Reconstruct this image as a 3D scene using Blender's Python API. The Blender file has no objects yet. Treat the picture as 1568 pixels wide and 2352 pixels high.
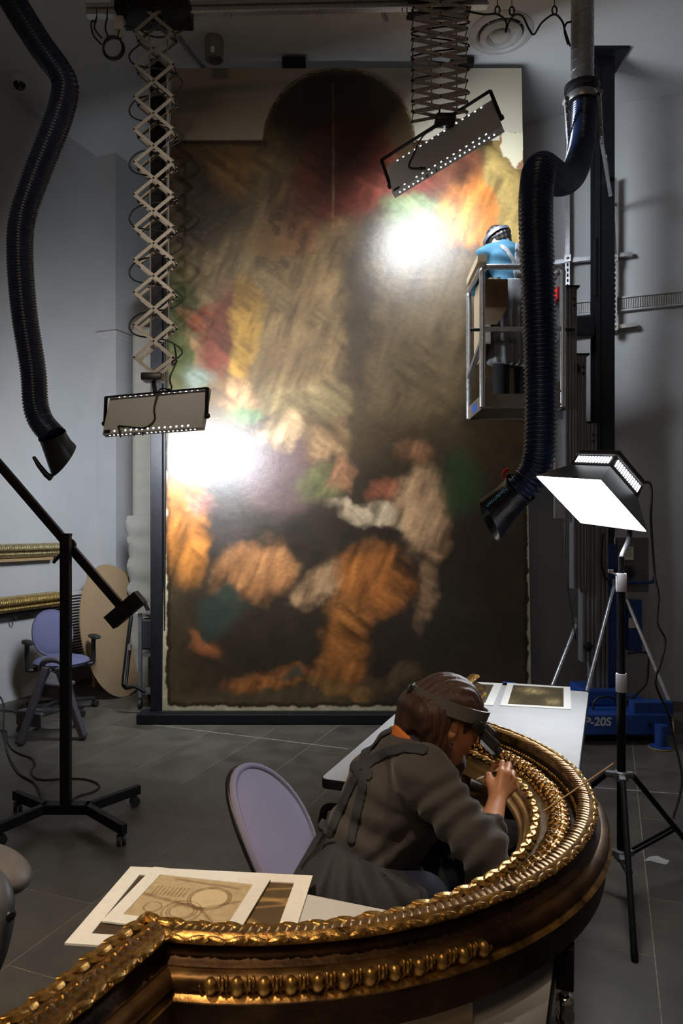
import bpy, bmesh, math, random
import numpy as np
from mathutils import Vector, Matrix, noise as mnoise

random.seed(7)
rng = np.random.default_rng(7)
SC = bpy.context.scene
COL = SC.collection
PI = math.pi

# ---------------------------------------------------------------- camera
EYE = 1.62            # camera height above the floor
FPX = 1620.0          # focal length in pixels of the 1568 x 2352 frame
HOR = 1215.0          # image row of the horizon
CEIL = 5.72
cam_data = bpy.data.cameras.new('camera')
cam_data.sensor_fit = 'HORIZONTAL'
cam_data.sensor_width = 24.0
cam_data.lens = 24.0 * FPX / 1568.0
cam_data.shift_y = (HOR - 1176.0) / 1568.0
cam_data.clip_start = 0.05
cam_data.dof.use_dof = True
cam_data.dof.focus_distance = 2.7
cam_data.dof.aperture_fstop = 9.0
cam = bpy.data.objects.new('camera', cam_data)
cam.location = (0, 0, EYE)
cam.rotation_euler = (PI / 2, 0, 0)
COL.objects.link(cam)
SC.camera = cam

# ---------------------------------------------------------------- world, exposure
w = bpy.data.worlds.new('world')
SC.world = w
w.use_nodes = True
w.node_tree.nodes['Background'].inputs[0].default_value = (0.9, 0.85, 0.8, 1)
w.node_tree.nodes['Background'].inputs[1].default_value = 0.0
SC.view_settings.view_transform = 'Standard'
SC.view_settings.look = 'None'
SC.view_settings.exposure = 0.0
SC.view_settings.gamma = 1.0
SC.view_settings.use_curve_mapping = False
SC.cycles.max_bounces = 6
SC.cycles.diffuse_bounces = 3
SC.cycles.glossy_bounces = 3
SC.cycles.sample_clamp_indirect = 4.0
SC.cycles.use_denoising = True
SC.cycles.caustics_reflective = False
SC.cycles.caustics_refractive = False

COOL = (0.80, 0.90, 1.0)
WARM = (1.0, 0.80, 0.58)


def light(name, kind, loc, aim, power, color, size=0.3, size_y=None, spot=None, blend=0.6):
    d = bpy.data.lights.new(name, kind)
    d.energy = power
    d.color = color
    if kind == 'AREA':
        d.size = size
        if size_y:
            d.shape = 'RECTANGLE'
            d.size_y = size_y
    else:
        d.shadow_soft_size = size
    if kind == 'SPOT':
        d.spot_size = math.radians(spot)
        d.spot_blend = blend
    o = bpy.data.objects.new(name, d)
    o.location = loc
    v = Vector(aim) - Vector(loc)
    o.rotation_euler = v.to_track_quat('-Z', 'Y').to_euler()
    COL.objects.link(o)
    return o


# warm ceiling track spots of the studio, all behind or above the frame
light('track_spot', 'SPOT', (-1.3, 0.1, 5.2), (-0.32, 1.60, 0.8), 700, WARM, 0.05, spot=19, blend=1.0)
light('track_spot', 'SPOT', (-0.6, -0.9, 5.3), (-0.75, 6.0, 3.5), 330, (1.0, .90, .78), 0.06, spot=30, blend=1.0)
light('track_spot', 'SPOT', (3.0, -0.6, 5.2), (1.05, 3.8, 2.9), 260, WARM, 0.06, spot=26, blend=1.0)
light('track_spot', 'SPOT', (-1.4, -0.9, 5.2), (-1.8, 4.8, 3.2), 230, WARM, 0.06, spot=36, blend=1.0)
light('track_spot', 'SPOT', (-2.4, -0.2, 5.2), (-1.5, 2.1, 0), 620, WARM, 0.06, spot=27, blend=1.0)
light('track_spot', 'SPOT', (0.9, 0.3, 5.2), (0.36, 1.85, .9), 250, WARM, 0.06, spot=17, blend=1.0)
# dim warm general lighting far behind the photographer
light('ceiling_panel', 'AREA', (-1.2, -2.4, 5.6), (-1.4, 0.5, 0), 44, (1.0, 0.72, 0.46), 2.2, 1.2)


# ---------------------------------------------------------------- placing helpers
def P(x, y, d):
    """world point seen at image position (x, y) when it stands d metres in front of the camera"""
    return Vector(((x - 784.0) / FPX * d, d, EYE - (y - HOR) / FPX * d))


def G(x, y, z=0.0):
    """world point at height z seen at image position (x, y)"""
    d = (EYE - z) * FPX / (y - HOR)
    return Vector(((x - 784.0) / FPX * d, d, z))


AA = math.radians(20.8)
AV = Vector((math.sin(AA), math.cos(AA), 0))      # room depth direction
BV = Vector((math.cos(AA), -math.sin(AA), 0))     # room width direction, to the right


def R(a, b, z=0.0):
    return AV * a + BV * b + Vector((0, 0, z))


ROT_ROOM = Matrix((BV, AV, Vector((0, 0, 1)))).transposed()   # columns b, a, z


# ---------------------------------------------------------------- tagging, linking
def tag(o, label=None, cat=None, group=None, kind=None):
    if label: o['label'] = label
    if cat: o['category'] = cat
    if group: o['group'] = group
    if kind: o['kind'] = kind
    return o


def thing(name, label, cat, loc=(0, 0, 0), rz=0.0, group=None):
    o = bpy.data.objects.new(name, None)
    o.empty_display_size = 0.05
    COL.objects.link(o)
    o.location = loc
    o.rotation_euler = (0, 0, rz)
    return tag(o, label, cat, group)


def origin_of(o):
    v = Vector((0, 0, 0))
    while o is not None:
        v += Vector(o.location)
        o = o.parent
    return v


def link(name, me, parent=None, mat=None, smooth=False, world=True):
    """link mesh me (world coordinates) as one object"""
    if mat is not None:
        me.materials.clear()
        me.materials.append(mat)
    if smooth is True:
        me.polygons.foreach_set('use_smooth', [True] * len(me.polygons))
    o = bpy.data.objects.new(name, me)
    COL.objects.link(o)
    if parent is not None:
        if world:
            v = origin_of(parent)
            me.transform(Matrix.Translation(-v))
        o.parent = parent
    elif world and len(me.vertices):
        # put the origin of a top-level mesh at its base
        co = np.empty(len(me.vertices) * 3)
        me.vertices.foreach_get('co', co)
        co = co.reshape(-1, 3)
        c = Vector(((co[:, 0].min() + co[:, 0].max()) / 2, (co[:, 1].min() + co[:, 1].max()) / 2, co[:, 2].min()))
        me.transform(Matrix.Translation(-c))
        o.location = c
    return o


def clone(o, parent=None):
    c = o.copy()
    COL.objects.link(c)
    if parent is not None:
        c.parent = parent
    for ch in list(o.children):
        clone(ch, c)
    return c


def smooth_by_angle(me, deg=35):
    bm = bmesh.new()
    bm.from_mesh(me)
    lim = math.radians(deg)
    for f in bm.faces:
        f.smooth = True
    for e in bm.edges:
        if len(e.link_faces) == 2:
            e.smooth = e.calc_face_angle(0) < lim
        else:
            e.smooth = False
    bm.to_mesh(me)
    bm.free()


class MB:
    """collects shapes and links them as one mesh"""

    def __init__(self):
        self.v = []
        self.f = []

    def add(self, vs, fs):
        n = len(self.v)
        self.v.extend([tuple(x) for x in vs])
        self.f.extend([tuple(i + n for i in q) for q in fs])
        return self

    def box(self, c, s, rot=None, bev=0.0):
        c = Vector(c)
        hx, hy, hz = s[0] / 2, s[1] / 2, s[2] / 2
        if bev <= 0:
            vs = [(-hx, -hy, -hz), (hx, -hy, -hz), (hx, hy, -hz), (-hx, hy, -hz),
                  (-hx, -hy, hz), (hx, -hy, hz), (hx, hy, hz), (-hx, hy, hz)]
            fs = [(0, 3, 2, 1), (4, 5, 6, 7), (0, 1, 5, 4), (1, 2, 6, 5), (2, 3, 7, 6), (3, 0, 4, 7)]
        else:
            b = min(bev, hx * .9, hy * .9, hz * .9)
            bm = bmesh.new()
            bmesh.ops.create_cube(bm, size=1.0)
            for q in bm.verts:
                q.co = Vector((q.co.x * 2 * hx, q.co.y * 2 * hy, q.co.z * 2 * hz))
            bmesh.ops.bevel(bm, geom=list(bm.edges), offset=b, segments=2, affect='EDGES', profile=0.5)
            bm.verts.index_update()
            vs = [tuple(q.co) for q in bm.verts]
            fs = [tuple(q.index for q in f.verts) for f in bm.faces]
            bm.free()
        if rot is not None:
            vs = [rot @ Vector(q) for q in vs]
        return self.add([Vector(q) + c for q in vs], fs)

    def bar(self, p0, p1, w, h, up=(0, 0, 1), bev=0.0):
        p0, p1 = Vector(p0), Vector(p1)
        d = p1 - p0
        L = d.length
        x = d.normalized()
        u = Vector(up)
        y = u.cross(x)
        if y.length < 1e-4:
            y = Vector((0, 1, 0)).cross(x)
            if y.length < 1e-4:
                y = Vector((1, 0, 0)).cross(x)
        y.normalize()
        z = x.cross(y)
        m = Matrix((x, y, z)).transposed()
        return self.box((p0 + p1) / 2, (L, w, h), m, bev)

    def tube(self, pts, r, seg=12, caps=True, closed=False):
        pts = [Vector(p) for p in pts]
        n = len(pts)
        rs = r if isinstance(r, (list, tuple, np.ndarray)) else [r] * n
        vs = []
        fs = []
        prev = None
        for i, p in enumerate(pts):
            if closed:
                t = pts[(i + 1) % n] - pts[i - 1]
            else:
                t = pts[min(i + 1, n - 1)] - pts[max(i - 1, 0)]
            if t.length < 1e-9:
                t = Vector((0, 0, 1))
            t.normalize()
            if prev is None:
                ref = Vector((0, 0, 1)) if abs(t.z) < .9 else Vector((1, 0, 0))
                u = t.cross(ref).normalized()
            else:
                u = prev - t * prev.dot(t)
                u.normalize()
            prev = u
            v = t.cross(u)
            for k in range(seg):
                a = 2 * PI * k / seg
                vs.append(p + (u * math.cos(a) + v * math.sin(a)) * float(rs[i]))
        m = n if closed else n - 1
        for i in range(m):
            j = (i + 1) % n
            for k in range(seg):
                l = (k + 1) % seg
                fs.append((i * seg + k, i * seg + l, j * seg + l, j * seg + k))
        if caps and not closed:
            fs.append(tuple(range(seg - 1, -1, -1)))
            fs.append(tuple((n - 1) * seg + k for k in range(seg)))
        return self.add(vs, fs)

    def cyl(self, p0, p1, r, seg=16, r1=None):
        return self.tube([p0, p1], [r, r if r1 is None else r1], seg)

    def lathe(self, prof, c, axis=(0, 0, 1), seg=32):
        """prof: (radius, height) pairs along axis from c"""
        c = Vector(c)
        z = Vector(axis).normalized()
        x = z.orthogonal().normalized()
        y = z.cross(x)
        vs = []
        fs = []
        for (r, h) in prof:
            for k in range(seg):
                a = 2 * PI * k / seg
                vs.append(c + z * h + (x * math.cos(a) + y * math.sin(a)) * r)
        for i in range(len(prof) - 1):
            for k in range(seg):
                l = (k + 1) % seg
                fs.append((i * seg + k, i * seg + l, (i + 1) * seg + l, (i + 1) * seg + k))
        if prof[0][0] > 1e-6:
            fs.append(tuple(range(seg - 1, -1, -1)))
        if prof[-1][0] > 1e-6:
            fs.append(tuple((len(prof) - 1) * seg + k for k in range(seg)))
        return self.add(vs, fs)

    def ball(self, c, r, seg=16, rings=10, rot=None):
        c = Vector(c)
        rx, ry, rz = r if isinstance(r, (list, tuple)) else (r, r, r)
        vs = [(0, 0, rz)]
        for i in range(1, rings):
            t = PI * i / rings
            for k in range(seg):
                a = 2 * PI * k / seg
                vs.append((rx * math.sin(t) * math.cos(a), ry * math.sin(t) * math.sin(a), rz * math.cos(t)))
        vs.append((0, 0, -rz))
        fs = []
        for k in range(seg):
            fs.append((0, 1 + k, 1 + (k + 1) % seg))
        for i in range(rings - 2):
            for k in range(seg):
                l = (k + 1) % seg
                a = 1 + i * seg
                fs.append((a + k, a + seg + k, a + seg + l, a + l))
        b = 1 + (rings - 2) * seg
        for k in range(seg):
            fs.append((b + k, len(vs) - 1, b + (k + 1) % seg))
        if rot is not None:
            vs = [rot @ Vector(q) for q in vs]
        return self.add([Vector(q) + c for q in vs], fs)

    def prism(self, poly, off):
        """closed polygon (3D points) extruded by off"""
        off = Vector(off)
        n = len(poly)
        vs = [Vector(p) for p in poly] + [Vector(p) + off for p in poly]
        fs = [tuple(range(n - 1, -1, -1)), tuple(range(n, 2 * n))]
        for i in range(n):
            j = (i + 1) % n
            fs.append((i, j, n + j, n + i))
        return self.add(vs, fs)

    def mesh(self, name):
        me = bpy.data.meshes.new(name)
        me.from_pydata(self.v, [], self.f)
        me.validate()
        bm = bmesh.new()
        bm.from_mesh(me)
        bmesh.ops.recalc_face_normals(bm, faces=bm.faces)
        bm.to_mesh(me)
        bm.free()
        return me

    def build(self, name, mat, parent=None, smooth=None, world=True):
        me = self.mesh(name)
        if smooth is not None and smooth is not False:
            smooth_by_angle(me, 40 if smooth is True else smooth)
        return link(name, me, parent, mat, False, world)


def catmull(pts, n=8, closed=False):
    pts = [Vector(p) for p in pts]
    out = []
    m = len(pts)
    rngs = range(m) if closed else range(m - 1)
    for i in rngs:
        if closed:
            p0, p1, p2, p3 = pts[i - 1], pts[i], pts[(i + 1) % m], pts[(i + 2) % m]
        else:
            p0, p1, p2, p3 = pts[max(i - 1, 0)], pts[i], pts[i + 1], pts[min(i + 2, m - 1)]
        for k in range(n):
            t = k / n
            out.append(0.5 * ((2 * p1) + (-p0 + p2) * t + (2 * p0 - 5 * p1 + 4 * p2 - p3) * t * t
                              + (-p0 + 3 * p1 - 3 * p2 + p3) * t ** 3))
    if not closed:
        out.append(pts[-1])
    return out


def resample(pts, step):
    pts = [Vector(p) for p in pts]
    d = [0.0]
    for i in range(1, len(pts)):
        d.append(d[-1] + (pts[i] - pts[i - 1]).length)
    n = max(2, int(round(d[-1] / step)) + 1)
    out = []
    j = 0
    for k in range(n):
        s = d[-1] * k / (n - 1)
        while j < len(d) - 2 and d[j + 1] < s:
            j += 1
        t = 0 if d[j + 1] == d[j] else (s - d[j]) / (d[j + 1] - d[j])
        out.append(pts[j].lerp(pts[j + 1], min(1, max(0, t))))
    return out


# ---------------------------------------------------------------- materials
MATS = {}


def M(name, col, rough=0.5, metal=0.0, var=0.12, scale=18.0, bump=0.0, bscale=None, coat=0.0, spec=0.5,
      col2=None, stretch=None, detail=4.0, sheen=0.0, trans=0.0, rvar=0.0):
    if name in MATS:
        return MATS[name]
    m = bpy.data.materials.new(name)
    m.use_nodes = True
    nt = m.node_tree
    b = nt.nodes['Principled BSDF']
    b.inputs['Roughness'].default_value = rough
    b.inputs['Metallic'].default_value = metal
    b.inputs['Specular IOR Level'].default_value = spec
    b.inputs['Coat Weight'].default_value = coat
    b.inputs['Transmission Weight'].default_value = trans
    if sheen:
        b.inputs['Sheen Weight'].default_value = sheen
    tc = nt.nodes.new('ShaderNodeTexCoord')
    mp = nt.nodes.new('ShaderNodeMapping')
    if stretch:
        mp.inputs['Scale'].default_value = stretch
    nt.links.new(tc.outputs['Object'], mp.inputs['Vector'])
    nz = nt.nodes.new('ShaderNodeTexNoise')
    nz.inputs['Scale'].default_value = scale
    nz.inputs['Detail'].default_value = detail
    nt.links.new(mp.outputs['Vector'], nz.inputs['Vector'])
    rp = nt.nodes.new('ShaderNodeValToRGB')
    c = Vector(col)
    c2 = Vector(col2) if col2 else c * (1 + var)
    c1 = c * (1 - var) if not col2 else c
    rp.color_ramp.elements[0].position = 0.32
    rp.color_ramp.elements[1].position = 0.68
    rp.color_ramp.elements[0].color = (*c1, 1)
    rp.color_ramp.elements[1].color = (*c2, 1)
    nt.links.new(nz.outputs['Fac'], rp.inputs['Fac'])
    nt.links.new(rp.outputs['Color'], b.inputs['Base Color'])
    if rvar:
        mr = nt.nodes.new('ShaderNodeMapRange')
        mr.inputs['To Min'].default_value = max(0.02, rough - rvar)
        mr.inputs['To Max'].default_value = min(1.0, rough + rvar)
        nt.links.new(nz.outputs['Fac'], mr.inputs['Value'])
        nt.links.new(mr.outputs['Result'], b.inputs['Roughness'])
    if bump:
        n2 = nz
        if bscale:
            n2 = nt.nodes.new('ShaderNodeTexNoise')
            n2.inputs['Scale'].default_value = bscale
            n2.inputs['Detail'].default_value = 6
            nt.links.new(mp.outputs['Vector'], n2.inputs['Vector'])
        bp = nt.nodes.new('ShaderNodeBump')
        bp.inputs['Strength'].default_value = min(1.0, bump)
        bp.inputs['Distance'].default_value = 0.004
        nt.links.new(n2.outputs['Fac'], bp.inputs['Height'])
        nt.links.new(bp.outputs['Normal'], b.inputs['Normal'])
    MATS[name] = m
    return m


def EM(name, col, strength):
    if name in MATS:
        return MATS[name]
    m = bpy.data.materials.new(name)
    m.use_nodes = True
    nt = m.node_tree
    b = nt.nodes['Principled BSDF']
    b.inputs['Base Color'].default_value = (0.8, 0.8, 0.8, 1)
    b.inputs['Emission Color'].default_value = (*col, 1)
    b.inputs['Emission Strength'].default_value = strength
    MATS[name] = m
    return m


m_wall = M('wall_paint', (0.50, 0.50, 0.51), 0.75, var=0.03, scale=3, bump=0.06, bscale=220)
m_ceil = M('ceiling_paint', (0.62, 0.62, 0.62), 0.85, var=0.02, scale=2, bump=0.04, bscale=200)
m_trimw = M('trim_paint', (0.52, 0.52, 0.52), 0.5, var=0.03)
m_grout = M('grout', (0.26, 0.22, 0.17), 0.9, var=0.3, scale=30)
m_black = M('black_steel', (0.007, 0.007, 0.0085), 0.5, metal=0.0, spec=.22, var=0.3, scale=25, bump=0.03, bscale=300)
m_blackp = M('black_plastic', (0.012, 0.012, 0.013), 0.42, var=0.25, scale=30)
m_rubber = M('black_rubber', (0.014, 0.014, 0.015), 0.6, var=0.3, scale=40)
m_cable = M('cable_rubber', (0.010, 0.010, 0.011), 0.45, var=0.2)
m_steel = M('galvanised_steel', (0.42, 0.43, 0.45), 0.38, metal=0.85, var=0.18, scale=60, rvar=0.1)
m_alu = M('aluminium', (0.62, 0.63, 0.65), 0.30, metal=0.85, var=0.10, scale=30, rvar=0.08)
m_alud = M('extruded_aluminium', (0.30, 0.30, 0.32), 0.42, metal=0.7, var=0.12, scale=20, stretch=(8, 8, 0.4))
m_chrome = M('chrome', (0.8, 0.8, 0.82), 0.12, metal=1.0, var=0.05)
m_scissor = M('scissor_steel', (0.34, 0.315, 0.285), 0.45, metal=0.35, var=0.12, scale=30)
m_lampgrey = M('lamp_grey_steel', (0.64, 0.64, 0.64), 0.5, metal=0.1, var=0.04, scale=300)
m_white = M('white_laminate', (0.58, 0.58, 0.58), 0.38, var=0.04, scale=9)
m_board = M('mat_board', (0.82, 0.80, 0.74), 0.8, var=0.03, scale=60)
m_blue = M('blue_paint', (0.018, 0.060, 0.26), 0.40, var=0.15, scale=14)
m_lilac = M('lilac_fabric', (0.27, 0.25, 0.37), 0.9, var=0.10, scale=420, bump=0.15, bscale=600)
m_wood = M('plywood', (0.46, 0.31, 0.16), 0.6, col2=(0.36, 0.23, 0.11), scale=14, stretch=(1, 1, 9), bump=0.05)
m_ply = M('pale_wood', (0.50, 0.39, 0.25), 0.6, col2=(0.42, 0.31, 0.19), scale=10, stretch=(2, 9, 2))
m_skin = M('skin', (0.70, 0.33, 0.175), 0.5, var=0.10, scale=30, bump=0.05, bscale=260)
m_red = M('red_plastic', (0.62, 0.02, 0.025), 0.4, var=0.08)
m_bluetape = M('blue_tape', (0.03, 0.09, 0.42), 0.6, var=0.1)
# ================================================================ THE ROOM
B0, B1, A0, A1 = -5.276, 2.6, -3.6, 7.32      # room extents along width (b) and depth (a)


def rbox(mb, a0, a1, b0, b1, z0, z1, bev=0.0):
    return mb.box(R((a0 + a1) / 2, (b0 + b1) / 2, (z0 + z1) / 2), (b1 - b0, a1 - a0, z1 - z0), ROT_ROOM, bev)


def struct(name, mb, mat, label=None):
    return tag(mb.build(name, mat), label, None, None, 'structure')


def slate_mat():
    m = M('slate_tile', (0.075, 0.066, 0.052), 0.44, var=0.26, scale=6, bump=0.10, bscale=34, detail=8, rvar=0.10)
    nt = m.node_tree
    b = nt.nodes['Principled BSDF']
    src = b.inputs['Base Color'].links[0].from_socket
    oi = nt.nodes.new('ShaderNodeObjectInfo')
    mr = nt.nodes.new('ShaderNodeMapRange')
    mr.inputs['To Min'].default_value = 0.82
    mr.inputs['To Max'].default_value = 1.2
    nt.links.new(oi.outputs['Random'], mr.inputs['Value'])
    mx = nt.nodes.new('ShaderNodeMix')
    mx.data_type = 'RGBA'
    mx.blend_type = 'MULTIPLY'
    mx.inputs[0].default_value = 1.0
    nt.links.new(src, mx.inputs[6])
    nt.links.new(mr.outputs['Result'], mx.inputs[7])
    nt.links.new(mx.outputs[2], b.inputs['Base Color'])
    return m


m_slate = slate_mat()
mb = MB()
rbox(mb, A0 - .2, A1 + .2, B0 - .2, B1 + .2, -0.14, -0.0012)
floor = struct('floor', mb, m_grout, 'floor of large dark slate tiles in running bond with thin joints')
TW, TL, TA = 0.45, 0.914, 2.468
row0 = int(math.floor((B0 + 2.09) / TW))
for k in range(row0, int(math.ceil((B1 + 2.09) / TW))):
    b0, b1 = -2.09 + TW * (k - 1), -2.09 + TW * k
    off = TA + (0.457 if (k % 2) else 0.0)
    j0 = int(math.floor((-0.6 - off) / TL))
    for j in range(j0, int(math.ceil((A1 - off) / TL))):
        a0, a1 = max(off + TL * j, A0), min(off + TL * (j + 1), A1 - 0.004)
        bb0, bb1 = max(b0, B0 + 0.004), min(b1, B1 - 0.004)
        if a1 - a0 < 0.03 or bb1 - bb0 < 0.03:
            continue
        t = MB()
        g = 0.0022
        rbox(t, a0 + g, a1 - g, bb0 + g, bb1 - g, -0.012, random.uniform(-0.0006, 0.0))
        t.build('tile', m_slate, floor)

mb = MB()
rbox(mb, A0 - .2, A1 + .2, B0 - .2, B1 + .2, CEIL, CEIL + .2)
struct('ceiling', mb, m_ceil, 'flat off-white studio ceiling')
mb = MB()
rbox(mb, A0, A1 + .2, B0 - .2, B0, -0.1, CEIL)
rbox(mb, 6.31, A1, B0, -5.03, 0, CEIL)                     # pier in the far left corner
rbox(mb, 6.292, A1, B0, -5.010, 0, 3.74)
struct('wall_left', mb, m_wall, 'pale grey left wall with a projecting pier at its far end')
mb = MB()
rbox(mb, 6.275, A1, B0, -4.992, 3.74, 3.775)
rbox(mb, 6.284, A1, B0, -5.001, 3.70, 3.74)
struct('trim_1', mb, m_trimw, 'thin moulded ledge capping the lower half of the pier')
mb = MB()
rbox(mb, A1, A1 + .2, B0, B1, -0.1, CEIL)
struct('wall_back', mb, m_wall, 'grey back wall behind the painting')
mb = MB()
rbox(mb, A0, A1 + .2, B1, B1 + .2, -0.1, CEIL)
struct('wall_right', mb, m_wall)
mb = MB()
rbox(mb, A0 - .2, A0, B0 - .2, B1 + .2, -0.1, CEIL)
struct('wall_front', mb, m_wall)
# ribbed air slot running along the back wall
mb = MB()
rbox(mb, A1 - .02, A1, -1.3, B1, 3.725, 3.835)
rbox(mb, A1 - .045, A1, -1.3, B1, 3.835, 3.850)
rbox(mb, A1 - .045, A1, -1.3, B1, 3.710, 3.725)
slot = struct('trim_2', mb, m_trimw, 'long ribbed air slot across the back wall')
mb = MB()
n = 190
for i in range(n):
    b = -1.29 + (B1 + 1.28) * i / n
    rbox(mb, A1 - .034, A1 - .02, b, b + .009, 3.735, 3.828)
tag(mb.build('slot_rib', m_trimw, slot), kind='stuff')

# ================================================================ THE BIG PAINTING ON ITS EASEL
PB = Vector((0, 5.95, 0.088))
PT = Vector((0, 6.15, 5.640))
PH = (PT - PB).length
PV = (PT - PB).normalized()
PN = Vector((1, 0, 0)).cross(PV).normalized()      # towards the camera: (0,-,+)
if PN.y > 0:
    PN = -PN
PX0, PX1 = -1.513, 1.600


def pic_pt(x, v, off=0.0):
    return Vector((x, 0, 0)) + PB + PV * v + PN * off


paint = thing('altar_painting', 'huge old painting with a round arched top standing on a black easel', 'painting', (0, 5.95, 0.088))
mb = MB()
mb.prism([pic_pt(PX0, 0, -.02), pic_pt(PX1, 0, -.02), pic_pt(PX1 - .03, PH, -.02), pic_pt(PX0 + .03, PH, -.02)], PN * .018)
m_panel = M('primed_panel', (0.40, 0.35, 0.27), 0.85, var=0.06, scale=2.2, bump=0.08, bscale=260)
mb.build('support_panel', m_panel, paint)


def smoothstep(e0, e1, x):
    t = np.clip((x - e0) / (e1 - e0 + 1e-9), 0, 1)
    return t * t * (3 - 2 * t)


def fnoise(x, y, seed, octaves=4):
    """value noise on arrays"""
    r = np.random.default_rng(seed)
    out = np.zeros_like(x)
    amp = 1.0
    tot = 0
    for o in range(octaves):
        tab = r.random((64, 64))
        xi = np.floor(x).astype(int)
        yi = np.floor(y).astype(int)
        fx = x - xi
        fy = y - yi
        fx = fx * fx * (3 - 2 * fx)
        fy = fy * fy * (3 - 2 * fy)
        a = tab[xi % 64, yi % 64]
        b = tab[(xi + 1) % 64, yi % 64]
        c = tab[xi % 64, (yi + 1) % 64]
        d = tab[(xi + 1) % 64, (yi + 1) % 64]
        out += amp * ((a * (1 - fx) + b * fx) * (1 - fy) + (c * (1 - fx) + d * fx) * fy)
        tot += amp
        amp *= 0.5
        x = x * 2.03 + 7.1
        y = y * 2.03 + 3.3
    return out / tot - 0.5


def paint_colours(X, Y):
    """a loose, generic arrangement of old-master colours: soft patches only"""
    wx = X + 70 * fnoise(X / 95, Y / 95, 1) + 34 * fnoise(X / 34, Y / 34, 2) + 10 * fnoise(X / 12, Y / 12, 5)
    wy = Y + 70 * fnoise(X / 95, Y / 95, 3) + 34 * fnoise(X / 34, Y / 34, 4) + 10 * fnoise(X / 12, Y / 12, 6)
    C = np.zeros(X.shape + (3,))
    C[:] = (0.085, 0.068, 0.042)

    def blob(x, y, rx, ry, col, ang=0.0, soft=0.55, a=1.0, p=2.0):
        t = math.radians(ang)
        dx, dy = wx - x, wy - y
        u = (dx * math.cos(t) + dy * math.sin(t)) / rx
        v = (-dx * math.sin(t) + dy * math.cos(t)) / ry
        r = (np.abs(u) ** p + np.abs(v) ** p) ** (1 / p)
        m = (1 - smoothstep(1 - soft, 1 + soft * .6, r)) * a
        C[:] = C * (1 - m[..., None]) + np.array(col) * m[..., None]

    # sky and upright masses
    blob(500, 560, 150, 330, (0.22, 0.19, 0.12), 0, .35, 1, 4)
    blob(470, 470, 95, 120, (0.060, 0.058, 0.048), 20, .6)
    blob(525, 390, 55, 60, (0.30, 0.20, 0.075), 10, .7, .8)
    blob(540, 640, 70, 90, (0.30, 0.27, 0.18), 0, .8, .8)
    blob(720, 660, 112, 260, (0.25, 0.20, 0.12), 0, .22, 1, 6)
    blob(690, 620, 50, 200, (0.33, 0.26, 0.15), 0, .8, .7, 3)
    blob(940, 760, 150, 210, (0.17, 0.145, 0.095), 0, .3, 1, 5)
    blob(830, 720, 40, 260, (0.06, 0.05, 0.035), 0, .6, .9, 4)
    blob(780, 250, 150, 110, (0.030, 0.022, 0.018), 0, .5)
    blob(900, 240, 60, 120, (0.085, 0.075, 0.05), 0, .7, .7)
    blob(800, 410, 145, 110, (0.150, 0.040, 0.032), -14, .35)
    blob(800, 360, 85, 80, (0.055, 0.016, 0.015), -20, .6)
    blob(930, 420, 100, 45, (0.23, 0.07, 0.06), -10, .5)
    blob(690, 520, 60, 70, (0.20, 0.09, 0.055), 0, .6, .8)
    blob(940, 500, 70, 55, (0.22, 0.34, 0.22), 0, .45)
    blob(1075, 470, 72, 85, (0.62, 0.27, 0.07), 30, .4)
    blob(1060, 375, 62, 50, (0.16, 0.07, 0.05), 10, .5)
    blob(1165, 470, 45, 160, (0.40, 0.35, 0.16), 0, .4, 1, 4)
    blob(1140, 640, 80, 80, (0.17, 0.14, 0.07), 0, .6)
    # left middle
    blob(398, 760, 34, 190, (0.050, 0.075, 0.028), 0, .5, 1, 3)
    blob(500, 770, 60, 120, (0.150, 0.045, 0.035), 12, .45)
    blob(450, 715, 38, 30, (0.22, 0.08, 0.05), -15, .5)
    blob(565, 760, 40, 110, (0.38, 0.26, 0.065), 0, .4)
    blob(440, 875, 44, 34, (0.15, 0.22, 0.24), 0, .6)
    blob(560, 900, 44, 45, (0.42, 0.30, 0.20), 0, .5)
    blob(560, 935, 40, 24, (0.14, 0.26, 0.14), 0, .5)
    blob(705, 915, 110, 50, (0.26, 0.235, 0.145), 0, .3, 1, 4)
    # lower half: deep dark ground with warm and pale masses
    blob(790, 1330, 440, 300, (0.040, 0.034, 0.026), 0, .35, 1, 4)
    blob(425, 1190, 60, 150, (0.50, 0.23, 0.055), 8, .4)
    blob(475, 1160, 40, 30, (0.42, 0.22, 0.20), 0, .6)
    blob(450, 1050, 70, 50, (0.10, 0.09, 0.10), 0, .7)
    blob(520, 1210, 52, 90, (0.055, 0.050, 0.055), 0, .5)
    blob(640, 1090, 88, 110, (0.115, 0.080, 0.100), -18, .4)
    blob(640, 985, 46, 30, (0.50, 0.42, 0.30), -10, .6)
    blob(745, 1010, 60, 50, (0.30, 0.22, 0.14), 0, .7)
    blob(735, 1110, 50, 46, (0.17, 0.20, 0.10), 0, .6)
    blob(790, 1085, 30, 44, (0.34, 0.20, 0.13), 0, .7)
    blob(850, 1175, 90, 28, (0.56, 0.52, 0.44), 8, .5)
    blob(965, 1165, 62, 95, (0.60, 0.44, 0.31), 10, .45)
    blob(985, 1330, 26, 120, (0.40, 0.28, 0.19), 8, .6)
    blob(1060, 1110, 58, 70, (0.040, 0.085, 0.042), 0, .5)
    blob(960, 1040, 40, 30, (0.22, 0.13, 0.08), 0, .7)
    blob(885, 1120, 32, 32, (0.34, 0.14, 0.09), 0, .6)
    blob(575, 1310, 95, 62, (0.46, 0.25, 0.12), -12, .45)
    blob(665, 1240, 42, 40, (0.030, 0.022, 0.018), 0, .6)
    blob(500, 1390, 45, 70, (0.040, 0.065, 0.062), 20, .5)
    blob(735, 1340, 70, 40, (0.52, 0.38, 0.25), -20, .5)
    blob(860, 1330, 95, 82, (0.48, 0.20, 0.055), 14, .4)
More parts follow.
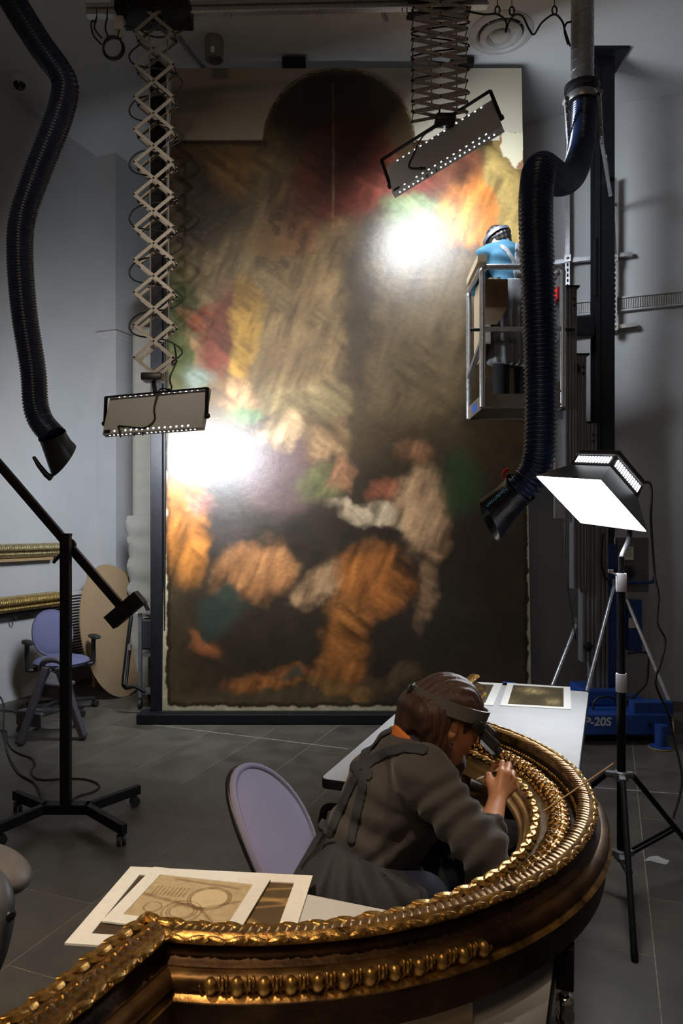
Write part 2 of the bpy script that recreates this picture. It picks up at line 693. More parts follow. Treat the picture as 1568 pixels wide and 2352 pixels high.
    blob(790, 1470, 62, 110, (0.40, 0.18, 0.055), 8, .45)
    blob(650, 1560, 130, 28, (0.33, 0.15, 0.055), -6, .5)
    blob(480, 1480, 46, 28, (0.26, 0.11, 0.05), 30, .6)
    blob(760, 1575, 90, 22, (0.24, 0.15, 0.06), 6, .6)
    blob(610, 1610, 240, 26, (0.115, 0.100, 0.065), 0, .5, .9, 3)
    blob(900, 1555, 80, 26, (0.13, 0.10, 0.06), -6, .6)
    blob(670, 1556, 34, 16, (0.10, 0.10, 0.085), 0, .5)
    # streaks of brushwork in changing directions
    sel = smoothstep(-.06, .06, fnoise(X / 120, Y / 120, 20))
    k1 = fnoise((X * .80 + Y * .60) / 80, (-X * .60 + Y * .80) / 15, 18, 3)
    k2 = fnoise((X * .35 - Y * .94) / 90, (X * .94 + Y * .35) / 17, 19, 3)
    sat = smoothstep(.03, .12, C.max(-1) - C.min(-1))
    C *= (1 + (.35 + 1.25 * sat) * (k1 * sel + k2 * (1 - sel)))[..., None]
    # brushwork
    st = fnoise(X / 9 + Y / 30, Y / 6, 9, 3)
    C *= (1 + 0.45 * st)[..., None]
    C *= (1 + 0.55 * fnoise(X / 40, Y / 40, 10))[..., None]
    # craquelure, seam and bare ground along the ragged edges
    seam = np.exp(-((X - 765 - 3 * fnoise(Y / 30, X * 0, 12)) / 2.2) ** 2) * (Y > 190) * (Y < 525) * (0.55 + fnoise(Y / 14, X * 0, 13))
    C += (np.array((0.30, 0.25, 0.16)) * np.clip(seam, 0, 1)[..., None])
    loss = smoothstep(0.10, 0.16, fnoise(X / 34, Y / 34, 21) - np.hypot((X - 655) / 330, (Y - 555) / 170) + .22)
    C[:] = C * (1 - .55 * loss[..., None]) + np.array((0.40, 0.26, 0.13)) * .55 * loss[..., None]
    rag = fnoise(X / 16, Y / 16, 14) * 16
    edge = np.minimum(np.minimum(X - 372, 1221 - X), 1632 - Y)
    bare = 1 - smoothstep(8, 11, edge + rag * .8)
    dark = (1 - smoothstep(14, 22, edge + rag)) * .6
    C *= (1 - dark)[..., None]
    tone = 0.42 + 0.3 * fnoise(X / 10, Y / 10, 15)
    C[:] = C * (1 - bare[..., None]) + bare[..., None] * tone[..., None] * np.array((1.0, 0.85, 0.56))
    # the shoulders left and right of the arch: a dark scorched edge and flaking ground
    r = np.hypot((X - 778) / 173.0, (Y - 330) / 170.0)
    archedge = (1 - smoothstep(0, .05, np.abs(r - .985 + rag * .0012))) * (Y < 325)
    C[:] = C * (1 - .75 * archedge[..., None]) + .75 * archedge[..., None] * np.array((0.16, 0.11, 0.06))
    sh = (1 - smoothstep(4, 12, np.abs(Y - 326 + rag * .4))) * ((X < 612) | ((X > 945) & (X < 1130)))
    C[:] = C * (1 - .8 * sh[..., None]) + .8 * sh[..., None] * np.array((0.035, 0.018, 0.014))
    fl = smoothstep(-4, 4, X - 1148 + rag * 1.6 - np.clip(Y - 330, 0, 60) * .35) * smoothstep(-5, 5, 385 - Y + rag * 1.4)
    sp = smoothstep(.08, .12, fnoise(X / 22, Y / 30, 17))
    flc = np.array((0.62, 0.56, 0.40)) * (1 - sp[..., None]) + np.array((0.24, 0.12, 0.06)) * sp[..., None]
    C[:] = C * (1 - fl[..., None]) + flc * fl[..., None]
    C *= np.where(bare + fl > .5, .8, .50)[..., None] * np.where((bare + fl > .5)[..., None], (1, 1, 1), (1.10, .86, .62))
    return np.clip(C, 0.003, 0.9)


NXc, NYc = 380, 670
gx = np.linspace(0, 1, NXc)
gv = np.linspace(0, 1, NYc)
GX, GV = np.meshgrid(gx, gv)
u = GX
xw = (PX0 + .03 * GV) * (1 - u) + (PX1 - .03 * GV) * u
yw = PB.y + PV.y * PH * GV
zw = PB.z + PV.z * PH * GV
imx = 784 + xw / yw * FPX
imy = HOR - (zw - EYE) / yw * FPX
colr = paint_colours(imx, imy)
ragv = fnoise(imx / 12, imy / 12, 31) * 7
inside = (imy > 322 + ragv * .4) | (np.hypot((imx - 778) / 173.0, (imy - 328) / 169.0) < 1.0 + ragv * .001)
inside |= (imx > 1146 + ragv) & (imy > 303 + ragv)
off = 0.004 + 0.0012 * fnoise(imx / 8, imy / 8, 32)
V = np.stack([xw + PN.x * off, yw + PN.y * off, zw + PN.z * off], -1).reshape(-1, 3)
idx = np.arange(NXc * NYc).reshape(NYc, NXc)
q = np.stack([idx[:-1, :-1], idx[:-1, 1:], idx[1:, 1:], idx[1:, :-1]], -1)
keep = inside[:-1, :-1] & inside[1:, 1:] & inside[:-1, 1:] & inside[1:, :-1]
q = q[keep]
used = np.unique(q)
remap = -np.ones(NXc * NYc, int)
remap[used] = np.arange(len(used))
me = bpy.data.meshes.new('canvas')
me.from_pydata(V[used].tolist(), [], remap[q].tolist())
ca = me.color_attributes.new('paint', 'FLOAT_COLOR', 'POINT')
cc = np.ones((len(used), 4), np.float32)
cc[:, :3] = colr.reshape(-1, 3)[used]
ca.data.foreach_set('color', cc.ravel())


def vcol_mat(name, attr, rough, coat=0.0, crough=0.2, bump=0.1, bscale=300, spec=0.5):
    m = M(name, (0.1, 0.1, 0.1), rough, bump=bump, bscale=bscale, coat=coat, spec=spec)
    nt = m.node_tree
    b = nt.nodes['Principled BSDF']
    b.inputs['Coat Roughness'].default_value = crough
    at = nt.nodes.new('ShaderNodeAttribute')
    at.attribute_name = attr
    nt.links.new(at.outputs['Color'], b.inputs['Base Color'])
    return m


m_canvas = vcol_mat('varnished_paint', 'paint', 0.36, coat=0.0, bump=0.25, bscale=150)
link('canvas', me, paint, m_canvas, True)

# torn turned edge of the canvas round the arch
mb = MB()
pts, rad = [], []
for k in range(90):
    a = PI * (1 - k / 89)
    px_, py_ = 778 + 173.5 * math.cos(a), 328 - 169.5 * math.sin(a)
    # back to the picture plane
    rx_, rz_ = (px_ - 784) / FPX, -(py_ - HOR) / FPX
    t_ = (PB - Vector((0, 0, EYE))).dot(PN) / Vector((rx_, 1, rz_)).dot(PN)
    q_ = Vector((rx_, 1, rz_)) * t_ + Vector((0, 0, EYE))
    pts.append(q_ + PN * .003)
    rad.append(.008 + .006 * mnoise.noise(Vector((k * .45, 0, 0))))
mb.tube(pts, rad, 8)
mb.build('torn_edge', M('torn_canvas', (0.035, 0.018, 0.012), .9, col2=(0.26, 0.20, 0.12), scale=16), paint, 80)

# black steel easel carrying it
easel = thing('display_easel', 'tall black steel easel with posts and a base rail holding the big painting', 'easel', (0, 5.95, 0))
mb = MB()
pl = P(358, 1215, 5.93).x
mb.box((pl, 5.97, 2.80), (0.098, 0.07, 5.56), None, .004)
mb.box((pl + .062, 5.985, 2.80), (0.012, 0.03, 5.5))
mb.build('post', m_black, easel)
mb = MB()
x0, x1 = P(315, 0, 5.86).x, P(1225, 0, 5.86).x + .15
mb.box(((x0 + x1) / 2, 5.93, 0.045), (x1 - x0, 0.20, 0.075), None, .004)
mb.box(((x0 + x1) / 2 + .05, 5.915, 0.072), (x1 - x0 - .2, 0.05, 0.028))
mb.build('base_rail', m_black, easel)
for xx in (675, 1060):
    mb = MB()
    c = P(xx, 150, 6.12)
    mb.box((c.x, 6.13, 5.665), (0.20, 0.10, 0.055))
    mb.box((c.x, 6.20, 5.5), (0.12, 0.03, 0.4))
    mb.build('top_clamp', m_black, easel)

column = thing('steel_column', 'black steel H-section column with a top plate at the right of the painting', 'column', (2.24, 6.15, 0))
cx = P(1383, 0, 6.15).x
mb = MB()
mb.box((cx, 6.08, CEIL / 2), (0.155, 0.014, CEIL - .03))
mb.box((cx, 6.22, CEIL / 2), (0.155, 0.014, CEIL - .03))
mb.box((cx - .0, 6.15, CEIL / 2), (0.012, 0.13, CEIL - .03))
mb.box((cx - .055, 6.07, 2.8), (0.012, 0.01, CEIL - .1))
mb.build('shaft', m_black, column)
mb = MB()
mb.box((cx + .02, 6.15, CEIL - .0151), (0.30, 0.34, 0.03))
mb.build('top_plate', m_black, column)
mb = MB()
mb.box((cx, 6.15, 0.0125), (0.30, 0.30, 0.025))
mb.build('base_plate', m_black, column)
mb = MB()
zc = P(0, 752, 6.15).z
mb.box((cx - .30, 6.15, zc), (0.44, 0.10, 0.17), None, .006)
mb.box((cx - .09, 6.075, zc + .5), (0.02, 0.02, .5))
mb.build('cross_arm', m_black, column)
# ================================================================ LAMPS
def panel_lamp(name, label, c, u, v, W, H, T, strength):
    """flat lamp panel seen from behind; front normal = -(u x v)"""
    u = Vector(u).normalized()
    v = Vector(v)
    v = (v - u * v.dot(u)).normalized()
    bk = u.cross(v).normalized()          # back normal
    if bk.y > 0:
        bk = -bk
    c = Vector(c)
    rot = Matrix((u, v, bk)).transposed()
    t = thing(name, label, 'lamp', c, 0, 'lamp panels hung from scissor arms')
    f = MB()
    th = .003
    f.box(c, (W, H, th), rot)                                               # back sheet
    for s in (-1, 1):
        f.box(c + u * s * (W / 2 - th / 2) - bk * T / 2, (th, H, T), rot)
        f.box(c + v * s * (H / 2 - th / 2) - bk * T / 2, (W, th, T), rot)
    hs = f.build('housing', m_lampgrey, t)
    d = MB()
    d.box(c - bk * (T - .008), (W - .012, H - .012, .004), rot)
    d.build('diffuser', EM('lamp_diffuser_%d' % strength, (0.84, 0.92, 1.0), strength), t)
    dm = EM('vent_glow', (0.90, 0.95, 1.0), 14)
    h = MB()
    for i in range(15):
        x = -W * .40 + W * .80 * i / 14
        h.lathe([(.0058, 0), (.0058, .0016), (0, .0016)], c + u * x + v * (H / 2 - .016) + bk * .0010, bk, 8)
        if i != 2:
            h.lathe([(.0058, 0), (.0058, .0016), (0, .0016)], c + u * (x - W * .035) - v * (H / 2 - .020) + bk * .0010, bk, 8)
    for i in range(21):
        if i in (6, 8):
            continue
        x = -W * .44 + W * .86 * i / 20
        h.lathe([(.0050, 0), (.0050, .0016), (0, .0016)], c + u * x - v * (H / 2 - .0010) - bk * T * .5, -v, 8)
    tag(h.build('vent_hole', dm, t), 'lit round vent holes', kind='stuff')
    for i in (6, 8):
        k = MB()
        x = -W * .44 + W * .86 * i / 20
        k.lathe([(.007, 0), (.007, .006), (.004, .007), (.004, .02), (0, .02)], c + u * x - v * (H / 2) - bk * T * .5, -v, 8)
        k.build('switch', m_blackp, hs)
    # yoke
    y = MB()
    g = .012
    ya = c - v * 0.06 - bk * T * .4
    up = Vector((0, 0, 1)) - u * u.z
    up = (up.normalized() * .75 + v * .25).normalized()
    hh = H * .62
    pL, pR = ya - u * (W / 2 + g), ya + u * (W / 2 + g)
    y.bar(pL - up * .02, pL + up * hh, .008, .026, u)
    y.bar(pR - up * .02, pR + up * hh, .008, .026, u)
    y.bar(pL + up * hh - u * .004, pR + up * hh + u * .004, .026, .008, up)
    yo = y.build('yoke', m_black, t)
    for p, s in ((pL, -1), (pR, 1)):
        k = MB()
        k.lathe([(.006, -.012), (.006, 0), (.017, .004), (.019, .012), (.015, .020), (0, .021)], p, u * s, 12)
        k.build('knob', m_blackp, yo, True)
    # nameplate on the back
    k = MB()
    k.box(c - u * (W * .455) - v * (H * .44) + bk * .002, (.05, .028, .002), rot)
    k.build('rating_plate', m_blackp, hs)
    return t, c, u, v, bk, (pL + pR) / 2 + up * hh


lampA = panel_lamp('panel_lamp', 'long grey lamp panel in a black yoke, left and lower of the two',
                   P(355, 944, 5.0), (.94, -.30, .02), (.15, .30, .94), .80, .315, .045, 140)
lampB = panel_lamp('panel_lamp', 'tilted grey lamp panel in a black yoke, high at the painting right',
                   P(1014, 338, 5.28), (.84, -.40, .34), (.05, .58, .92), .885, .41, .045, 52)


def lamp_cable(lamp, pts, name='cable'):
    mb = MB()
    mb.tube(catmull(pts, 8), .0065, 8)
    mb.build(name, m_cable, lamp[0], 60)
    e = MB()
    e.tube([pts[-1], Vector(pts[-1]) + (Vector(pts[-1]) - Vector(pts[-2])).normalized() * .05], [.010, .008], 10)
    e.build('plug', m_blackp, lamp[0], 60)


def on_back(l, x, y, o):
    """point on the back sheet of lamp l in panel units"""
    return l[1] + l[2] * x + l[3] * y + l[4] * o


lamp_cable(lampA, [P(400, 790, 5.02), P(404, 830, 4.98), P(390, 868, 4.96), lampA[5] + Vector((.12, -.03, .02)),
                   on_back(lampA, .03, .15, .03), on_back(lampA, 0, .02, .012), on_back(lampA, .02, -.08, .012),
                   on_back(lampA, -.05, -.135, .010), on_back(lampA, -.20, -.115, .010), on_back(lampA, -.265, -.11, .014),
                   on_back(lampA, -.255, -.14, .008)])
lamp_cable(lampB, [P(1010, 250, 5.27), P(1000, 290, 5.25), on_back(lampB, -.11, .22, .04), on_back(lampB, -.22, .10, .015),
                   on_back(lampB, -.27, 0, .012), on_back(lampB, -.24, -.07, .012), on_back(lampB, -.19, -.12, .010)])


# ---------------------------------------------------------------- scissor arms
def scissor(name, label, xc, d0, ztop, zbot, n, half, gap, y_off=0):
    """n crossings from ztop down to zbot, half = half width"""
    t = thing(name, label, 'scissor arm', (xc, d0, ztop), 0, 'scissor arms hanging from the ceiling rail')
    cell = (ztop - zbot) / n
    pins = MB()
    for lay in range(2):
        y = d0 + lay * gap
        for i in range(n):
            zc = ztop - cell * (i + .5)
            for s in (-1, 1):
                b = MB()
                yy = y + (0.0032 if s > 0 else -.0032)
                b.bar((xc - half * s, yy, zc - cell / 2), (xc + half * s, yy, zc + cell / 2), .005, .024, (0, 0, 1))
                b.build('scissor_bar', m_scissor, t)
            for (px, pz) in ((xc, zc), (xc - half, zc - cell / 2), (xc + half, zc - cell / 2)):
                pins.lathe([(.0075, -.009), (.0075, .007), (0, .009)], (px, y, pz), (0, -1, 0), 8)
        for s in (-1, 1):
            pins.lathe([(.0075, -.009), (.0075, .007), (0, .009)], (xc + half * s, y, ztop), (0, -1, 0), 8)
    for i in range(n + 1):
        z = ztop - cell * i
        for s in (-1, 1):
            pins.cyl((xc + half * s, d0, z), (xc + half * s, d0 + gap, z), .004, 6)
    tag(pins.build('pivot_pin', m_black, t), kind='stuff')
    r = MB()
    for xx, rr in ((xc - half * .33, .005), (xc + half * .62, .006)):
        r.cyl((xx, d0 + gap * .5, ztop + .05), (xx + .01, d0 + gap * .5, zbot + cell * .6), rr, 8)
    r.build('lift_cord', m_scissor, t)
    return t


zA0, zA1 = P(0, 74, 5.0).z, P(0, 821, 5.0).z
scA = scissor('scissor_arm', 'long stretched scissor arm of crossing grey bars, left of the painting centre',
              P(353, 0, 5.0).x, 5.0, P(0, 73.5, 5.0).z, P(0, 821, 5.0).z, 10, .138, .10)
scB = scissor('scissor_arm', 'closely folded scissor arm of grey bars at the upper right',
              P(1011, 0, 5.24).x, 5.24, P(0, -6, 5.24).z, P(0, 258, 5.24).z, 11, .200, .12)
for t, xc, d, zt, zb, cell, half, gap, sgn in (
        (scA, P(353, 0, 5.0).x, 5.0, P(0, 73.5, 5.0).z, P(0, 821, 5.0).z, P(0, 0, 5).z - P(0, 74.7, 5).z, .138, .10, 1),):
    # short end links, top and bottom
    for lay in range(2):
        y = d + lay * gap
        for s in (-1, 1):
            b = MB()
            b.bar((xc + half * s, y + .003 * s, zt), (xc - s * .05, y + .003 * s, zt + cell * .68), .005, .024)
            b.build('end_link', m_scissor, t)
            b = MB()
            b.bar((xc + half * s, y + .003 * s, zb), (xc - s * .055, y + .003 * s, zb - cell * .66), .005, .024)
            b.build('end_link', m_scissor, t)
# loops of cable woven through the arms
mb = MB()
pts = []
for i in range(12):
    s = 1 if i % 2 else -1
    y = 100 + i * 62
    pts.append(P(353 + s * 30, y, 5.06))
    pts.append(P(353 + s * (66 if s > 0 else 56), y + 26, 5.07))
    pts.append(P(353 + s * 40, y + 50, 5.06))
mb.tube(catmull(pts, 5), .006, 8)
mb.build('woven_cable', m_cable, scA, 60)
mb = MB()
pts = []
for i in range(9):
    s = 1 if i % 2 else -1
    y = 12 + i * 27
    pts.append(P(1011 + s * 25, y, 5.32))
    pts.append(P(1011 + s * 66, y + 14, 5.32))
mb.tube(catmull(pts, 5), .006, 8)
mb.build('woven_cable', m_cable, scB, 60)

for l, sc, p, nm in ((lampA, scA, P(352, 868, 5.05), 0), (lampB, scB, P(1022, 277, 5.30), 1)):
    mb = MB()
    mb.box(p, (.15, .13, .055), None, .012)
    tgt = l[5]
    mb.cyl(p - Vector((0, 0, .02)), tgt + Vector((0, 0, .0)), .016, 10)
    mb.build('end_block', m_blackp, sc, 40)

# ---------------------------------------------------------------- rail under the ceiling
rail = thing('ceiling_rail', 'grey steel rail hung under the ceiling carrying both scissor arms', 'rail', (-.3, 5.05, 5.4))
mb = MB()
zr = P(0, 22, 5.1).z
pa, pb_ = Vector((P(196, 0, 5.1).x, 5.13, zr - .015)), Vector((P(1120, 0, 5.35).x, 5.38, P(0, 6, 5.35).z))
for dz in (-.0, .05):
    mb.bar(pa + Vector((0, 0, dz)), pb_ + Vector((0, 0, dz)), .055, .030)
mb.bar(pa + Vector((0, 0, .025)), pb_ + Vector((0, 0, .025)), .02, .03)
mb.build('track', m_steel, rail)
mb = MB()
mb.tube([pa + Vector((.5, -.06, -.03)), pb_ + Vector((0, -.06, -.03))], .010, 8)
mb.build('conductor_tube', m_steel, rail, 60)
for tt in (.06, .38, .62, .97):
    p = pa.lerp(pb_, tt)
    mb = MB()
    mb.cyl(p + Vector((0, 0, .05)), (p.x, p.y, CEIL), .006, 8)
    mb.box((p.x, p.y, CEIL - .006), (.08, .08, .012))
    mb.build('hanger', m_steel, rail)
for tt in (.25, .345, .57, .785):
    p = pa.lerp(pb_, tt)
    mb = MB()
    for s in (-1, 1):
        mb.box(p + Vector((s * .018, -.03, -.045)), (.008, .012, .06))
    mb.box(p + Vector((0, -.03, -.022)), (.05, .012, .012))
    mb.build('clip', m_steel, rail)
for (x, yy, d, wv) in ((350, 20, 5.03, .52), (1011, -2, 5.30, .48)):
    mb = MB()
    p = P(x, yy, d)
    mb.box(p + Vector((0, .06, .02)), (wv, .22, .12), None, .006)
    for s in (-1, 1):
        mb.lathe([(.022, 0), (.022, .03), (.01, .035), (0, .035)], p + Vector((s * wv * .28, -.06, -.035)), (0, -1, 0), 12)
        mb.bar(p + Vector((s * wv * .40, -.062, -.02)), p + Vector((s * wv * .40, -.062, .05)), .012, .012)
    mb.build('trolley', m_black, rail, 40)
# bundled cable hanging at the rail's left end
mb = MB()
c = P(259, 108, 5.05)
for k in range(3):
    pts = [c + Vector(((.068 + .004 * k) * math.cos(a), .01 * k, .078 * math.sin(a))) for a in np.linspace(0, 2 * PI, 24, endpoint=False)]
    mb.tube(pts, .007, 8, closed=True)
for (xa, ya) in ((222, 40), (246, 40), (275, 62)):
    mb.tube(catmull([P(xa, ya, 5.05), P(xa - 5 if xa < 240 else xa - 4, ya + 25, 5.05), P(xa + 12 if xa < 240 else xa + 4, 88, 5.05)], 5), .006, 8)
mb.tube(catmull([P(222, 50, 5.06), P(210, 50, 5.06), P(214, 80, 5.06), P(233, 102, 5.06)], 6), .006, 8)
mb.tube(catmull([P(222, 20, 5.05), P(222, 42, 5.05)], 3), .004, 6)
mb.tube(catmull([P(246, 20, 5.05), P(246, 42, 5.05)], 3), .004, 6)
mb.tube(catmull([P(275, 60, 5.06), P(310, 64, 5.06), P(350, 84, 5.07), P(390, 82, 5.07), P(430, 62, 5.06), P(433, 42, 5.06)], 6), .006, 8)
tag(mb.build('cable_coil', m_cable, None, 60), 'black coiled cable hanging from the left end of the ceiling rail', 'cable')
mb = MB()
p = P(275, 58, 5.07)
mb.box(p, (.07, .07, .10), None, .008)
mb.cyl(p - Vector((0, 0, .05)), p - Vector((0, 0, .10)), .022, 12)
mb.cyl(p + Vector((0, 0, .04)), p + Vector((0, .02, .12)), .012, 8)
tag(mb.build('junction_box', m_lampgrey, None, 40), 'small grey junction box at the left end of the ceiling rail', 'box')
# swagged cable from the right scissor arm
mb = MB()
d = 5.0
mb.tube(catmull([P(1070, 25, 5.3), P(1110, 33, 5.1), P(1142, 33, d), P(1162, 50, d), P(1161, 74, d), P(1168, 52, d), P(1182, 34, d),
                 P(1200, 38, d), P(1214, 66, d), P(1226, 79, d), P(1244, 52, d), P(1272, 33, d), P(1290, 48, d), P(1297, 70, d), P(1309, 106, d)], 6), .007, 8)
mb.tube(catmull([P(1312, 50, d), P(1300, 54, d), P(1296, 72, d), P(1304, 102, d)], 6), .007, 8)
for x, y in ((1142, 24), (1175, 25), (1273, 24)):
    mb.tube([P(x, y, d) + Vector((.017 * math.cos(a), 0, .030 * math.sin(a))) for a in np.linspace(0, 2 * PI, 14, endpoint=False)], .006, 6, closed=True)
    q = P(x, y - 8, d)
    mb.cyl(q, (q.x, q.y, CEIL), .003, 6)
tag(mb.build('swag_cable', m_cable, None, 60), 'black cable swagged on hooks under the ceiling beside the round diffuser', 'cable')

# ---------------------------------------------------------------- ceiling fittings
c = P(1150, 82, 5.83)
dif = thing('air_diffuser', 'round white air diffuser with concentric rings in the ceiling', 'vent', (c.x, c.y, CEIL))
c = Vector((c.x, c.y, CEIL))
for prof, nm in (([(.262, -.004), (.262, .006), (.235, .020), (.205, .022), (.190, .006), (.180, -.004)], 'outer_ring'),
                 ([(.165, .0), (.172, .026), (.150, .040), (.120, .042), (.105, .024), (.098, .004)], 'middle_ring'),
                 ([(.070, .010), (.078, .034), (.070, .046), (.040, .053), (0, .055)], 'centre_cone')):
    mb = MB()
    mb.lathe(prof, c, (0, 0, -1), 48)
    mb.build(nm, m_trimw, dif, 50)
mb = MB()
mb.lathe([(.19, -.004), (.19, .002), (0, .002)], c, (0, 0, -1), 40)
mb.build('throat', m_blackp, dif)
for k in range(4):
    mb = MB()
    a = PI / 4 + k * PI / 2
    dv = Vector((math.cos(a), math.sin(a), 0))
    mb.bar(c + dv * .05 + Vector((0, 0, -.012)), c + dv * .20 + Vector((0, 0, -.010)), .006, .008)
    mb.build('spoke', m_trimw, dif)

c = P(45, 181, 5.9)
k = (CEIL - EYE) / (c.z - EYE)
c = Vector((c.x * k, c.y * k, CEIL))
cam_dome = thing('security_camera', 'small dome security camera on the ceiling at the far left', 'camera', c)
mb = MB()
mb.lathe([(.085, 0), (.085, .02), (.070, .045), (.055, .05)], c, (0, 0, -1), 28)
mb.build('mount', m_trimw, cam_dome, 45)
mb = MB()
mb.lathe([(.055, .045), (.052, .065), (.038, .088), (.018, .098), (0, .10)], c, (0, 0, -1), 24)
mb.build('dome', M('smoked_dome', (0.006, 0.006, 0.007), 0.08), cam_dome, 60)

c = P(492, 142, 5.9)
k = (CEIL - EYE) / (P(492, 128, 5.9).z - EYE)
c = Vector((c.x, 5.9, CEIL))
can = thing('ceiling_spotlight', 'unlit grey cylindrical spotlight on the ceiling left of the painting arch', 'lamp', c)
mb = MB()
mb.lathe([(.075, 0), (.078, .10), (.074, .11), (.074, .125), (.078, .13), (.078, .17), (.070, .175), (.06, .12), (0, .12)], c, (0, 0, -1), 28)
mb.build('housing', M('can_grey', (0.20, 0.19, 0.18), 0.6), can, 40)
mb = MB()
mb.box(c + Vector((.0, -.079, -.14)), (.03, .004, .05))
mb.build('rating_plate', m_board, can)

for (p0, p1, lab) in ((P(408, 82, 5.3), P(470, 162, 5.75), 'thin grey conduit on the ceiling right of the long scissor arm'),
                      (P(872, 10, 4.9), P(888, 44, 5.75), 'short strut on the ceiling between the two scissor arms')):
    mb = MB()
    a = Vector((p0.x * (CEIL - EYE) / (p0.z - EYE), p0.y * (CEIL - EYE) / (p0.z - EYE), CEIL - .012))
    b = Vector((p1.x * (CEIL - EYE) / (p1.z - EYE), p1.y * (CEIL - EYE) / (p1.z - EYE), CEIL - .012))
    mb.bar(a, b, .024, .022)
    mb.bar(a.lerp(b, .3) + Vector((0, 0, .003)), a.lerp(b, .34) + Vector((0, 0, .003)), .05, .016)
    tag(mb.build('conduit', m_steel), lab, 'conduit')


# ================================================================ EXTRACTION HOSES
def hose_mesh(pts, r, pitch, amp, seg=28):
    path = resample(catmull(pts, 10), pitch / 5)
    path = resample(path, pitch / 5)
    rr = []
    for i in range(len(path)):
        ph = (i % 5) / 5
        rr.append(r + amp * (0.5 - 0.5 * math.cos(2 * PI * ph)) ** 1.6 - amp * .5)
    if isinstance(r, float):
        pass
    mb = MB()
    mb.tube(path, rr, seg)
    return mb, path


m_hose = M('blue_black_hose', (0.012, 0.017, 0.042), 0.26, var=0.25, scale=8)
m_hoseb = M('blue_hose', (0.009, 0.022, 0.072), 0.24, var=0.25, scale=8)


def hood(parent, p, axis, r, L, handle_dir, flare=1.30):
    """slanted suction hood with a bow handle"""
    ax = Vector(axis).normalized()
    hd = Vector(handle_dir)
    hd = (hd - ax * hd.dot(ax)).normalized()
    side = ax.cross(hd)
    mb = MB()
    rings = []
    seg = 32
    vs, fs = [], []
    prof = [(0, 1.04, 0), (.06, 1.05, 0), (.10, 1.0, 0), (.5, 1.10, .25), (.9, flare, .9), (1.0, flare * 1.03, 1.0), (1.0, flare * .93, 1.0), (.55, .95, .3)]
    for (t, k, sl) in prof:
        for j in range(seg):
            a = 2 * PI * j / seg
            ca, sa = math.cos(a), math.sin(a)
            slant = sl * L * .45 * (-ca)
            vs.append(p + ax * (t * L + slant * .8) + (hd * ca + side * sa) * r * k)
    for i in range(len(prof) - 1):
        for j in range(seg):
            l = (j + 1) % seg
            fs.append((i * seg + j, i * seg + l, (i + 1) * seg + l, (i + 1) * seg + j))
    fs.append(tuple((len(prof) - 1) * seg + j for j in range(seg)))
    mb.add(vs, fs)
    return mb, ax, hd, side


# left arm: only its hose and hood come into view
left = thing('extraction_hose', 'long dark blue ribbed hose ending in a black hood, hanging at the left edge', 'hose', P(30, 0, 4.6))
pts = [P(-40, -120, 4.5), P(28, 0, 4.55), P(90, 100, 4.62), P(143, 175, 4.68), P(148, 220, 4.70), P(128, 290, 4.72), P(85, 400, 4.76), P(52, 500, 4.8),
       P(46, 590, 4.82), P(56, 720, 4.85), P(76, 850, 4.88), P(82, 930, 4.89), P(96, 970, 4.89), P(122, 1000, 4.88)]
mb, path = hose_mesh(pts, .083, .020, .010)
mb.build('hose', m_hose, left, 70)
ax = path[-1] - path[-6]
ax = (P(148, 1066, 5.00) - P(118, 1000, 4.88))
hp = P(119, 998, 4.88)
h, hax, hhd, hsd = hood(left, hp, ax, .092, .205, P(180, 1000, 4.88) - P(110, 1060, 4.88), 1.24)
h.build('hood', m_blackp, left, 40)
mb = MB()
mb.tube([P(117, 1098, 4.96), P(106, 1090, 4.93), P(90, 1070, 4.91), P(77, 1049, 4.90)], [.024, .020, .017, .012], 10)
mb.build('handle', m_blackp, left, 60)

# right arm: spiral duct, collar, bracket arms, hose and hood
right = thing('extraction_hose', 'blue black ribbed extraction hose hanging from a steel spiral duct, right of centre', 'hose', P(1337, 210, 5.15))
mb = MB()
dx = P(1337, 0, 5.15)
zt, zb = CEIL, P(0, 207, 5.15).z
prof = []
mb.lathe([(.081, 0), (.081, zt - zb)], (dx.x, 5.15, zb), (0, 0, 1), 36)
mb.build('duct', m_steel, right, 50)
mb = MB()
sp = []
for i in range(150):
    a = i / 12 * 2 * PI
    z = zb + .02 + i / 150 * (zt - zb - .03)
    sp.append((dx.x + .082 * math.cos(a), 5.15 + .082 * math.sin(a), z))
mb.tube(sp, .0035, 6)
mb.build('duct_seam', m_steel, right, 60)
mb = MB()
cc_ = Vector((dx.x - .01, 5.13, zb))
mb.lathe([(.084, .03), (.125, .015), (.125, -.015), (.105, -.02), (.105, -.11), (.09, -.115)], cc_, (0, 0, 1), 32)
mb.build('collar', m_blackp, right, 40)
mb = MB()
mb.lathe([(.107, -.05), (.108, -.052), (.108, -.10), (.107, -.102)], cc_, (0, 0, 1), 32)
mb.build('clamp_band', m_steel, right, 40)
for (pa, pb2, pc) in ((P(1299, 232, 5.05), P(1306, 330, 5.0), P(1299, 420, 5.0)), (P(1376, 215, 5.05), P(1382, 330, 5.1), P(1402, 450, 5.3))):
    mb = MB()
    mb.bar(pa, pb2, .022, .022)
    mb.bar(pb2, pc, .022, .022)
    for k in range(5):
        q = pa.lerp(pb2, .15 + .18 * k)
        mb.lathe([(.007, 0), (.007, .02), (0, .022)], q, (0, -1, 0), 8)
    mb.cyl(pa + Vector((0, -.03, 0)), pa + Vector((0, .03, 0)), .018, 12)
    mb.build('bracket_arm', m_steel, right)
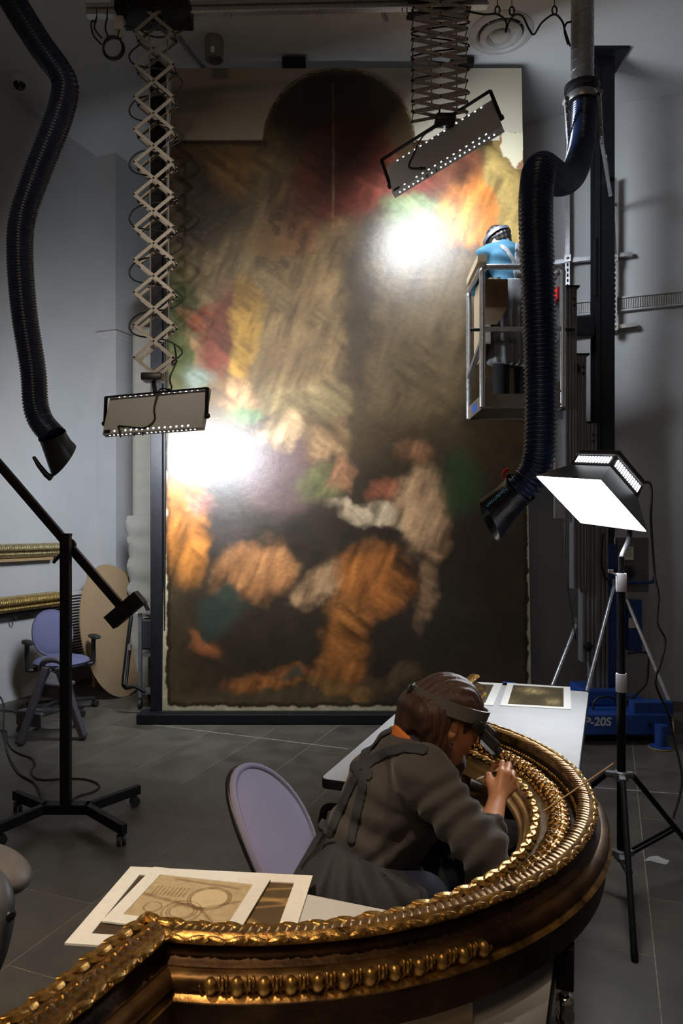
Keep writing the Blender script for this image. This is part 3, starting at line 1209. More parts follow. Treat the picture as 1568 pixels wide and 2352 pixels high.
pts = [P(1342, 235, 5.13), P(1340, 290, 5.05), P(1333, 350, 4.9), P(1315, 400, 4.65), P(1288, 415, 4.3), P(1262, 400, 4.0), P(1240, 390, 3.82), P(1232, 430, 3.74), P(1230, 500, 3.72),
       P(1234, 620, 3.74), P(1239, 760, 3.78), P(1241, 900, 3.82), P(1240, 1000, 3.86), P(1234, 1060, 3.9), P(1212, 1105, 3.93), P(1186, 1128, 3.95)]
mb, path = hose_mesh(pts, .0855, .0235, .013)
mb.build('hose', m_hoseb, right, 70)
ax = P(1134, 1192, 4.08) - P(1200, 1120, 3.93)
hp = P(1196, 1118, 3.95)
h, hax, hhd, hsd = hood(right, hp, ax, .095, .29, Vector((-.45, -.82, .36)), 1.28)
h.build('hood', M('hood_black', (0.010, 0.012, 0.016), 0.22), right, 40)
# raised plate with the maker's lettering
cu = bpy.data.curves.new('lettering', 'FONT')
cu.body = 'Nederman'
cu.size = .036
cu.extrude = .001
cu.align_x = 'CENTER'
cu.align_y = 'CENTER'
to = bpy.data.objects.new('lettering', cu)
COL.objects.link(to)
cp = hp + hax * .098 + hhd * .1155
xa = hax
za = hhd
za = (za - hax * za.dot(hax) - hax * .18).normalized()
xa = (xa - za * xa.dot(za)).normalized()
xa = -xa if False else xa
ya_ = za.cross(xa)
bpy.context.view_layer.update()
dg = bpy.context.evaluated_depsgraph_get()
tme = bpy.data.meshes.new_from_object(to.evaluated_get(dg))
bpy.data.objects.remove(to)
tme.transform(Matrix.Translation(cp) @ Matrix((xa, ya_, za)).transposed().to_4x4())
link('lettering', tme, right, M('letter_blue', (0.22, 0.60, 0.95), 0.5))
mb = MB()
sv_ = hsd if hsd.z > 0 else -hsd
ld_ = (hhd * .35 + sv_ * .94).normalized()
mb.tube(catmull([hp + hax * .035 + ld_ * .10, hp + hax * .015 + ld_ * .128, hp - hax * .025 + ld_ * .122], 4), .010, 8)
mb.build('damper_lever', m_red, right, 60)
# ================================================================ SOFT LIGHT ON ITS TRIPOD
F0 = P(1354.5, 1156, 3.2)
SE1 = Vector((.179, -.337, -.0425)).normalized()
SN = Vector((-.55, -.19, -.82)).normalized()        # the way the light faces
SE1 = (SE1 - SN * SE1.dot(SN)).normalized()
SE2 = SE1.cross(SN)
if SE2.x < 0:
    SE2 = -SE2
soft = thing('soft_light', 'black square soft light with a glowing white face on a tripod at the right', 'lamp', F0)


def sq(h, s, k=1.0):
    return [F0 - SN * h + SE1 * s * a + SE2 * s * b * k for a, b in ((-1, -1), (1, -1), (1, 1), (-1, 1))]


mb = MB()
r0, r1, r2, r3 = sq(0, .193), sq(.125, .118), sq(.215, .112), sq(.232, .092)
i0 = sq(.004, .187)
vs = r0 + r1 + r2 + r3
fs = []
for lev in range(3):
    for k in range(4):
        l = (k + 1) % 4
        fs.append((lev * 4 + k, lev * 4 + l, lev * 4 + 4 + l, lev * 4 + 4 + k))
fs.append((12, 13, 14, 15))
mb.add(vs, fs)
mb.add(r0 + i0, [(k, (k + 1) % 4, 4 + (k + 1) % 4, 4 + k) for k in range(4)])
mb.build('housing', M('lamp_black', (0.030, 0.031, 0.033), 0.42, var=0.15), soft)
mb = MB()
fr = sq(-.001, .187)
mb.prism(fr, -SN * .004)
mb.build('diffuser', EM('soft_face', (0.90, 0.95, 1.0), 42), soft)
slot_em = EM('slot_glow', (0.92, 0.96, 1.0), 7)
for (ax, nx) in ((SE1, -SE2), (SE2, SE1), (SE1, SE2), (SE2, -SE1)):
    rot = Matrix((ax, SN, nx)).transposed()
    for k in range(12):
        t = (k - 5.5) / 12 * .20
        m = MB()
        m.box(F0 - SN * .160 + ax * t + nx * .1175, (.0085, .034, .002), rot)
        m.build('vent_slot', slot_em, soft)
    m = MB()
    m.box(F0 - SN * .188 + nx * .117, (.23, .006, .010), rot)
    m.build('rim_lip', m_alu, soft)
mb = MB()
yk = F0 - SN * .15 + SE1 * .02 + SE2 * .125
mb.box(yk + SE2 * .012, (.03, .05, .012), Matrix((SE1, SN, SE2)).transposed(), .003)
mb.cyl(yk, yk + SE2 * .05, .018, 12)
mb.build('knob', m_blackp, soft, 40)
mb = MB()
POLE = Vector((1.229, 3.10, 0))
mb.tube(catmull([yk + SE2 * .035, yk + SE2 * .05 + Vector((0, 0, -.10)), Vector((POLE.x + .10, POLE.y + .16, 1.58)), Vector((POLE.x + .01, POLE.y + .02, 1.50)), Vector((POLE.x, POLE.y, 1.44))], 6), .011, 10)
mb.build('swivel_arm', m_black, soft, 60)
mb = MB()
mb.tube(catmull([yk + SE2 * .02 + Vector((0, 0, .06)), yk + SE2 * .05 + Vector((0, 0, .05)), P(1492, 1110, 3.3), P(1494, 1190, 3.3), P(1497, 1240, 3.32), P(1503, 1320, 3.34), P(1512, 1370, 3.36),
                 P(1509, 1430, 3.38), P(1527, 1470, 3.4), P(1518, 1520, 3.4), P(1505, 1570, 3.42), P(1535, 1640, 3.44), P(1545, 1690, 3.45), P(1566, 1790, 3.4), P(1545, 1880, 3.35)], 6), .006, 8)
mb.build('power_cord', m_cable, soft, 60)

stand = thing('light_stand', 'black tripod light stand with white sleeves on its pole, at the right', 'stand', POLE)
m_leggrey = M('grey_casting', (0.22, 0.22, 0.24), 0.4, metal=.3)
mb = MB()
mb.cyl(POLE + Vector((0, 0, .16)), POLE + Vector((0, 0, .98)), .0185, 20)
mb.cyl(POLE + Vector((0, 0, .98)), POLE + Vector((0, 0, 1.42)), .0165, 20)
mb.cyl(POLE + Vector((0, 0, 1.42)), POLE + Vector((0, 0, 1.50)), .013, 20)
mb.build('pole', m_black, stand, 50)
for z0, z1, r in ((1.345, 1.425, .0215), (.905, .985, .0225)):
    m = MB()
    m.lathe([(r, 0), (r + .001, .004), (r + .001, z1 - z0 - .004), (r, z1 - z0)], POLE + Vector((0, 0, z0)), (0, 0, 1), 24)
    m.build('white_sleeve', M('white_sleeve', (0.66, 0.64, 0.70), 0.6, var=.03), stand, 40)
m = MB()
m.cyl(POLE + Vector((0, 0, 1.41)), POLE + Vector((-.05, -.01, 1.43)), .004, 8)
m.box(POLE + Vector((-.05, -.01, 1.435)), (.022, .006, .012))
m.build('wing_bolt', m_alu, stand)
HUBZ, LOWZ = .535, .19
for z, nm in ((HUBZ, 'leg_hub'), (LOWZ, 'brace_hub')):
    m = MB()
    m.lathe([(.024, -.022), (.030, -.018), (.030, .016), (.024, .022)], POLE + Vector((0, 0, z)), (0, 0, 1), 20)
    for a in (-106, 25, 138):
        dv = Vector((math.cos(math.radians(a)), math.sin(math.radians(a)), 0))
        m.bar(POLE + dv * .02 + Vector((0, 0, z)), POLE + dv * .068 + Vector((0, 0, z - .004)), .026, .026, (0, 0, 1), .004)
    m.build(nm, m_leggrey, stand, 40)
for a, r in ((-106, .47), (25, .56), (138, .56)):
    dv = Vector((math.cos(math.radians(a)), math.sin(math.radians(a)), 0))
    p0 = POLE + dv * .060 + Vector((0, 0, HUBZ))
    p1 = POLE + dv * r + Vector((0, 0, .012))
    m = MB()
    m.cyl(p0, p1, .0125, 14)
    m.lathe([(.0135, -.03), (.0145, 0), (.012, .012), (0, .012)], p1, (p1 - p0), 12)
    leg = m.build('leg', m_black, stand, 50)
    q = p0.lerp(p1, .55)
    m = MB()
    sd = Vector((-dv.y, dv.x, 0)) * .012
    for s in (-1, 1):
        m.bar(POLE + dv * .060 + Vector((0, 0, LOWZ)) + sd * s, q + sd * s, .006, .012)
    m.cyl(q - sd * 1.3, q + sd * 1.3, .005, 8)
    m.build('brace', m_black, leg)

# ================================================================ AERIAL LIFT WITH ITS BASKET
lift = thing('aerial_lift', 'blue and aluminium aerial work lift with a railed basket raised beside the painting', 'lift', (2.1, 5.5, 0))
XL, XR, YN, YF = 1.057, 1.660, 5.30, 5.86
ZD, ZM, ZT = 2.535, 3.118, 3.590
# base
mb = MB()
bx0, bx1 = 1.70, P(1545, 0, 5.28).x
mb.box(((bx0 + bx1) / 2, 5.60, .155), (bx1 - bx0, .64, .16), None, .012)
mb.box((bx1 - .14, 5.34, .275), (.30, .10, .10), None, .012)
mb.box((2.05, 5.66, .30), (.36, .30, .14), None, .02)
chas = mb.build('chassis', m_blue, lift)
for (x, y) in ((bx0 + .1, 5.36), (bx1 - .1, 5.36), (bx0 + .1, 5.86), (bx1 - .1, 5.86)):
    m = MB()
    m.cyl((x - .03, y, .075), (x + .03, y, .075), .075, 18)
    m.build('wheel', m_rubber, chas, 40)
m = MB()
fx = P(1520, 0, 5.2).x
m.cyl((fx, 5.22, .02), (fx, 5.22, .17), .045, 16)
m.lathe([(.085, 0), (.085, .012), (.05, .02)], (fx, 5.22, 0), (0, 0, 1), 18)
m.build('levelling_jack', m_blue, lift, 40)
m = MB()
m.lathe([(.087, 0), (.087, .006)], (fx, 5.22, .003), (0, 0, 1), 18)
m.build('yellow_band', M('yellow_paint', (0.62, 0.45, 0.03), 0.5), lift)
for (x0, x1, y0, y1, mt, nm) in ((1487, 1503, 1652, 1675, m_board, 'decal'), (1503, 1549, 1653, 1677, m_board, 'decal'),
                                 (1503, 1549, 1646, 1653, M('decal_yellow', (0.60, 0.42, 0.05), 0.6), 'decal_header')):
    a, b = P(x0, y0, 5.27), P(x1, y1, 5.27)
    m = MB()
    m.box(((a.x + b.x) / 2, 5.284, (a.z + b.z) / 2 - .02), (b.x - a.x, .004, a.z - b.z))
    m.build(nm, mt, chas)
for (x0, x1, y0, y1) in ((1508, 1514, 1657, 1673), (1516, 1523, 1655, 1672), (1506, 1523, 1671, 1674), (1492, 1496, 1653, 1668), (1489, 1499, 1659, 1662)):
    a, b = P(x0, y0, 5.265), P(x1, y1, 5.265)
    m = MB()
    m.box(((a.x + b.x) / 2, 5.280, (a.z + b.z) / 2 - .02), (b.x - a.x, .004, a.z - b.z))
    m.build('decal_mark', m_blackp, chas)


def text_mesh(body, size, extrude=.001, ax='LEFT', ay='CENTER', bold=0.0, shear=0.0):
    cu = bpy.data.curves.new('text', 'FONT')
    cu.body = body
    cu.size = size
    cu.extrude = extrude
    cu.align_x = ax
    cu.align_y = ay
    cu.offset = bold
    cu.shear = shear
    o = bpy.data.objects.new('text', cu)
    COL.objects.link(o)
    bpy.context.view_layer.update()
    me = bpy.data.meshes.new_from_object(o.evaluated_get(bpy.context.evaluated_depsgraph_get()))
    bpy.data.objects.remove(o)
    return me


def put_text(name, body, size, pos, xdir, zdir, parent, mat, ax='LEFT', bold=0.0, shear=0.0):
    me = text_mesh(body, size, .0008, ax, 'CENTER', bold, shear)
    x = Vector(xdir).normalized()
    z = Vector(zdir).normalized()
    y = z.cross(x)
    me.transform(Matrix.Translation(pos) @ Matrix((x, y, z)).transposed().to_4x4())
    return link(name, me, parent, mat)


m_letter = M('letter_white', (0.55, 0.57, 0.60), 0.6, var=.05)
tp = P(1341, 1661, 5.275)
put_text('lettering', 'P-20S', .088, Vector((tp.x, 5.277, .175)), (1, 0, 0), (0, -1, 0), chas, m_letter, 'LEFT', .0022, .12)

# telescoping mast sections, each with grooved faces
for (x0, x1, yt, yb, d) in ((1298, 1324, 660, 1105, 5.36), (1316, 1346, 816, 1352, 5.42), (1336, 1370, 972, 1520, 5.48), (1357, 1396, 1135, 1650, 5.54)):
    a, b = P(x0, yt, d), P(x1, yb, d)
    zb = max(b.z, .23)
    w_ = b.x - a.x
    m = MB()
    cx_, cz_, hz_ = (a.x + b.x) / 2, (a.z + zb) / 2, a.z - zb
    m.box((cx_, d + .05, cz_), (w_, .08, hz_))
    for s in (-.42, -.12, .18, .42):
        m.box((cx_ + w_ * s, d + .004, cz_), (w_ * .13, .02, hz_))
    sec = m.build('mast_section', m_alud, lift)
    m = MB()
    m.box((cx_ + .004, d + .045, a.z + .006), (w_ * 1.35, .12, .012))
    m.bar((cx_ + w_ * .6, d + .03, a.z), (cx_ + w_ * .75, d + .03, a.z + .02), .03, .01)
    m.build('mast_cap', m_black, sec)
    m = MB()
    for k in range(2):
        m.lathe([(.010, 0), (.010, .008), (0, .010)], (cx_ + w_ * .25, d - .006, a.z - .09 - .05 * k), (0, -1, 0), 10)
    tag(m.build('bolt', m_black, sec), kind='stuff')
for (x, y, d) in ((1322, 847, 5.38), (1349, 1485, 5.44)):
    m = MB()
    c = P(x, y, d)
    m.lathe([(.036, 0), (.036, .014), (.028, .018), (.012, .018), (.010, .024), (0, .024)], c, (0, -1, 0), 20)
    m.build('pulley', m_blackp, lift, 40)
m = MB()
a, b = P(1392, 1250, 5.60), P(1418, 1600, 5.60)
m.box(((a.x + b.x) / 2, 5.64, (a.z + b.z) / 2), (b.x - a.x, .06, a.z - b.z), None, .008)
m.build('mast_back', m_blue, lift)
m = MB()
a, b = P(1418, 1235, 5.62), P(1490, 1360, 5.62)
m.box(((a.x + b.x) / 2, 5.66, (a.z + b.z) / 2), (b.x - a.x, .08, a.z - b.z), None, .006)
cbox = m.build('control_box', M('dull_grey', (0.14, 0.14, 0.145), 0.6), lift)
a, b = P(1434, 1249, 5.60), P(1455, 1286, 5.60)
m = MB()
m.box(((a.x + b.x) / 2, 5.607, (a.z + b.z) / 2), (b.x - a.x, .006, a.z - b.z))
nlab = m.build('notice_label', m_board, cbox)
m = MB()
m.box(((a.x + b.x) / 2, 5.603, a.z - .012), (b.x - a.x - .006, .004, .020))
m.build('label_header', m_blackp, lift)
put_text('lettering', 'NOTICE', .019, Vector(((a.x + b.x) / 2, 5.5995, a.z - .012)), (1, 0, 0), (0, -1, 0), cbox, m_letter, 'CENTER')
for k in range(5):
    m = MB()
    m.box(((a.x + b.x) / 2 - .003 * (k % 2), 5.603, a.z - .040 - .015 * k), ((b.x - a.x) * (.78 - .1 * (k % 3)), .002, .003))
    m.build('label_line', m_blackp, cbox)
m = MB()
c = P(1443, 1312, 5.58)
m.lathe([(.045, 0), (.045, .03), (.03, .04), (0, .04)], c, (0, -1, 0), 20)
m.build('dial', m_blackp, cbox, 40)
m = MB()
m.tube(catmull([P(1400, 1339, 5.58), P(1450, 1338, 5.56), P(1492, 1337, 5.55), P(1501, 1333, 5.55), P(1503, 1325, 5.55)], 5), .014, 10)
m.build('push_handle', m_blue, lift, 60)
m = MB()
a, b = P(1442, 1378, 5.6), P(1476, 1496, 5.6)
m.box(((a.x + b.x) / 2, 5.66, (a.z + b.z) / 2), (b.x - a.x, .12, a.z - b.z), None, .01)
punit = m.build('power_unit', m_blue, lift)
a, b = P(1445, 1420, 5.58), P(1461, 1443, 5.58)
m = MB()
m.box(((a.x + b.x) / 2, 5.596, (a.z + b.z) / 2), (b.x - a.x, .006, a.z - b.z))
m.build('decal', m_board, lift)
for (p0, p1) in ((P(1322, 1436, 5.45), P(1268, 1575, 5.10)), (P(1409, 1348, 5.45), P(1347, 1588, 4.95)), (P(1438, 1378, 5.5), P(1535, 1608, 5.2))):
    m = MB()
    m.cyl(p0, p1, .013, 12)
    m.bar(p0 + Vector((.0, 0, .06)), p0, .02, .008)
    m.build('outrigger_brace', m_alu, lift, 50)
m = MB()
m.tube(catmull([P(1296, 1190, 5.4), P(1300, 1320, 5.4), P(1316, 1430, 5.4), P(1322, 1470, 5.4)], 5), .005, 6)
m.tube(catmull([P(1385, 1225, 5.5), P(1382, 1290, 5.5), P(1390, 1325, 5.5), P(1400, 1332, 5.55)], 5), .009, 8)
m.tube(catmull([P(1440, 1500, 5.5), P(1485, 1500, 5.5), P(1488, 1530, 5.5), P(1480, 1575, 5.5), P(1430, 1615, 5.45), P(1400, 1600, 5.4), P(1365, 1610, 5.4), P(1360, 1660, 5.4)], 5), .009, 8)
m.build('hydraulic_hose', m_cable, lift, 60)
# carriage between mast and basket
m = MB()
a, b = P(1276, 690, 5.42), P(1300, 1190, 5.42)
m.box(((a.x + b.x) / 2, 5.46, (a.z + b.z) / 2), (b.x - a.x, .04, a.z - b.z))
m.build('carriage_plate', m_alu, lift)
m = MB()
m.box((1.71, 5.58, ZD - .02), (.16, .34, .10), None, .006)
m.build('carriage_bracket', m_alud, lift)
m = MB()
c = P(1284, 676, 5.40)
m.box(c, (.062, .08, .094), None, .004)
m.lathe([(.008, 0), (.008, .006), (0, .006)], c + Vector((0.012, -.04, 0)), (0, -1, 0), 8)
m.build('control_station', m_red, lift)
# basket
m_deck = M('deck_steel', (0.22, 0.19, 0.16), 0.45, metal=.5, var=.1)
m = MB()
m.box(((XL + XR) / 2, (YN + YF) / 2, ZD + .018), (XR - XL, YF - YN, .025))
m.build('deck', m_deck, lift)
for (p0, p1) in (((XL, YN), (XR, YN)), ((XL, YN), (XL, YF)), ((XL, YF), (XR, YF)), ((XR, YN), (XR, YF))):
    m = MB()
    m.bar((p0[0], p0[1], ZD + .045), (p1[0], p1[1], ZD + .045), .006, .11)
    m.build('kick_plate', m_deck, lift)
RT = .0225
for (x, y) in ((XL, YN), (XR, YN), (XL, YF), (XR, YF)):
    m = MB()
    m.cyl((x, y, ZD), (x, y, ZT - .06), RT, 14)
    m.build('corner_post', m_alu, lift, 50)
m = MB()
loop = []
for (cx_, cy_, a0) in ((XR - .05, YF - .05, 0), (XL + .05, YF - .05, 90), (XL + .05, YN + .05, 180), (XR - .05, YN + .05, 270)):
    for k in range(5):
        a = math.radians(a0 + 90 * k / 4)
        loop.append((cx_ + .05 * math.cos(a), cy_ + .05 * math.sin(a), ZT))
m.tube(loop, RT, 12, closed=True)
for (x, y) in ((XL, YN), (XR, YN), (XL, YF), (XR, YF)):
    m.tube(catmull([(x, y, ZT - .08), (x, y, ZT - .03), (x + (.03 if x == XL else -.03), y, ZT)], 4), RT, 12)
m.build('top_rail', m_alu, lift, 60)
for q0, q1 in (((XL, YN, ZM), (XR, YN, ZM)), ((XL, YN, ZM - .08), (XL, YF, ZM - .24)), ((XR, YN, ZM - .05), (XR, YF, ZM)), ((XR - .02, YN + .1, ZT - .03), (XR - .12, YF, ZT - .12))):
    m = MB()
    m.bar(q0, q1, .034, .034)
    m.build('mid_rail', m_alu, lift)
for x in (XL, XR):
    m = MB()
    m.tube([(x - .09, YN, ZM + .0), (x + .09, YN, ZM + .0)], .014, 8)
    m.build('strap_clamp', m_blackp, lift, 50)
for (x, y) in ((XL + .03, YN), (XR - .03, YN)):
    m = MB()
    m.box((x, y - .005, ZD + .09), (.10, .010, .20))
    for k in range(2):
        m.lathe([(.008, 0), (.008, .006), (0, .006)], (x + .01, y - .01, ZD + .02 + .1 * k), (0, -1, 0), 8)
    m.build('post_bracket', m_deck, lift)
m = MB()
a, b = P(1113, 712, 5.4), P(1126, 790, 5.4)
m.box(((a.x + b.x) / 2, 5.40, (a.z + b.z) / 2), (b.x - a.x, .006, a.z - b.z))
m.build('warning_label', m_board, lift)
m = MB()
m.box(((a.x + b.x) / 2, 5.396, a.z - .012), (b.x - a.x, .004, .020))
m.build('label_header', m_red, lift)
m = MB()
a = P(1090, 925, 5.58)
m.box((XL - .004, 5.58, ZD + .04), (.003, .16, .06))
m.build('blue_mark', m_bluetape, lift)

tray = thing('tool_tray', 'wooden tool tray hooked over the left rail of the lift basket', 'tray', (XL + .05, 5.5, 2.9))
m = MB()
m.bar((XL - .005, YN - .03, ZT + .055), (XL + .0, YF - .10, ZT + .045), .070, .055)
m.build('top_bar', m_ply, tray)
m = MB()
m.box((XL + .030, 5.585, 3.24), (.014, .34, .62))
m.build('back_board', m_ply, tray)
m = MB()
m.box((XL + .115, 5.50, ZT - .285), (.17, .34, .016))
m.box((XL + .115, 5.34, ZT - .18), (.17, .014, .20))
m.box((XL + .115, 5.66, ZT - .18), (.17, .014, .20))
m.box((XL + .19, 5.50, ZT - .18), (.014, .34, .20))
m.build('box', M('brown_board', (0.13, 0.065, 0.028), 0.6), tray)
m = MB()
m.prism([(XL + .03, 5.335, ZT - .29), (XL + .2, 5.335, ZT - .29), (XL + .12, 5.335, ZT - .42), (XL + .03, 5.335, ZT - .42)], (0, .012, 0))
m.build('bracket', m_ply, tray)
jr = thing('jar', 'small glass jar standing in the wooden tray on the lift', 'jar', (XL + .14, 5.45, ZT - .277))
m = MB()
m.lathe([(.032, 0), (.034, .01), (.034, .20), (.028, .22)], (XL + .14, 5.45, ZT - .277), (0, 0, 1), 18)
m.build('glass', M('pale_glass', (0.35, 0.55, 0.55), 0.1), jr, 50)
m = MB()
m.lathe([(.033, .22), (.033, .245), (0, .246)], (XL + .14, 5.45, ZT - .277), (0, 0, 1), 18)
m.build('lid', m_alu, jr, 50)

# ================================================================ STRUT FRAME ON THE BACK WALL
sf = thing('strut_frame', 'galvanised strut frame with slotted uprights fixed to the back wall behind the column', 'frame', R(7.0, -1.1, 3.0))


def wall_pt(x, y, off):
    rx = (x - 784) / FPX
    Y = (A1 - off) / (rx * AV.x + AV.y)
    return P(x, y, Y)


for (x0, y0, x1, y1) in ((1262, 605, 1452, 584), (1300, 768, 1462, 746)):
    m = MB()
    m.bar(wall_pt(x0, y0, .05), wall_pt(x1, y1, .05), .042, .042)
    m.bar(wall_pt(x0, y0 + 1, .08), wall_pt(x1, y1 + 1, .08), .012, .018)
    m.build('cross_strut', m_steel, sf)
for (x, y0, y1) in ((1303, 250, 770), (1411, 410, 762)):
    m = MB()
    a, b = wall_pt(x, y0, .11), wall_pt(x, y1, .11)
    m.bar(a, b, .042, .042, AV)
    m.build('upright', m_steel, sf)
    m = MB()
    for k in range(14):
        q = wall_pt(x, 608 + 12 * k, .136)
        m.box(q, (.014, .006, .028))
    tag(m.build('slot', m_blackp, sf), kind='stuff')
    for y in (593, 750):
        m = MB()
        m.box(wall_pt(x, y, .14), (.060, .012, .07), ROT_ROOM)
        m.lathe([(.013, 0), (.013, .012), (0, .013)], wall_pt(x, y, .145), (0, -1, 0), 6)
        m.build('corner_plate', m_alu, sf)
m = MB()
m.bar(P(1388, 360, 5.6), wall_pt(1404, 470, .15), .03, .03)
m.bar(wall_pt(1400, 460, .15), wall_pt(1411, 600, .13), .03, .03)
m.build('stay', m_steel, sf)

# boards stacked at the foot of the back wall
for k in range(3):
    m = MB()
    a, b = R(7.12 - .02 * k, -2.45 + .1 * k, .06 + .055 * k), R(7.12 - .02 * k, -1.35 - .04 * k, .06 + .055 * k)
    m.bar(a, b, .22, .045)
    if not k:
        m.box(R(7.12, -1.9, .018), (.9, .12, .036), ROT_ROOM)
    tag(m.build('board', M('red_wood', (0.16, 0.065, 0.035), 0.6, var=.3, stretch=(1, 12, 12))),
        ['reddish board at the bottom of the stack by the back wall', 'reddish board in the middle of the stack by the back wall', 'reddish board on top of the stack by the back wall'][k], 'board', 'boards stacked along the back wall')

# marks on the floor
for (x0, y0, x1, y1, wd) in ((1190, 1796, 1568, 1824, .012), (330, 1662, 800, 1720, .009)):
    m = MB()
    a, b = G(x0, y0), G(x1, y1)
    e = (b - a).normalized()
    m.bar(a + Vector((0, 0, .0004)), b + e * (.6 if x1 > 1500 else 0) + Vector((0, 0, .0004)), wd, .0008)
    m.build('chalk_line', M('chalk', (0.30, 0.30, 0.28), 0.9, var=.3, scale=14), floor)
m = MB()
poly = [G(x, y, .0003) for x, y in ((1478, 1978), (1490, 1968), (1510, 1966), (1522, 1972), (1537, 1977), (1530, 1986), (1508, 1982), (1494, 1977))]
m.prism(poly, (0, 0, .0008))
m.build('paint_patch', M('paint_patch', (0.34, 0.34, 0.33), 0.8, var=.1), floor)
# ================================================================ TABLES
TBZ = .74
BL, BRr = -.957, -.102


def table(name, label, a0, a1, legs):
    c = R((a0 + a1) / 2, (BL + BRr) / 2, 0)
    t = thing(name, label, 'table', c, 0, 'white topped work tables')
    m = MB()
    # rounded slab, white face and black edge band
    def slab(z0, z1, g, rr):
        poly = []
        for (sa, sb, st) in ((1, 1, 0), (1, -1, 90), (-1, -1, 180), (-1, 1, 270)):
            ca = (a1 - g - rr) if sa > 0 else (a0 + g + rr)
            cb = (BRr - g - rr) if sb > 0 else (BL + g + rr)
            for k in range(5):
                an = math.radians(st + 90 * k / 4)
                poly.append(R(ca + rr * math.cos(an), cb + rr * math.sin(an) if True else 0, z0))
        # order: angle from +a toward +b
        return poly
    def ordered(z0, g, rr):
        poly = []
        for (ca, cb, st) in ((a1 - g - rr, BRr - g - rr, 0), (a0 + g + rr, BRr - g - rr, 90), (a0 + g + rr, BL + g + rr, 180), (a1 - g - rr, BL + g + rr, 270)):
            for k in range(6):
                an = math.radians(st + 18 * k)
                poly.append(R(ca + rr * math.cos(an), cb + rr * math.sin(an), z0))
        return poly
    m.prism(ordered(TBZ - .004, .004, .026), (0, 0, .004))
    m.build('tabletop', m_white, t)
    m = MB()
    m.prism(ordered(TBZ - .034, 0, .03), (0, 0, .0325))
    m.build('edge_band', m_blackp, t)
    for (la, lb) in legs:
        g = MB()
        g.box(R(la, lb, .55), (.055, .055, .36), ROT_ROOM, .004)
        ls_ = g.build('leg_sleeve', m_black, t)
        g = MB()
        g.cyl(R(la, lb, .03), R(la, lb, .40), .017, 14)
        g.lathe([(.024, 0), (.027, .012), (.020, .03), (.024, .05), (.019, .06)], R(la, lb, .30), (0, 0, 1), 16)
        g.lathe([(.03, 0), (.03, .05), (.022, .055)], R(la, lb, .20), (0, 0, 1), 16)
        g.lathe([(.008, 0), (.008, .03), (.012, .032), (0, .036)], R(la, lb, .225) + BV * .03, BV, 10)
        g.build('leg_adjuster', m_chrome, ls_, 40)
        g = MB()
        g.lathe([(.04, 0), (.042, .012), (.025, .03)], R(la, lb, 0), (0, 0, 1), 16)
        g.build('foot', m_rubber, ls_, 40)
    for la in sorted(set(l[0] for l in legs)):
        g = MB()
        g.bar(R(la, BL + .06, TBZ - .055), R(la, BRr - .06, TBZ - .055), .05, .04)
        g.build('cross_beam', m_black, t)
    g = MB()
    g.bar(R(a0 + .15, (BL + BRr) / 2, TBZ - .05), R(a1 - .15, (BL + BRr) / 2, TBZ - .05), .05, .03)
    g.build('long_beam', m_black, t)
    return t


tab_far = table('work_table', 'white topped work table running back towards the painting, beyond the seated woman', 2.299, 4.04,
                [(2.39, BL + .085), (2.39, BRr - .085), (3.94, BL + .085), (3.94, BRr - .085)])
m = MB()
m.tube(catmull([R(2.38, BL + .055, .61), R(2.38, BL + .0, .61), R(2.36, BL - .01, .59), R(2.36, BL - .012, .53), R(2.36, BL + .05, .52)], 4), .014, 10)
m.build('fold_handle', m_black, tab_far, 60)
tab_near = table('work_table', 'white topped work table in the foreground under the near half of the gilt frame', -.20, 1.563,
                 [(1.40, BL + .085), (1.40, BRr - .085), (.02, BL + .085), (.02, BRr - .085)])

# ================================================================ THE GILT ARCHED FRAME
AC, BC, RI, BS = 1.795, -.852, .603, -.862      # arch centre, inner radius, inner line of the shoulders
ZB = .794
FROT = .055          # the frame lies a few degrees off the table line


def gold(name, c1, c2, rough, scale=30, bump=.3, bscale=120):
    m = M(name, c1, rough, metal=.85, col2=c2, scale=scale, bump=bump, bscale=bscale, detail=6, rvar=.12)
    return m


m_gold = gold('old_gilding', (0.085, 0.040, 0.011), (0.60, 0.32, 0.085), .36)
m_goldb = gold('bright_gilding', (0.20, 0.095, 0.024), (0.80, 0.47, 0.13), .31, 60, .25, 200)
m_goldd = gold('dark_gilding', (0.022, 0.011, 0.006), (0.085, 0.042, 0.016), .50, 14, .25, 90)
m_sand = M('sanded_gilding', (0.22, 0.16, 0.08), .75, metal=.25, var=.35, scale=160, bump=.5, bscale=500)

# profile: (outward distance from the sight edge, height above the underside)
PROF = [(.000, .030), (.000, .036), (.006, .042), (.014, .046), (.018, .058), (.028, .060), (.034, .068), (.042, .082), (.050, .087), (.058, .082),
        (.063, .075), (.082, .079), (.090, .082), (.105, .089), (.125, .094), (.142, .095), (.150, .094), (.154, .090), (.164, .092), (.168, .100), (.174, .106), (.180, .107),
        (.186, .120), (.194, .144), (.206, .156), (.216, .152), (.220, .146), (.219, .141), (.212, .137), (.207, .131), (.207, .123), (.213, .117), (.223, .114), (.229, .111),
        (.230, .108), (.243, .106), (.250, .099), (.250, .087), (.243, .079), (.250, .076), (.255, .070), (.250, .064), (.246, .062), (.240, .000), (.06, .000), (.06, .030)]


def um(u_):
    return .206 - (.206 - u_) * .84 if u_ < .206 else u_


PROF = [(um(u_), z_) for u_, z_ in PROF]
N_SH, N_ST, N_ARC = 16, 4, 130
A_NEAR_END, A_FAR_END = .30, 3.28


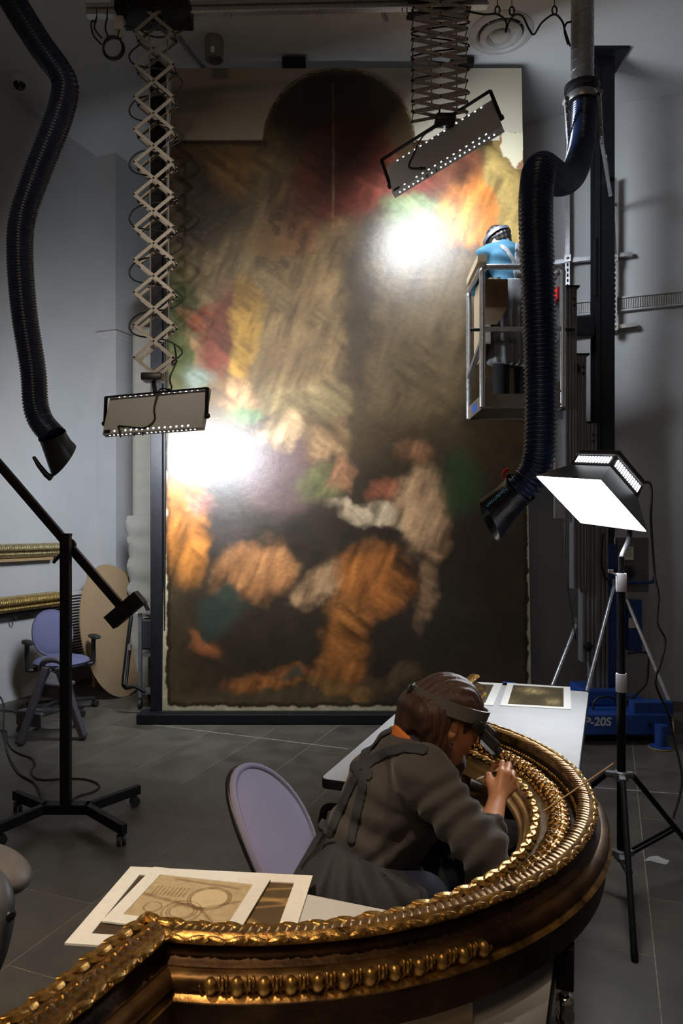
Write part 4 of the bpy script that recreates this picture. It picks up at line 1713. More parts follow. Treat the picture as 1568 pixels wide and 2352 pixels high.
def path_for(u_):
    """points (a,b) of the moulding line at outward distance u_, from the far end to the near end"""
    r = RI + u_
    bl = BS + u_
    pts = []
    if bl < BC:
        a_m = AC + r
    else:
        a_m = AC + math.sqrt(max(1e-6, r * r - (bl - BC) ** 2))
    for k in range(N_SH):
        t = k / N_SH
        pts.append((A_FAR_END + (a_m - A_FAR_END) * t, bl))
    b_st = min(bl, BC)
    th0 = math.asin(min(1, max(0, (bl - BC) / r))) if bl > BC else 0.0
    for k in range(N_ST):
        t = k / N_ST
        pts.append((a_m, bl + (max(BC, bl) - bl) * t) if bl < BC else (a_m, bl))
    if bl >= BC:
        for k in range(N_ST):
            pts[-N_ST + k] = (AC + r * math.cos(th0), BC + r * math.sin(th0))
    for k in range(N_ARC + 1):
        th = th0 + (PI - 2 * th0) * k / N_ARC
        pts.append((AC + r * math.cos(th), BC + r * math.sin(th)))
    a_n = 2 * AC - a_m
    for k in range(1, N_ST + 1):
        t = k / N_ST
        pts.append((a_n, BC + (bl - BC) * t) if bl < BC else (a_n, bl))
    for k in range(1, N_SH + 1):
        t = k / N_SH
        pts.append((a_n + (A_NEAR_END - a_n) * t, bl))
    c_ = math.sqrt(1 - FROT * FROT)
    return [(AC + (a - AC) * c_ - (b - BC) * FROT, BC + (b - BC) * c_ + (a - AC) * FROT) for a, b in pts]


fr_c = R(AC, BC, ZB)
frame = thing('gilt_frame', 'large carved gilt arched picture frame lying flat across the two work tables', 'frame', (fr_c.x, fr_c.y, ZB))
lines = [path_for(u_) for u_, z_ in PROF]
npth = len(lines[0])


def strip(name, i0, i1, mat, smooth=50):
    """one moulded run of the profile"""
    vs, fs = [], []
    n = i1 - i0 + 1
    for j in range(npth):
        for i in range(i0, i1 + 1):
            a, b = lines[i][j]
            vs.append(R(a, b, ZB + PROF[i][1]))
    for j in range(npth - 1):
        for i in range(n - 1):
            fs.append((j * n + i, j * n + i + 1, (j + 1) * n + i + 1, (j + 1) * n + i))
    m = MB()
    m.add(vs, fs)
    me = bpy.data.meshes.new(name)
    me.from_pydata(m.v, [], m.f)
    smooth_by_angle(me, smooth)
    return link(name, me, frame, mat)


strip('sight_moulding', 0, 6, gold('sight_gilding', (0.42, 0.25, 0.075), (0.70, 0.45, 0.15), .36, 9, .08, 60))
strip('husk_bed', 6, 9, m_gold)
strip('sanded_flat', 9, 12, m_sand)
strip('ornament_bed', 12, 16, m_gold)
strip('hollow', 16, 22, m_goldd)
strip('top_ridge', 22, 27, m_gold)
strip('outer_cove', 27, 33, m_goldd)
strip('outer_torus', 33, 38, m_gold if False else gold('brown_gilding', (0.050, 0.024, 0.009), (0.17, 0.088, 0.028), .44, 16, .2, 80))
strip('base_bead', 38, 42, m_gold)
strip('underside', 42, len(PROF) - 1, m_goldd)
vs = []
for j, nm in ((0, 'far'), (npth - 1, 'near')):
    m = MB()
    m.add([R(lines[i][j][0], lines[i][j][1], ZB + PROF[i][1]) for i in range(len(PROF))], [tuple(range(len(PROF)))])
    me = bpy.data.meshes.new('cut_end')
    me.from_pydata(m.v, [], m.f)
    link('cut_end', me, frame, M('raw_wood', (0.30, 0.19, 0.09), .7))


def interp_prof(u_):
    best = None
    for i in range(len(PROF) - 1):
        (u0, z0), (u1, z1) = PROF[i], PROF[i + 1]
        if u0 <= u_ <= u1 and u1 > u0:
            return z0 + (z1 - z0) * (u_ - u0) / (u1 - u0)
    return .05


def along(u_, spacing, start=0.0, s_from=None, s_to=None):
    """evenly spaced (point2d, tangent) along the moulding at distance u_"""
    pts = path_for(u_)
    out = []
    d = [0.0]
    for i in range(1, len(pts)):
        d.append(d[-1] + math.hypot(pts[i][0] - pts[i - 1][0], pts[i][1] - pts[i - 1][1]))
    n = int((d[-1] - start) / spacing)
    j = 0
    for k in range(n + 1):
        s = start + spacing * k
        while j < len(d) - 2 and d[j + 1] <= s:
            j += 1
        if d[j + 1] == d[j]:
            continue
        t = (s - d[j]) / (d[j + 1] - d[j])
        a = pts[j][0] + (pts[j + 1][0] - pts[j][0]) * t
        b = pts[j][1] + (pts[j + 1][1] - pts[j][1]) * t
        ta, tb = pts[j + 1][0] - pts[j][0], pts[j + 1][1] - pts[j][1]
        # average the tangent a little
        out.append(((a, b), (ta, tb), s))
    return out


def place(me, mat, name, u_, dz, spacing, start=0.0, tilt=0.0, jitter=.06, yaw=0.0, alt=False, near_only=None, scale=1.0, z=None):
    me.materials.clear()
    me.materials.append(mat)
    k = 0
    for (ab, tg, s) in along(u_, spacing, start):
        if near_only and not near_only(ab):
            continue
        w_t = AV * tg[0] + BV * tg[1]
        w_t.normalize()
        out = Vector((w_t.y, -w_t.x, 0))       # right of travel
        # outward: away from the arch centre / +b on the shoulders
        cen = R(AC, BC, 0)
        p = R(ab[0], ab[1], ZB + (interp_prof(u_) if z is None else z) + dz)
        if ab[1] <= BC + .22 and (ab[0] > AC + RI - .02 or ab[0] < AC - RI + .02) and abs(tg[0]) > abs(tg[1]):
            ref = BV
        else:
            ref = (p - cen)
            ref.z = 0
        if out.dot(ref) < 0:
            out = -out
        zax = Vector((0, 0, 1))
        rot = Matrix((w_t, out, w_t.cross(out) if w_t.cross(out).z > 0 else -w_t.cross(out))).transposed()
        if w_t.cross(out).z < 0:
            rot = Matrix((-w_t, out, zax)).transposed()
            sgn = -1
        else:
            rot = Matrix((w_t, out, zax)).transposed()
        rot = rot @ Matrix.Rotation(tilt, 3, 'X') @ Matrix.Rotation(yaw * (-1 if (alt and k % 2) else 1), 3, 'Z')
        o = bpy.data.objects.new(name, me)
        COL.objects.link(o)
        o.parent = frame
        sc = scale * random.uniform(1 - jitter, 1 + jitter)
        o.matrix_local = Matrix.Translation(p - Vector(frame.location)) @ rot.to_4x4() @ Matrix.Diagonal((sc, sc, random.uniform(.9, 1.1) * sc, 1))
        k += 1
    return k


def leaf_mesh(name, L, Wd, H, lobes=0, curl=.3, nx=10, ny=8):
    """pointed leaf lying along +x, width y, convex with a midrib"""
    vs, fs = [], []
    for i in range(nx + 1):
        t = i / nx
        wv = Wd * .5 * math.sin(PI * min(1, t * .93 + .07)) ** .65
        if lobes:
            wv *= 1 - .24 * (0.5 - 0.5 * math.cos(2 * PI * lobes * t))
        for j in range(ny + 1):
            q = -1 + 2 * j / ny
            z = H * (1 - abs(q) ** 1.8) * math.sin(PI * (t * .85 + .12)) ** .7
            z -= H * .35 * math.exp(-(q / .16) ** 2)
            if lobes:
                z += H * .22 * math.cos(2 * PI * lobes * t) * abs(q)
            z += H * curl * t * t
            vs.append((L * (t - .5), wv * q, z))
    n = ny + 1
    for i in range(nx):
        for j in range(ny):
            fs.append((i * n + j, (i + 1) * n + j, (i + 1) * n + j + 1, i * n + j + 1))
    me = bpy.data.meshes.new(name)
    me.from_pydata(vs, [], fs)
    me.polygons.foreach_set('use_smooth', [True] * len(me.polygons))
    return me


def blob_mesh(name, rx, ry, rz, seg=10, rings=6, ridge=0):
    m = MB()
    m.ball((0, 0, 0), (rx, ry, rz), seg, rings)
    me = m.mesh(name)
    me.polygons.foreach_set('use_smooth', [True] * len(me.polygons))
    return me


# husk chain near the sight edge
place(leaf_mesh('husk', .050, .026, .011, 0, .9, 10, 6), m_goldb, 'husk_leaf', um(.050), -.002, .0265, .004, math.radians(-8), .1, math.radians(14), True)
# broad acanthus leaves on the middle band
place(leaf_mesh('acanthus', .060, .046, .020, 4, .8, 20, 8), m_gold, 'acanthus_leaf', um(.120), .000, .0285, .006, math.radians(-16), .12, math.radians(38), False)
place(blob_mesh('berry', .010, .009, .008), m_goldb, 'berry', um(.097), .003, .0285, .016, 0, .25)
# bead string
bd = MB()
for (ab, tg, s) in along(um(.174), .0125):
    p = R(ab[0], ab[1], ZB + interp_prof(um(.174)))
    bd.ball(p, (.0068, .0068, .0062), 8, 5)
me = bd.mesh('bead_string')
me.polygons.foreach_set('use_smooth', [True] * len(me.polygons))
tag(link('bead_string', me, frame, m_goldb), kind='stuff')
# ribbon leaves wrapped obliquely over the top ridge
place(leaf_mesh('ridge', .050, .021, .0080, 0, .2, 8, 6), m_gold, 'ridge_leaf', um(.200), -.003, .0160, .003, math.radians(-4), .07, math.radians(66))
# scrolling leaf edge outside the ridge
place(leaf_mesh('scroll', .034, .014, .006, 0, .2, 7, 6), m_goldb, 'scroll_leaf', .217, -.002, .034, .010, math.radians(-30), .08, math.radians(14), True)

# egg and dart run on the outer torus of the near half
egg = blob_mesh('egg', .0100, .0115, .0150, 12, 8)
dart = MB()
for s in (-1, 0, 1):
    dart.ball((s * .0052, -.002 if s else .001, .002), (.0030, .008, .0135), 8, 5)
dme = dart.mesh('dart')
dme.polygons.foreach_set('use_smooth', [True] * len(dme.polygons))
cup = MB()
cup.tube([(.0150 * math.cos(a), .003, .0190 * math.sin(a) - .001) for a in np.linspace(PI * .92, PI * 2.08, 11)], .0024, 6)
cme = cup.mesh('cup')
cme.polygons.foreach_set('use_smooth', [True] * len(cme.polygons))
near = lambda ab: ab[0] < AC and -.605 < ab[1] < -.20 and ab[0] < 1.60
tl = math.radians(-28)
place(egg, m_goldb, 'egg_ornament', .2475, 0, .0430, .0, tl, .03, 0, False, near, 1.16, .093)
place(cme, m_gold, 'egg_cup', .2475, 0, .0430, .0, tl, .0, 0, False, near, 1.16, .093)
place(dme, m_goldb, 'dart_ornament', .2465, 0, .0430, .0215, tl, .03, 0, False, near, 1.16, .095)

# clamp fixed to the edge of the near table
cp_ = Vector((.4500, 1.42, 0))
tc_ = thing('table_clamp', 'black and chrome clamp post fixed to the right edge of the near table', 'clamp', (cp_.x, cp_.y, .40))
m = MB()
m.box((cp_.x, cp_.y, .742), (.034, .034, .085), ROT_ROOM, .002)
m.build('sleeve', m_black, tc_)
m = MB()
m.cyl((cp_.x, cp_.y, .40), (cp_.x, cp_.y, .70), .0075, 12)
m.build('rod', m_steel, tc_, 50)
m = MB()
m.lathe([(.010, -.032), (.018, -.026), (.020, -.010), (.016, 0), (.018, .012), (.017, .024), (.009, .030)], (cp_.x, cp_.y, .655), (0, 0, 1), 20)
m.build('collar', m_chrome, tc_, 50)
m = MB()
m.lathe([(.017, 0), (.019, .004), (.019, .034), (.016, .040)], (cp_.x, cp_.y, .575), (0, 0, 1), 20)
m.lathe([(.006, .016), (.006, .028), (.009, .030), (.007, .036), (0, .036)], (cp_.x, cp_.y, .592), BV, 12)
m.bar((cp_.x, cp_.y, .50), R(1.48, BRr - .05, .50), .03, .014)
m.bar(R(1.48, BRr - .05, .493), R(1.48, BRr - .05, .700), .03, .014, AV)
m.build('clamp_jaw', m_chrome, tc_, 40)

# blocks that carry the frame
m_block = M('support_block', (0.34, 0.27, 0.19), .8, var=.08, scale=40)
m = MB()
A_ = G(1085, 2290, .79)
e_ = Vector((-.936, -.35, 0))
f_ = Vector((-.35, .936, 0))
zt_ = ZB - .001
A_.z = TBZ + .0005
m.prism([A_, A_ + e_ * .23, A_ + e_ * .23 + f_ * .16, A_ + f_ * .16], (0, 0, zt_ - TBZ))
tag(m.build('support_block', m_block), 'pale block on the near table under the front of the gilt frame', 'block')
for a, b, lab in ((2.47, -.56, 'pale block on the far table under the frame beside the seated woman'), (2.95, -.66, 'pale block on the far table under the straight end of the frame'),
                  (2.36, -.34, 'pale block at the right edge of the far table under the frame')):
    m = MB()
    m.box(R(a, b, (TBZ + .0005 + zt_) / 2), (.09, .12, zt_ - TBZ - .001), ROT_ROOM)
    tag(m.build('support_block', m_block), lab, 'block')

# ================================================================ PRINTS IN WINDOW MATS
def grid_pic(name, corners, z, nx, ny, fn, parent, mat):
    """flat print: vertex coloured grid between four corners (tl, tr, br, bl)"""
    tl_, tr_, br_, bl_ = [Vector((c.x, c.y, z)) for c in corners]
    vs, fs = [], []
    cols = []
    for j in range(ny + 1):
        for i in range(nx + 1):
            uu, vv = i / nx, j / ny
            vs.append((tl_ * (1 - uu) + tr_ * uu) * (1 - vv) + (bl_ * (1 - uu) + br_ * uu) * vv)
    U, Vv = np.meshgrid(np.linspace(0, 1, nx + 1), np.linspace(0, 1, ny + 1))
    cols = fn(U, Vv).reshape(-1, 3)
    n = nx + 1
    for j in range(ny):
        for i in range(nx):
            fs.append((j * n + i, (j + 1) * n + i, (j + 1) * n + i + 1, j * n + i + 1))
    me = bpy.data.meshes.new(name)
    me.from_pydata([tuple(v) for v in vs], [], fs)
    at = me.color_attributes.new('print', 'FLOAT_COLOR', 'POINT')
    c4 = np.ones((len(vs), 4), np.float32)
    c4[:, :3] = np.clip(cols, 0, 1)
    at.data.foreach_set('color', c4.ravel())
    return link(name, me, parent, mat)


m_print = vcol_mat('print_ink', 'print', 0.6, bump=0.0)


def pic_drawing(U, V):
    """sepia study of beams, arcs and carved panels"""
    r = 1.0 + 0 * U
    x, y = U * 3.0, V * 2.0
    ink = 0.35 * (fnoise(x * 6, y * 6, 41) + .5) + .25 * (fnoise(x * 22, y * 22, 42, 2) + .5)
    def stroke(d, w):
        return np.exp(-(d / w) ** 2)
    lines_ = np.zeros_like(U)
    for (cx_, cy_, r_) in ((2.0, .85, .55), (2.0, .85, .62), (1.5, 1.55, .55), (1.5, 1.55, .42), (1.5, 1.55, .34), (.6, 1.5, .25)):
        lines_ += stroke(np.hypot((x - cx_), (y - cy_) * 1.15) - r_, .022)
    for k in range(9):
        lines_ += stroke(x - .25 - .12 * k, .018) * (y > .5) * (y < .95) * (x < 1.3)
    for (x0, y0, x1, y1, w_) in ((0, .95, 1.9, 1.35, .06), (1.9, 1.35, 2.9, .85, .05), (.6, .1, 2.6, .25, .05), (1.9, 1.3, 2.7, 2, .05)):
        dx, dy = x1 - x0, y1 - y0
        L = math.hypot(dx, dy)
        t = np.clip(((x - x0) * dx + (y - y0) * dy) / L ** 2, 0, 1)
        lines_ += .8 * stroke(np.hypot(x - x0 - t * dx, y - y0 - t * dy), w_)
    disc = (1 - smoothstep(.48, .54, np.hypot(x - 2.0, (y - .85) * 1.15)))
    dk = np.clip(ink + .55 * lines_ - .5 * disc * (fnoise(x * 3, y * 3, 44) + .7), 0, 1)
    a, b = np.array((0.66, 0.52, 0.30)), np.array((0.16, 0.085, 0.03))
    return a + (b - a) * np.clip(dk, 0, 1)[..., None]


def pic_vault(U, V):
    """dim photograph with pale ribs and an arch"""
    x, y = U * 3.0, V * 2.0
    base = .30 + .3 * fnoise(x * 4, y * 4, 51)
    g = np.zeros_like(U)
    for (cx_, cy_, r_, w_) in ((2.1, 2.0, .75, .07), (2.1, 2.0, .52, .03), (2.6, 1.5, .9, .06)):
        g += np.exp(-((np.hypot(x - cx_, y - cy_) - r_) / w_) ** 2)
    for (s, c) in ((-.25, .9), (-.28, 1.15), (-.2, .45)):
        g += .8 * np.exp(-((y - (c + s * (x - 1.6))) / .035) ** 2) * (x > 1.3)
    dark = (x < 1.25) * .6
    k = np.clip(base * (1 - dark) * .35 + .5 * g * (1 - dark), 0, 1)
    a, b = np.array((0.045, 0.030, 0.016)), np.array((0.55, 0.34, 0.12))
    return a + (b - a) * k[..., None]


def pic_dark(U, V):
    """dark sepia picture with a few pale passages"""
    n_ = fnoise(U * 9, V * 6, 61) + fnoise(U * 30, V * 12, 62, 2) * .5
    g = np.exp(-(((U - .42) / .22) ** 2 + ((V - .25) / .16) ** 2)) + .7 * np.exp(-(((U - .8) / .12) ** 2 + ((V - .8) / .18) ** 2)) + .25 * np.exp(-(((U - .1) / .1) ** 2 + ((V - .8) / .2) ** 2))
    k = np.clip(g * (.6 + 1.6 * n_) + .06, 0, 1)
    a, b = np.array((0.040, 0.028, 0.014)), np.array((0.62, 0.48, 0.22))
    return a + (b - a) * k[..., None]


def mat_print(name, label, tl_, tr_, br_, bl_, z, th, border, fn, nx=140, ny=95):
    c = (tl_ + tr_ + br_ + bl_) / 4
    t = thing(name, label, 'print', (c.x, c.y, z))
    cor = [Vector((p.x, p.y, z)) for p in (tl_, tr_, br_, bl_)]
    def inner(k):
        out_ = []
        W = (cor[1] - cor[0]).length
        H = (cor[3] - cor[0]).length
        for (uu, vv) in ((k / W, k / H), (1 - k / W, k / H), (1 - k / W, 1 - k / H), (k / W, 1 - k / H)):
            out_.append((cor[0] * (1 - uu) + cor[1] * uu) * (1 - vv) + (cor[3] * (1 - uu) + cor[2] * uu) * vv)
        return out_
    inn = inner(border)
    up = Vector((0, 0, th))
    m = MB()
    m.prism([inn[0], inn[1], inn[2], inn[3]], Vector((0, 0, th * .3)))
    for k in range(4):
        l = (k + 1) % 4
        m.prism([cor[k], cor[l], inn[l], inn[k]], up)
    m.build('window_mat', m_board, t)
    grid_pic('picture', inn, z + th * .3 + .0004, nx, ny, fn, t, m_print)
    return t


zM = TBZ + .0006
q = [G(x, y, 0.745) for x, y in ((300, 1990), (718, 2011), (664, 2190), (148, 2166))]
q[2] = q[1] + (q[3] - q[0])
mat_print('matted_print', 'larger matted photograph of a dim vault, lying underneath the sepia drawing on the near table', *q, zM, .0045, .040, pic_vault)
q = [G(x, y, 0.751) for x, y in ((353, 1989), (621, 2017), (0, 0), (233, 2112))] if False else [G(353, 1989, 0.751), G(621, 2017, 0.751), None, G(233, 2113, 0.751)]
q[2] = q[1] + (q[3] - q[0])
mat_print('matted_print', 'smaller matted sepia drawing lying on top of another print on the near table', *q, zM + .0047, .004, .034, pic_drawing)
q = [G(1165, 1568, 0.746), G(1309, 1577, 0.746), G(1311, 1628, 0.746), G(1148, 1619, 0.746)]
mat_print('matted_print', 'matted dark sepia picture at the far right corner of the far table', *q, zM, .004, .035, pic_dark, 60, 40)
q = [G(1018, 1561, 0.746), G(1154, 1569, 0.746), G(1132, 1619, 0.746), G(985, 1611, 0.746)]
mat_print('matted_print', 'matted print partly hidden behind the end of the gilt frame on the far table', *q, zM, .004, .045, pic_dark, 40, 30)
m = MB()
a, b = G(1154, 1567, TBZ), G(1184, 1569, TBZ)
m.bar(a + Vector((0, 0, .0008)), b + Vector((0, 0, .0008)), .03, .0008)
tag(m.build('tape_strip', m_bluetape), 'strip of blue tape on the far edge of the far table', 'tape')

# ================================================================ THINGS ON THE FAR TABLE INSIDE THE FRAME
m = MB()
q = [G(1005, 1822, 0.752), G(1128, 1844, 0.752), G(1132, 1868, 0.752), G(985, 1846, 0.752)]
q = [G(990, 1815, 0.752), G(1135, 1835, 0.752), G(1150, 1872, 0.752), G(1000, 1850, 0.752)]
for p in q:
    p.z = TBZ + .0005
m.prism(q, (0, 0, .014))
tag(m.build('work_board', m_ply), 'pale plywood board overhanging the near edge of the far table by her hands', 'board')
jz = TBZ + .0150
jp = G(1064, 1806, jz)
jr = thing('jar', 'small jar of amber size by its round lid on the plywood board', 'jar', (jp.x, jp.y, jz))
m = MB()
m.lathe([(.024, 0), (.026, .004), (.026, .042), (.021, .048), (.022, .062), (.019, .062), (.019, .046), (.022, .040), (.022, .006), (0, .005)], (jp.x, jp.y, jz), (0, 0, 1), 22)
m.build('glass', M('amber_glass', (0.60, 0.36, 0.10), .12, trans=.6), jr, 50)
m = MB()
m.lathe([(.021, .0), (.021, .026), (0, .0265)], (jp.x, jp.y, jz + .006), (0, 0, 1), 20)
m.build('contents', M('amber_size', (0.34, 0.17, 0.03), .3), jr, 50)
lp = G(1092, 1822, jz)  # loose lid of the amber jar
m = MB()
m.lathe([(.0, .002), (.0, .0), (.025, .0), (.025, .012), (.023, .012), (.023, .003), (0, .0028)], (lp.x, lp.y, jz), (0, 0, 1), 26)
tag(m.build('jar_lid', M('lid_card', (0.50, 0.34, 0.18), .5), None, 50), 'round jar lid lying open on the plywood board', 'dish')
m = MB()
p = G(1118, 1836, jz)
m.prism([p, p + Vector((.018, .004, 0)), p + Vector((.012, -.012, 0)), p + Vector((.0, -.014, 0))], (0, 0, .001))
tag(m.build('tape_scrap', m_bluetape), 'torn scrap of blue tape on the plywood board', 'tape')
# loose stick across the frame
m = MB()
a = R(*((0, 0)))
s0, s1 = P(1247, 1864, 1.86), P(1409, 1753, 1.98)
s0 = G(1247, 1864, ZB + .12)
s1 = G(1409, 1753, ZB + .20)
m.tube([s0, s1], [.0022, .0018], 8)
tag(m.build('wooden_stick', M('stick_wood', (0.62, 0.38, 0.16), .6), None, 50), 'thin wooden stick lying across the right side of the gilt frame', 'stick')

# ================================================================ HER CHAIR
def task_chair(name, label, base, face, rec, with_arms, group, fab):
    """lilac task chair: base on the floor at base, facing direction face (radians)"""
    t = thing(name, label, 'chair', (base[0], base[1], 0), face, group)
    # built facing +x about the origin, then parented in local coordinates
    def L(m, nm, mat, sm=40, par=None):
        return m.build(nm, mat, par or t, sm, world=False)
    m = MB()
    for k in range(5):
        a = k * 2 * PI / 5 + .3
        dv = Vector((math.cos(a), math.sin(a), 0))
        m.bar(dv * .03 + Vector((0, 0, .105)), dv * .30 + Vector((0, 0, .078)), .045, .03, (0, 0, 1), .006)
    m.lathe([(.05, .075), (.055, .12), (.03, .14), (.026, .34)], (0, 0, 0), (0, 0, 1), 18)
    sb_ = L(m, 'star_base', m_blackp)
    for k in range(5):
        a = k * 2 * PI / 5 + .3
        p = Vector((math.cos(a), math.sin(a), 0)) * .30
        c = MB()
        sd = Vector((-math.sin(a + .6), math.cos(a + .6), 0))
        for s in (-1, 1):
            c.lathe([(.028, -.009), (.030, 0), (.028, .009)], p + sd * s * .014 + Vector((0, 0, .030)), sd, 14)
        c.cyl(p + Vector((0, 0, .03)), p + Vector((0, 0, .07)), .010, 8)
        L(c, 'caster', m_rubber, 40, sb_)
    m = MB()
    m.ball((.02, 0, .455), (.245, .235, .050), 32, 12)
    m.ball((.02, 0, .435), (.235, .225, .035), 32, 8)
    L(m, 'seat', fab, 60)
    m = MB()
    m.ball((.02, 0, .425), (.225, .215, .035), 28, 8)
    m.box((0, 0, .385), (.20, .16, .05), None, .01)
    m.tube(catmull([(-.08, 0, .385), (-.24, 0, .40), (-.285, 0, .50), (-.285, 0, .62)], 5), .02, 10)
    L(m, 'seat_shell', m_blackp, 60)
    # backrest: curved oval pad
    vs, fs = [], []
    seg, rings = 36, 7
    wdt, hgt, cz_ = .170, .198, .668
    for side in (0, 1):
        for i in range(rings + 1):
            r = i / rings
            for k in range(seg):
                a = 2 * PI * k / seg
                cy_, cz2 = math.cos(a), math.sin(a)
                y = wdt * r * cy_
                z = hgt * r * cz2
                # superellipse outline
                k_ = (abs(cy_) ** 2.2 + abs(cz2) ** 2.2) ** (-1 / 2.2)
                y, z = y * k_, z * k_
                x = -.255 + 1.3 * y * y - rec * (z + .10) - .10 * max(0, z) ** 1.5
                th_ = .030 * (1 - r ** 4) if side == 0 else -.030 * (1 - r ** 6) - .004
                vs.append((x + th_, y, cz_ + z))
    n = (rings + 1) * seg
    for side in (0, 1):
        for i in range(rings):
            for k in range(seg):
                l = (k + 1) % seg
                b_ = side * n
                f_ = (b_ + i * seg + k, b_ + i * seg + l, b_ + (i + 1) * seg + l, b_ + (i + 1) * seg + k)
                fs.append(f_)
    pad_v, pad_f = vs[:n], [f for f in fs if max(f) < n]
    sh_v, sh_f = vs[n:], [tuple(q_ - n for q_ in f) for f in fs if min(f) >= n]
    m = MB()
    m.add(pad_v, pad_f)
    rim = [pad_v[rings * seg + k] for k in range(seg)]
    m.tube([Vector(p_) + Vector((-.004, 0, 0)) for p_ in rim], .012, 8, closed=True)
    L(m, 'backrest', fab, 70)
    m = MB()
    m.add(sh_v, sh_f)
    m.tube([Vector(p_) + Vector((-.018, 0, 0)) for p_ in rim], .011, 8, closed=True)
    L(m, 'back_shell', m_blackp, 70)
    if with_arms:
        for s in (-1, 1):
            m = MB()
            m.tube(catmull([(0, s * .20, .40), (0, s * .27, .40), (0, s * .285, .44), (0, s * .285, .62)], 5), .020, 10)
            ap_ = L(m, 'arm_post', m_blackp, 60)
            m = MB()
            m.ball((.03, s * .285, .645), (.12, .045, .022), 20, 8)
            L(m, 'armrest', m_rubber, 60, ap_)
    return t


chA = task_chair('task_chair', 'lilac task chair with an empty tilted backrest behind the seated woman', (.075, 2.06), math.radians(-22), .52, False, 'lilac task chairs', m_lilac)
# ================================================================ FAR LEFT CORNER
chB = task_chair('task_chair', 'lilac task chair with black armrests standing by the left wall', (P(140, 0, 6.25).x, 6.25), math.radians(-52), .22, True, 'lilac task chairs', M('lilac_fabric_shaded', (0.12, 0.125, 0.23), 0.9, var=0.10, scale=420, bump=0.15, bscale=600))  # same lilac cloth, its colour darkened and blued for the cool shade here

# folding step stool
stl = thing('step_stool', 'grey plastic folding step stool in front of the lilac chair by the left wall', 'stool', P(118, 1700, 5.4))
m_stool = M('stool_grey', (0.085, 0.078, 0.09), .5, var=.08)
st_c = Vector((G(120, 1705).x, G(120, 1705).y, 0))
fL, fR = G(46, 1712), G(192, 1698)
bk = Vector((-.35, .62, 0))
m_f = (fL + fR) / 2
bL, bR = G(36, 1690) + Vector((-.02, .25, 0)), fR + Vector((-.12, .42, 0))
topL, topR = P(106, 1532, 5.35), P(134, 1532, 5.35)
for p0, p1, nm in ((topL, fL, 'front_leg'), (topR, fR, 'front_leg')):
    m = MB()
    m.bar(p0, p1 + Vector((0, 0, .02)), .045, .075, (0, -1, 0), .008)
    lg_ = m.build(nm, m_stool, stl)
    m = MB()
    m.bar(p1 + (p0 - p1) * .05 + Vector((0, 0, .0)), p1 + Vector((0, 0, .012)), .055, .085, (0, -1, 0), .004)
    m.build('foot', m_rubber, lg_)
m = MB()
m.tube(catmull([topL + Vector((-.045, .02, -.03)), topL + Vector((-.02, .0, .035)), (topL + topR) / 2 + Vector((0, 0, .055)), topR + Vector((.02, 0, .035)), topR + Vector((.045, .02, -.03))], 6), .022, 10)
m.build('top_hoop', m_stool, stl, 60)
for p0, p1 in ((topL + Vector((-.03, .10, -.04)), G(44, 1684) + Vector((.0, .0, .0))), (topR + Vector((.0, .12, -.04)), G(178, 1668))):
    m = MB()
    m.bar(p0, p1 + Vector((0, 0, .02)), .04, .06, (0, -1, 0), .006)
    m.build('rear_leg', m_stool, stl)
for (c, s) in ((P(66, 1636, 5.45), (.26, .19, .035)), (P(110, 1572, 5.5), (.22, .17, .035))):
    m = MB()
    rz = Matrix.Rotation(math.radians(-24), 3, 'Z')
    m.box(c + Vector((.06, .03, 0)), s, rz, .012)
    m.box(c + Vector((.06, .03, -.05)) + rz @ Vector((0, -s[1] / 2 + .008, 0)), (s[0], .014, .09), rz, .004)
    m.build('step', m_stool, stl)

# boom stand
bs = thing('boom_stand', 'black rolling boom stand with a slanting arm and counterweight, at the left', 'stand', (-1.51, 3.87, 0))
m = MB()
pz = 1.585
m.box((-1.512, 3.87, (.09 + pz) / 2), (.052, .045, pz - .09), None, .003)
m.box((-1.512, 3.87, pz + .004), (.056, .049, .014), None, .003)
m.build('pole', m_black, bs)
LC, RC = Vector((-1.62, 3.87, .09)), Vector((-1.40, 3.87, .09))
ends = [(LC, Vector((-1.879, 4.063, .09))), (LC, Vector((-1.76, 3.592, .09))), (RC, Vector((-1.19, 4.15, .09))), (RC, Vector((-1.106, 3.592, .09)))]
m = MB()
m.bar(LC + Vector((-.02, 0, 0)), RC + Vector((.02, 0, 0)), .07, .052, (0, 0, 1), .003)
m.build('base_bar', m_black, bs)
for c, e in ends:
    m = MB()
    m.bar(c, e, .036, .052, (0, 0, 1), .003)
    bl_ = m.build('base_leg', m_black, bs)
    m = MB()
    d = (e - c).normalized()
    p = e - d * .03
    sd = Vector((-d.y, d.x, 0))
    sd = (sd + d * .5).normalized()
    for s in (-1, 1):
        m.lathe([(.026, -.010), (.0285, -.004), (.0285, .004), (.026, .010)], Vector((p.x, p.y, .0285)) + sd * s * .013, sd, 16)
    m.cyl((p.x, p.y, .03), (p.x, p.y, .066), .008, 8)
    m.build('caster', m_rubber, bl_, 40)
m = MB()
b0, b1 = P(-190, 848, 3.93), P(283, 1398, 3.93)
m.bar(b0, b1, .046, .036, (0, -1, 0), .003)
m.build('boom_arm', m_black, bs)
m = MB()
m.lathe([(.036, -.0), (.036, .02), (.018, .024), (.016, .05), (0, .05)], P(158, 1252, 3.93) + Vector((0, .02, 0)), (0, -1, 0), 20)
m.build('pivot', m_black, bs, 40)
m = MB()
m.tube([P(142, 1270, 3.85), P(122, 1293, 3.84)], .009, 8)
m.build('locking_lever', m_black, bs, 50)
dv = (P(318, 1374, 3.9) - P(250, 1432, 3.9)).normalized()
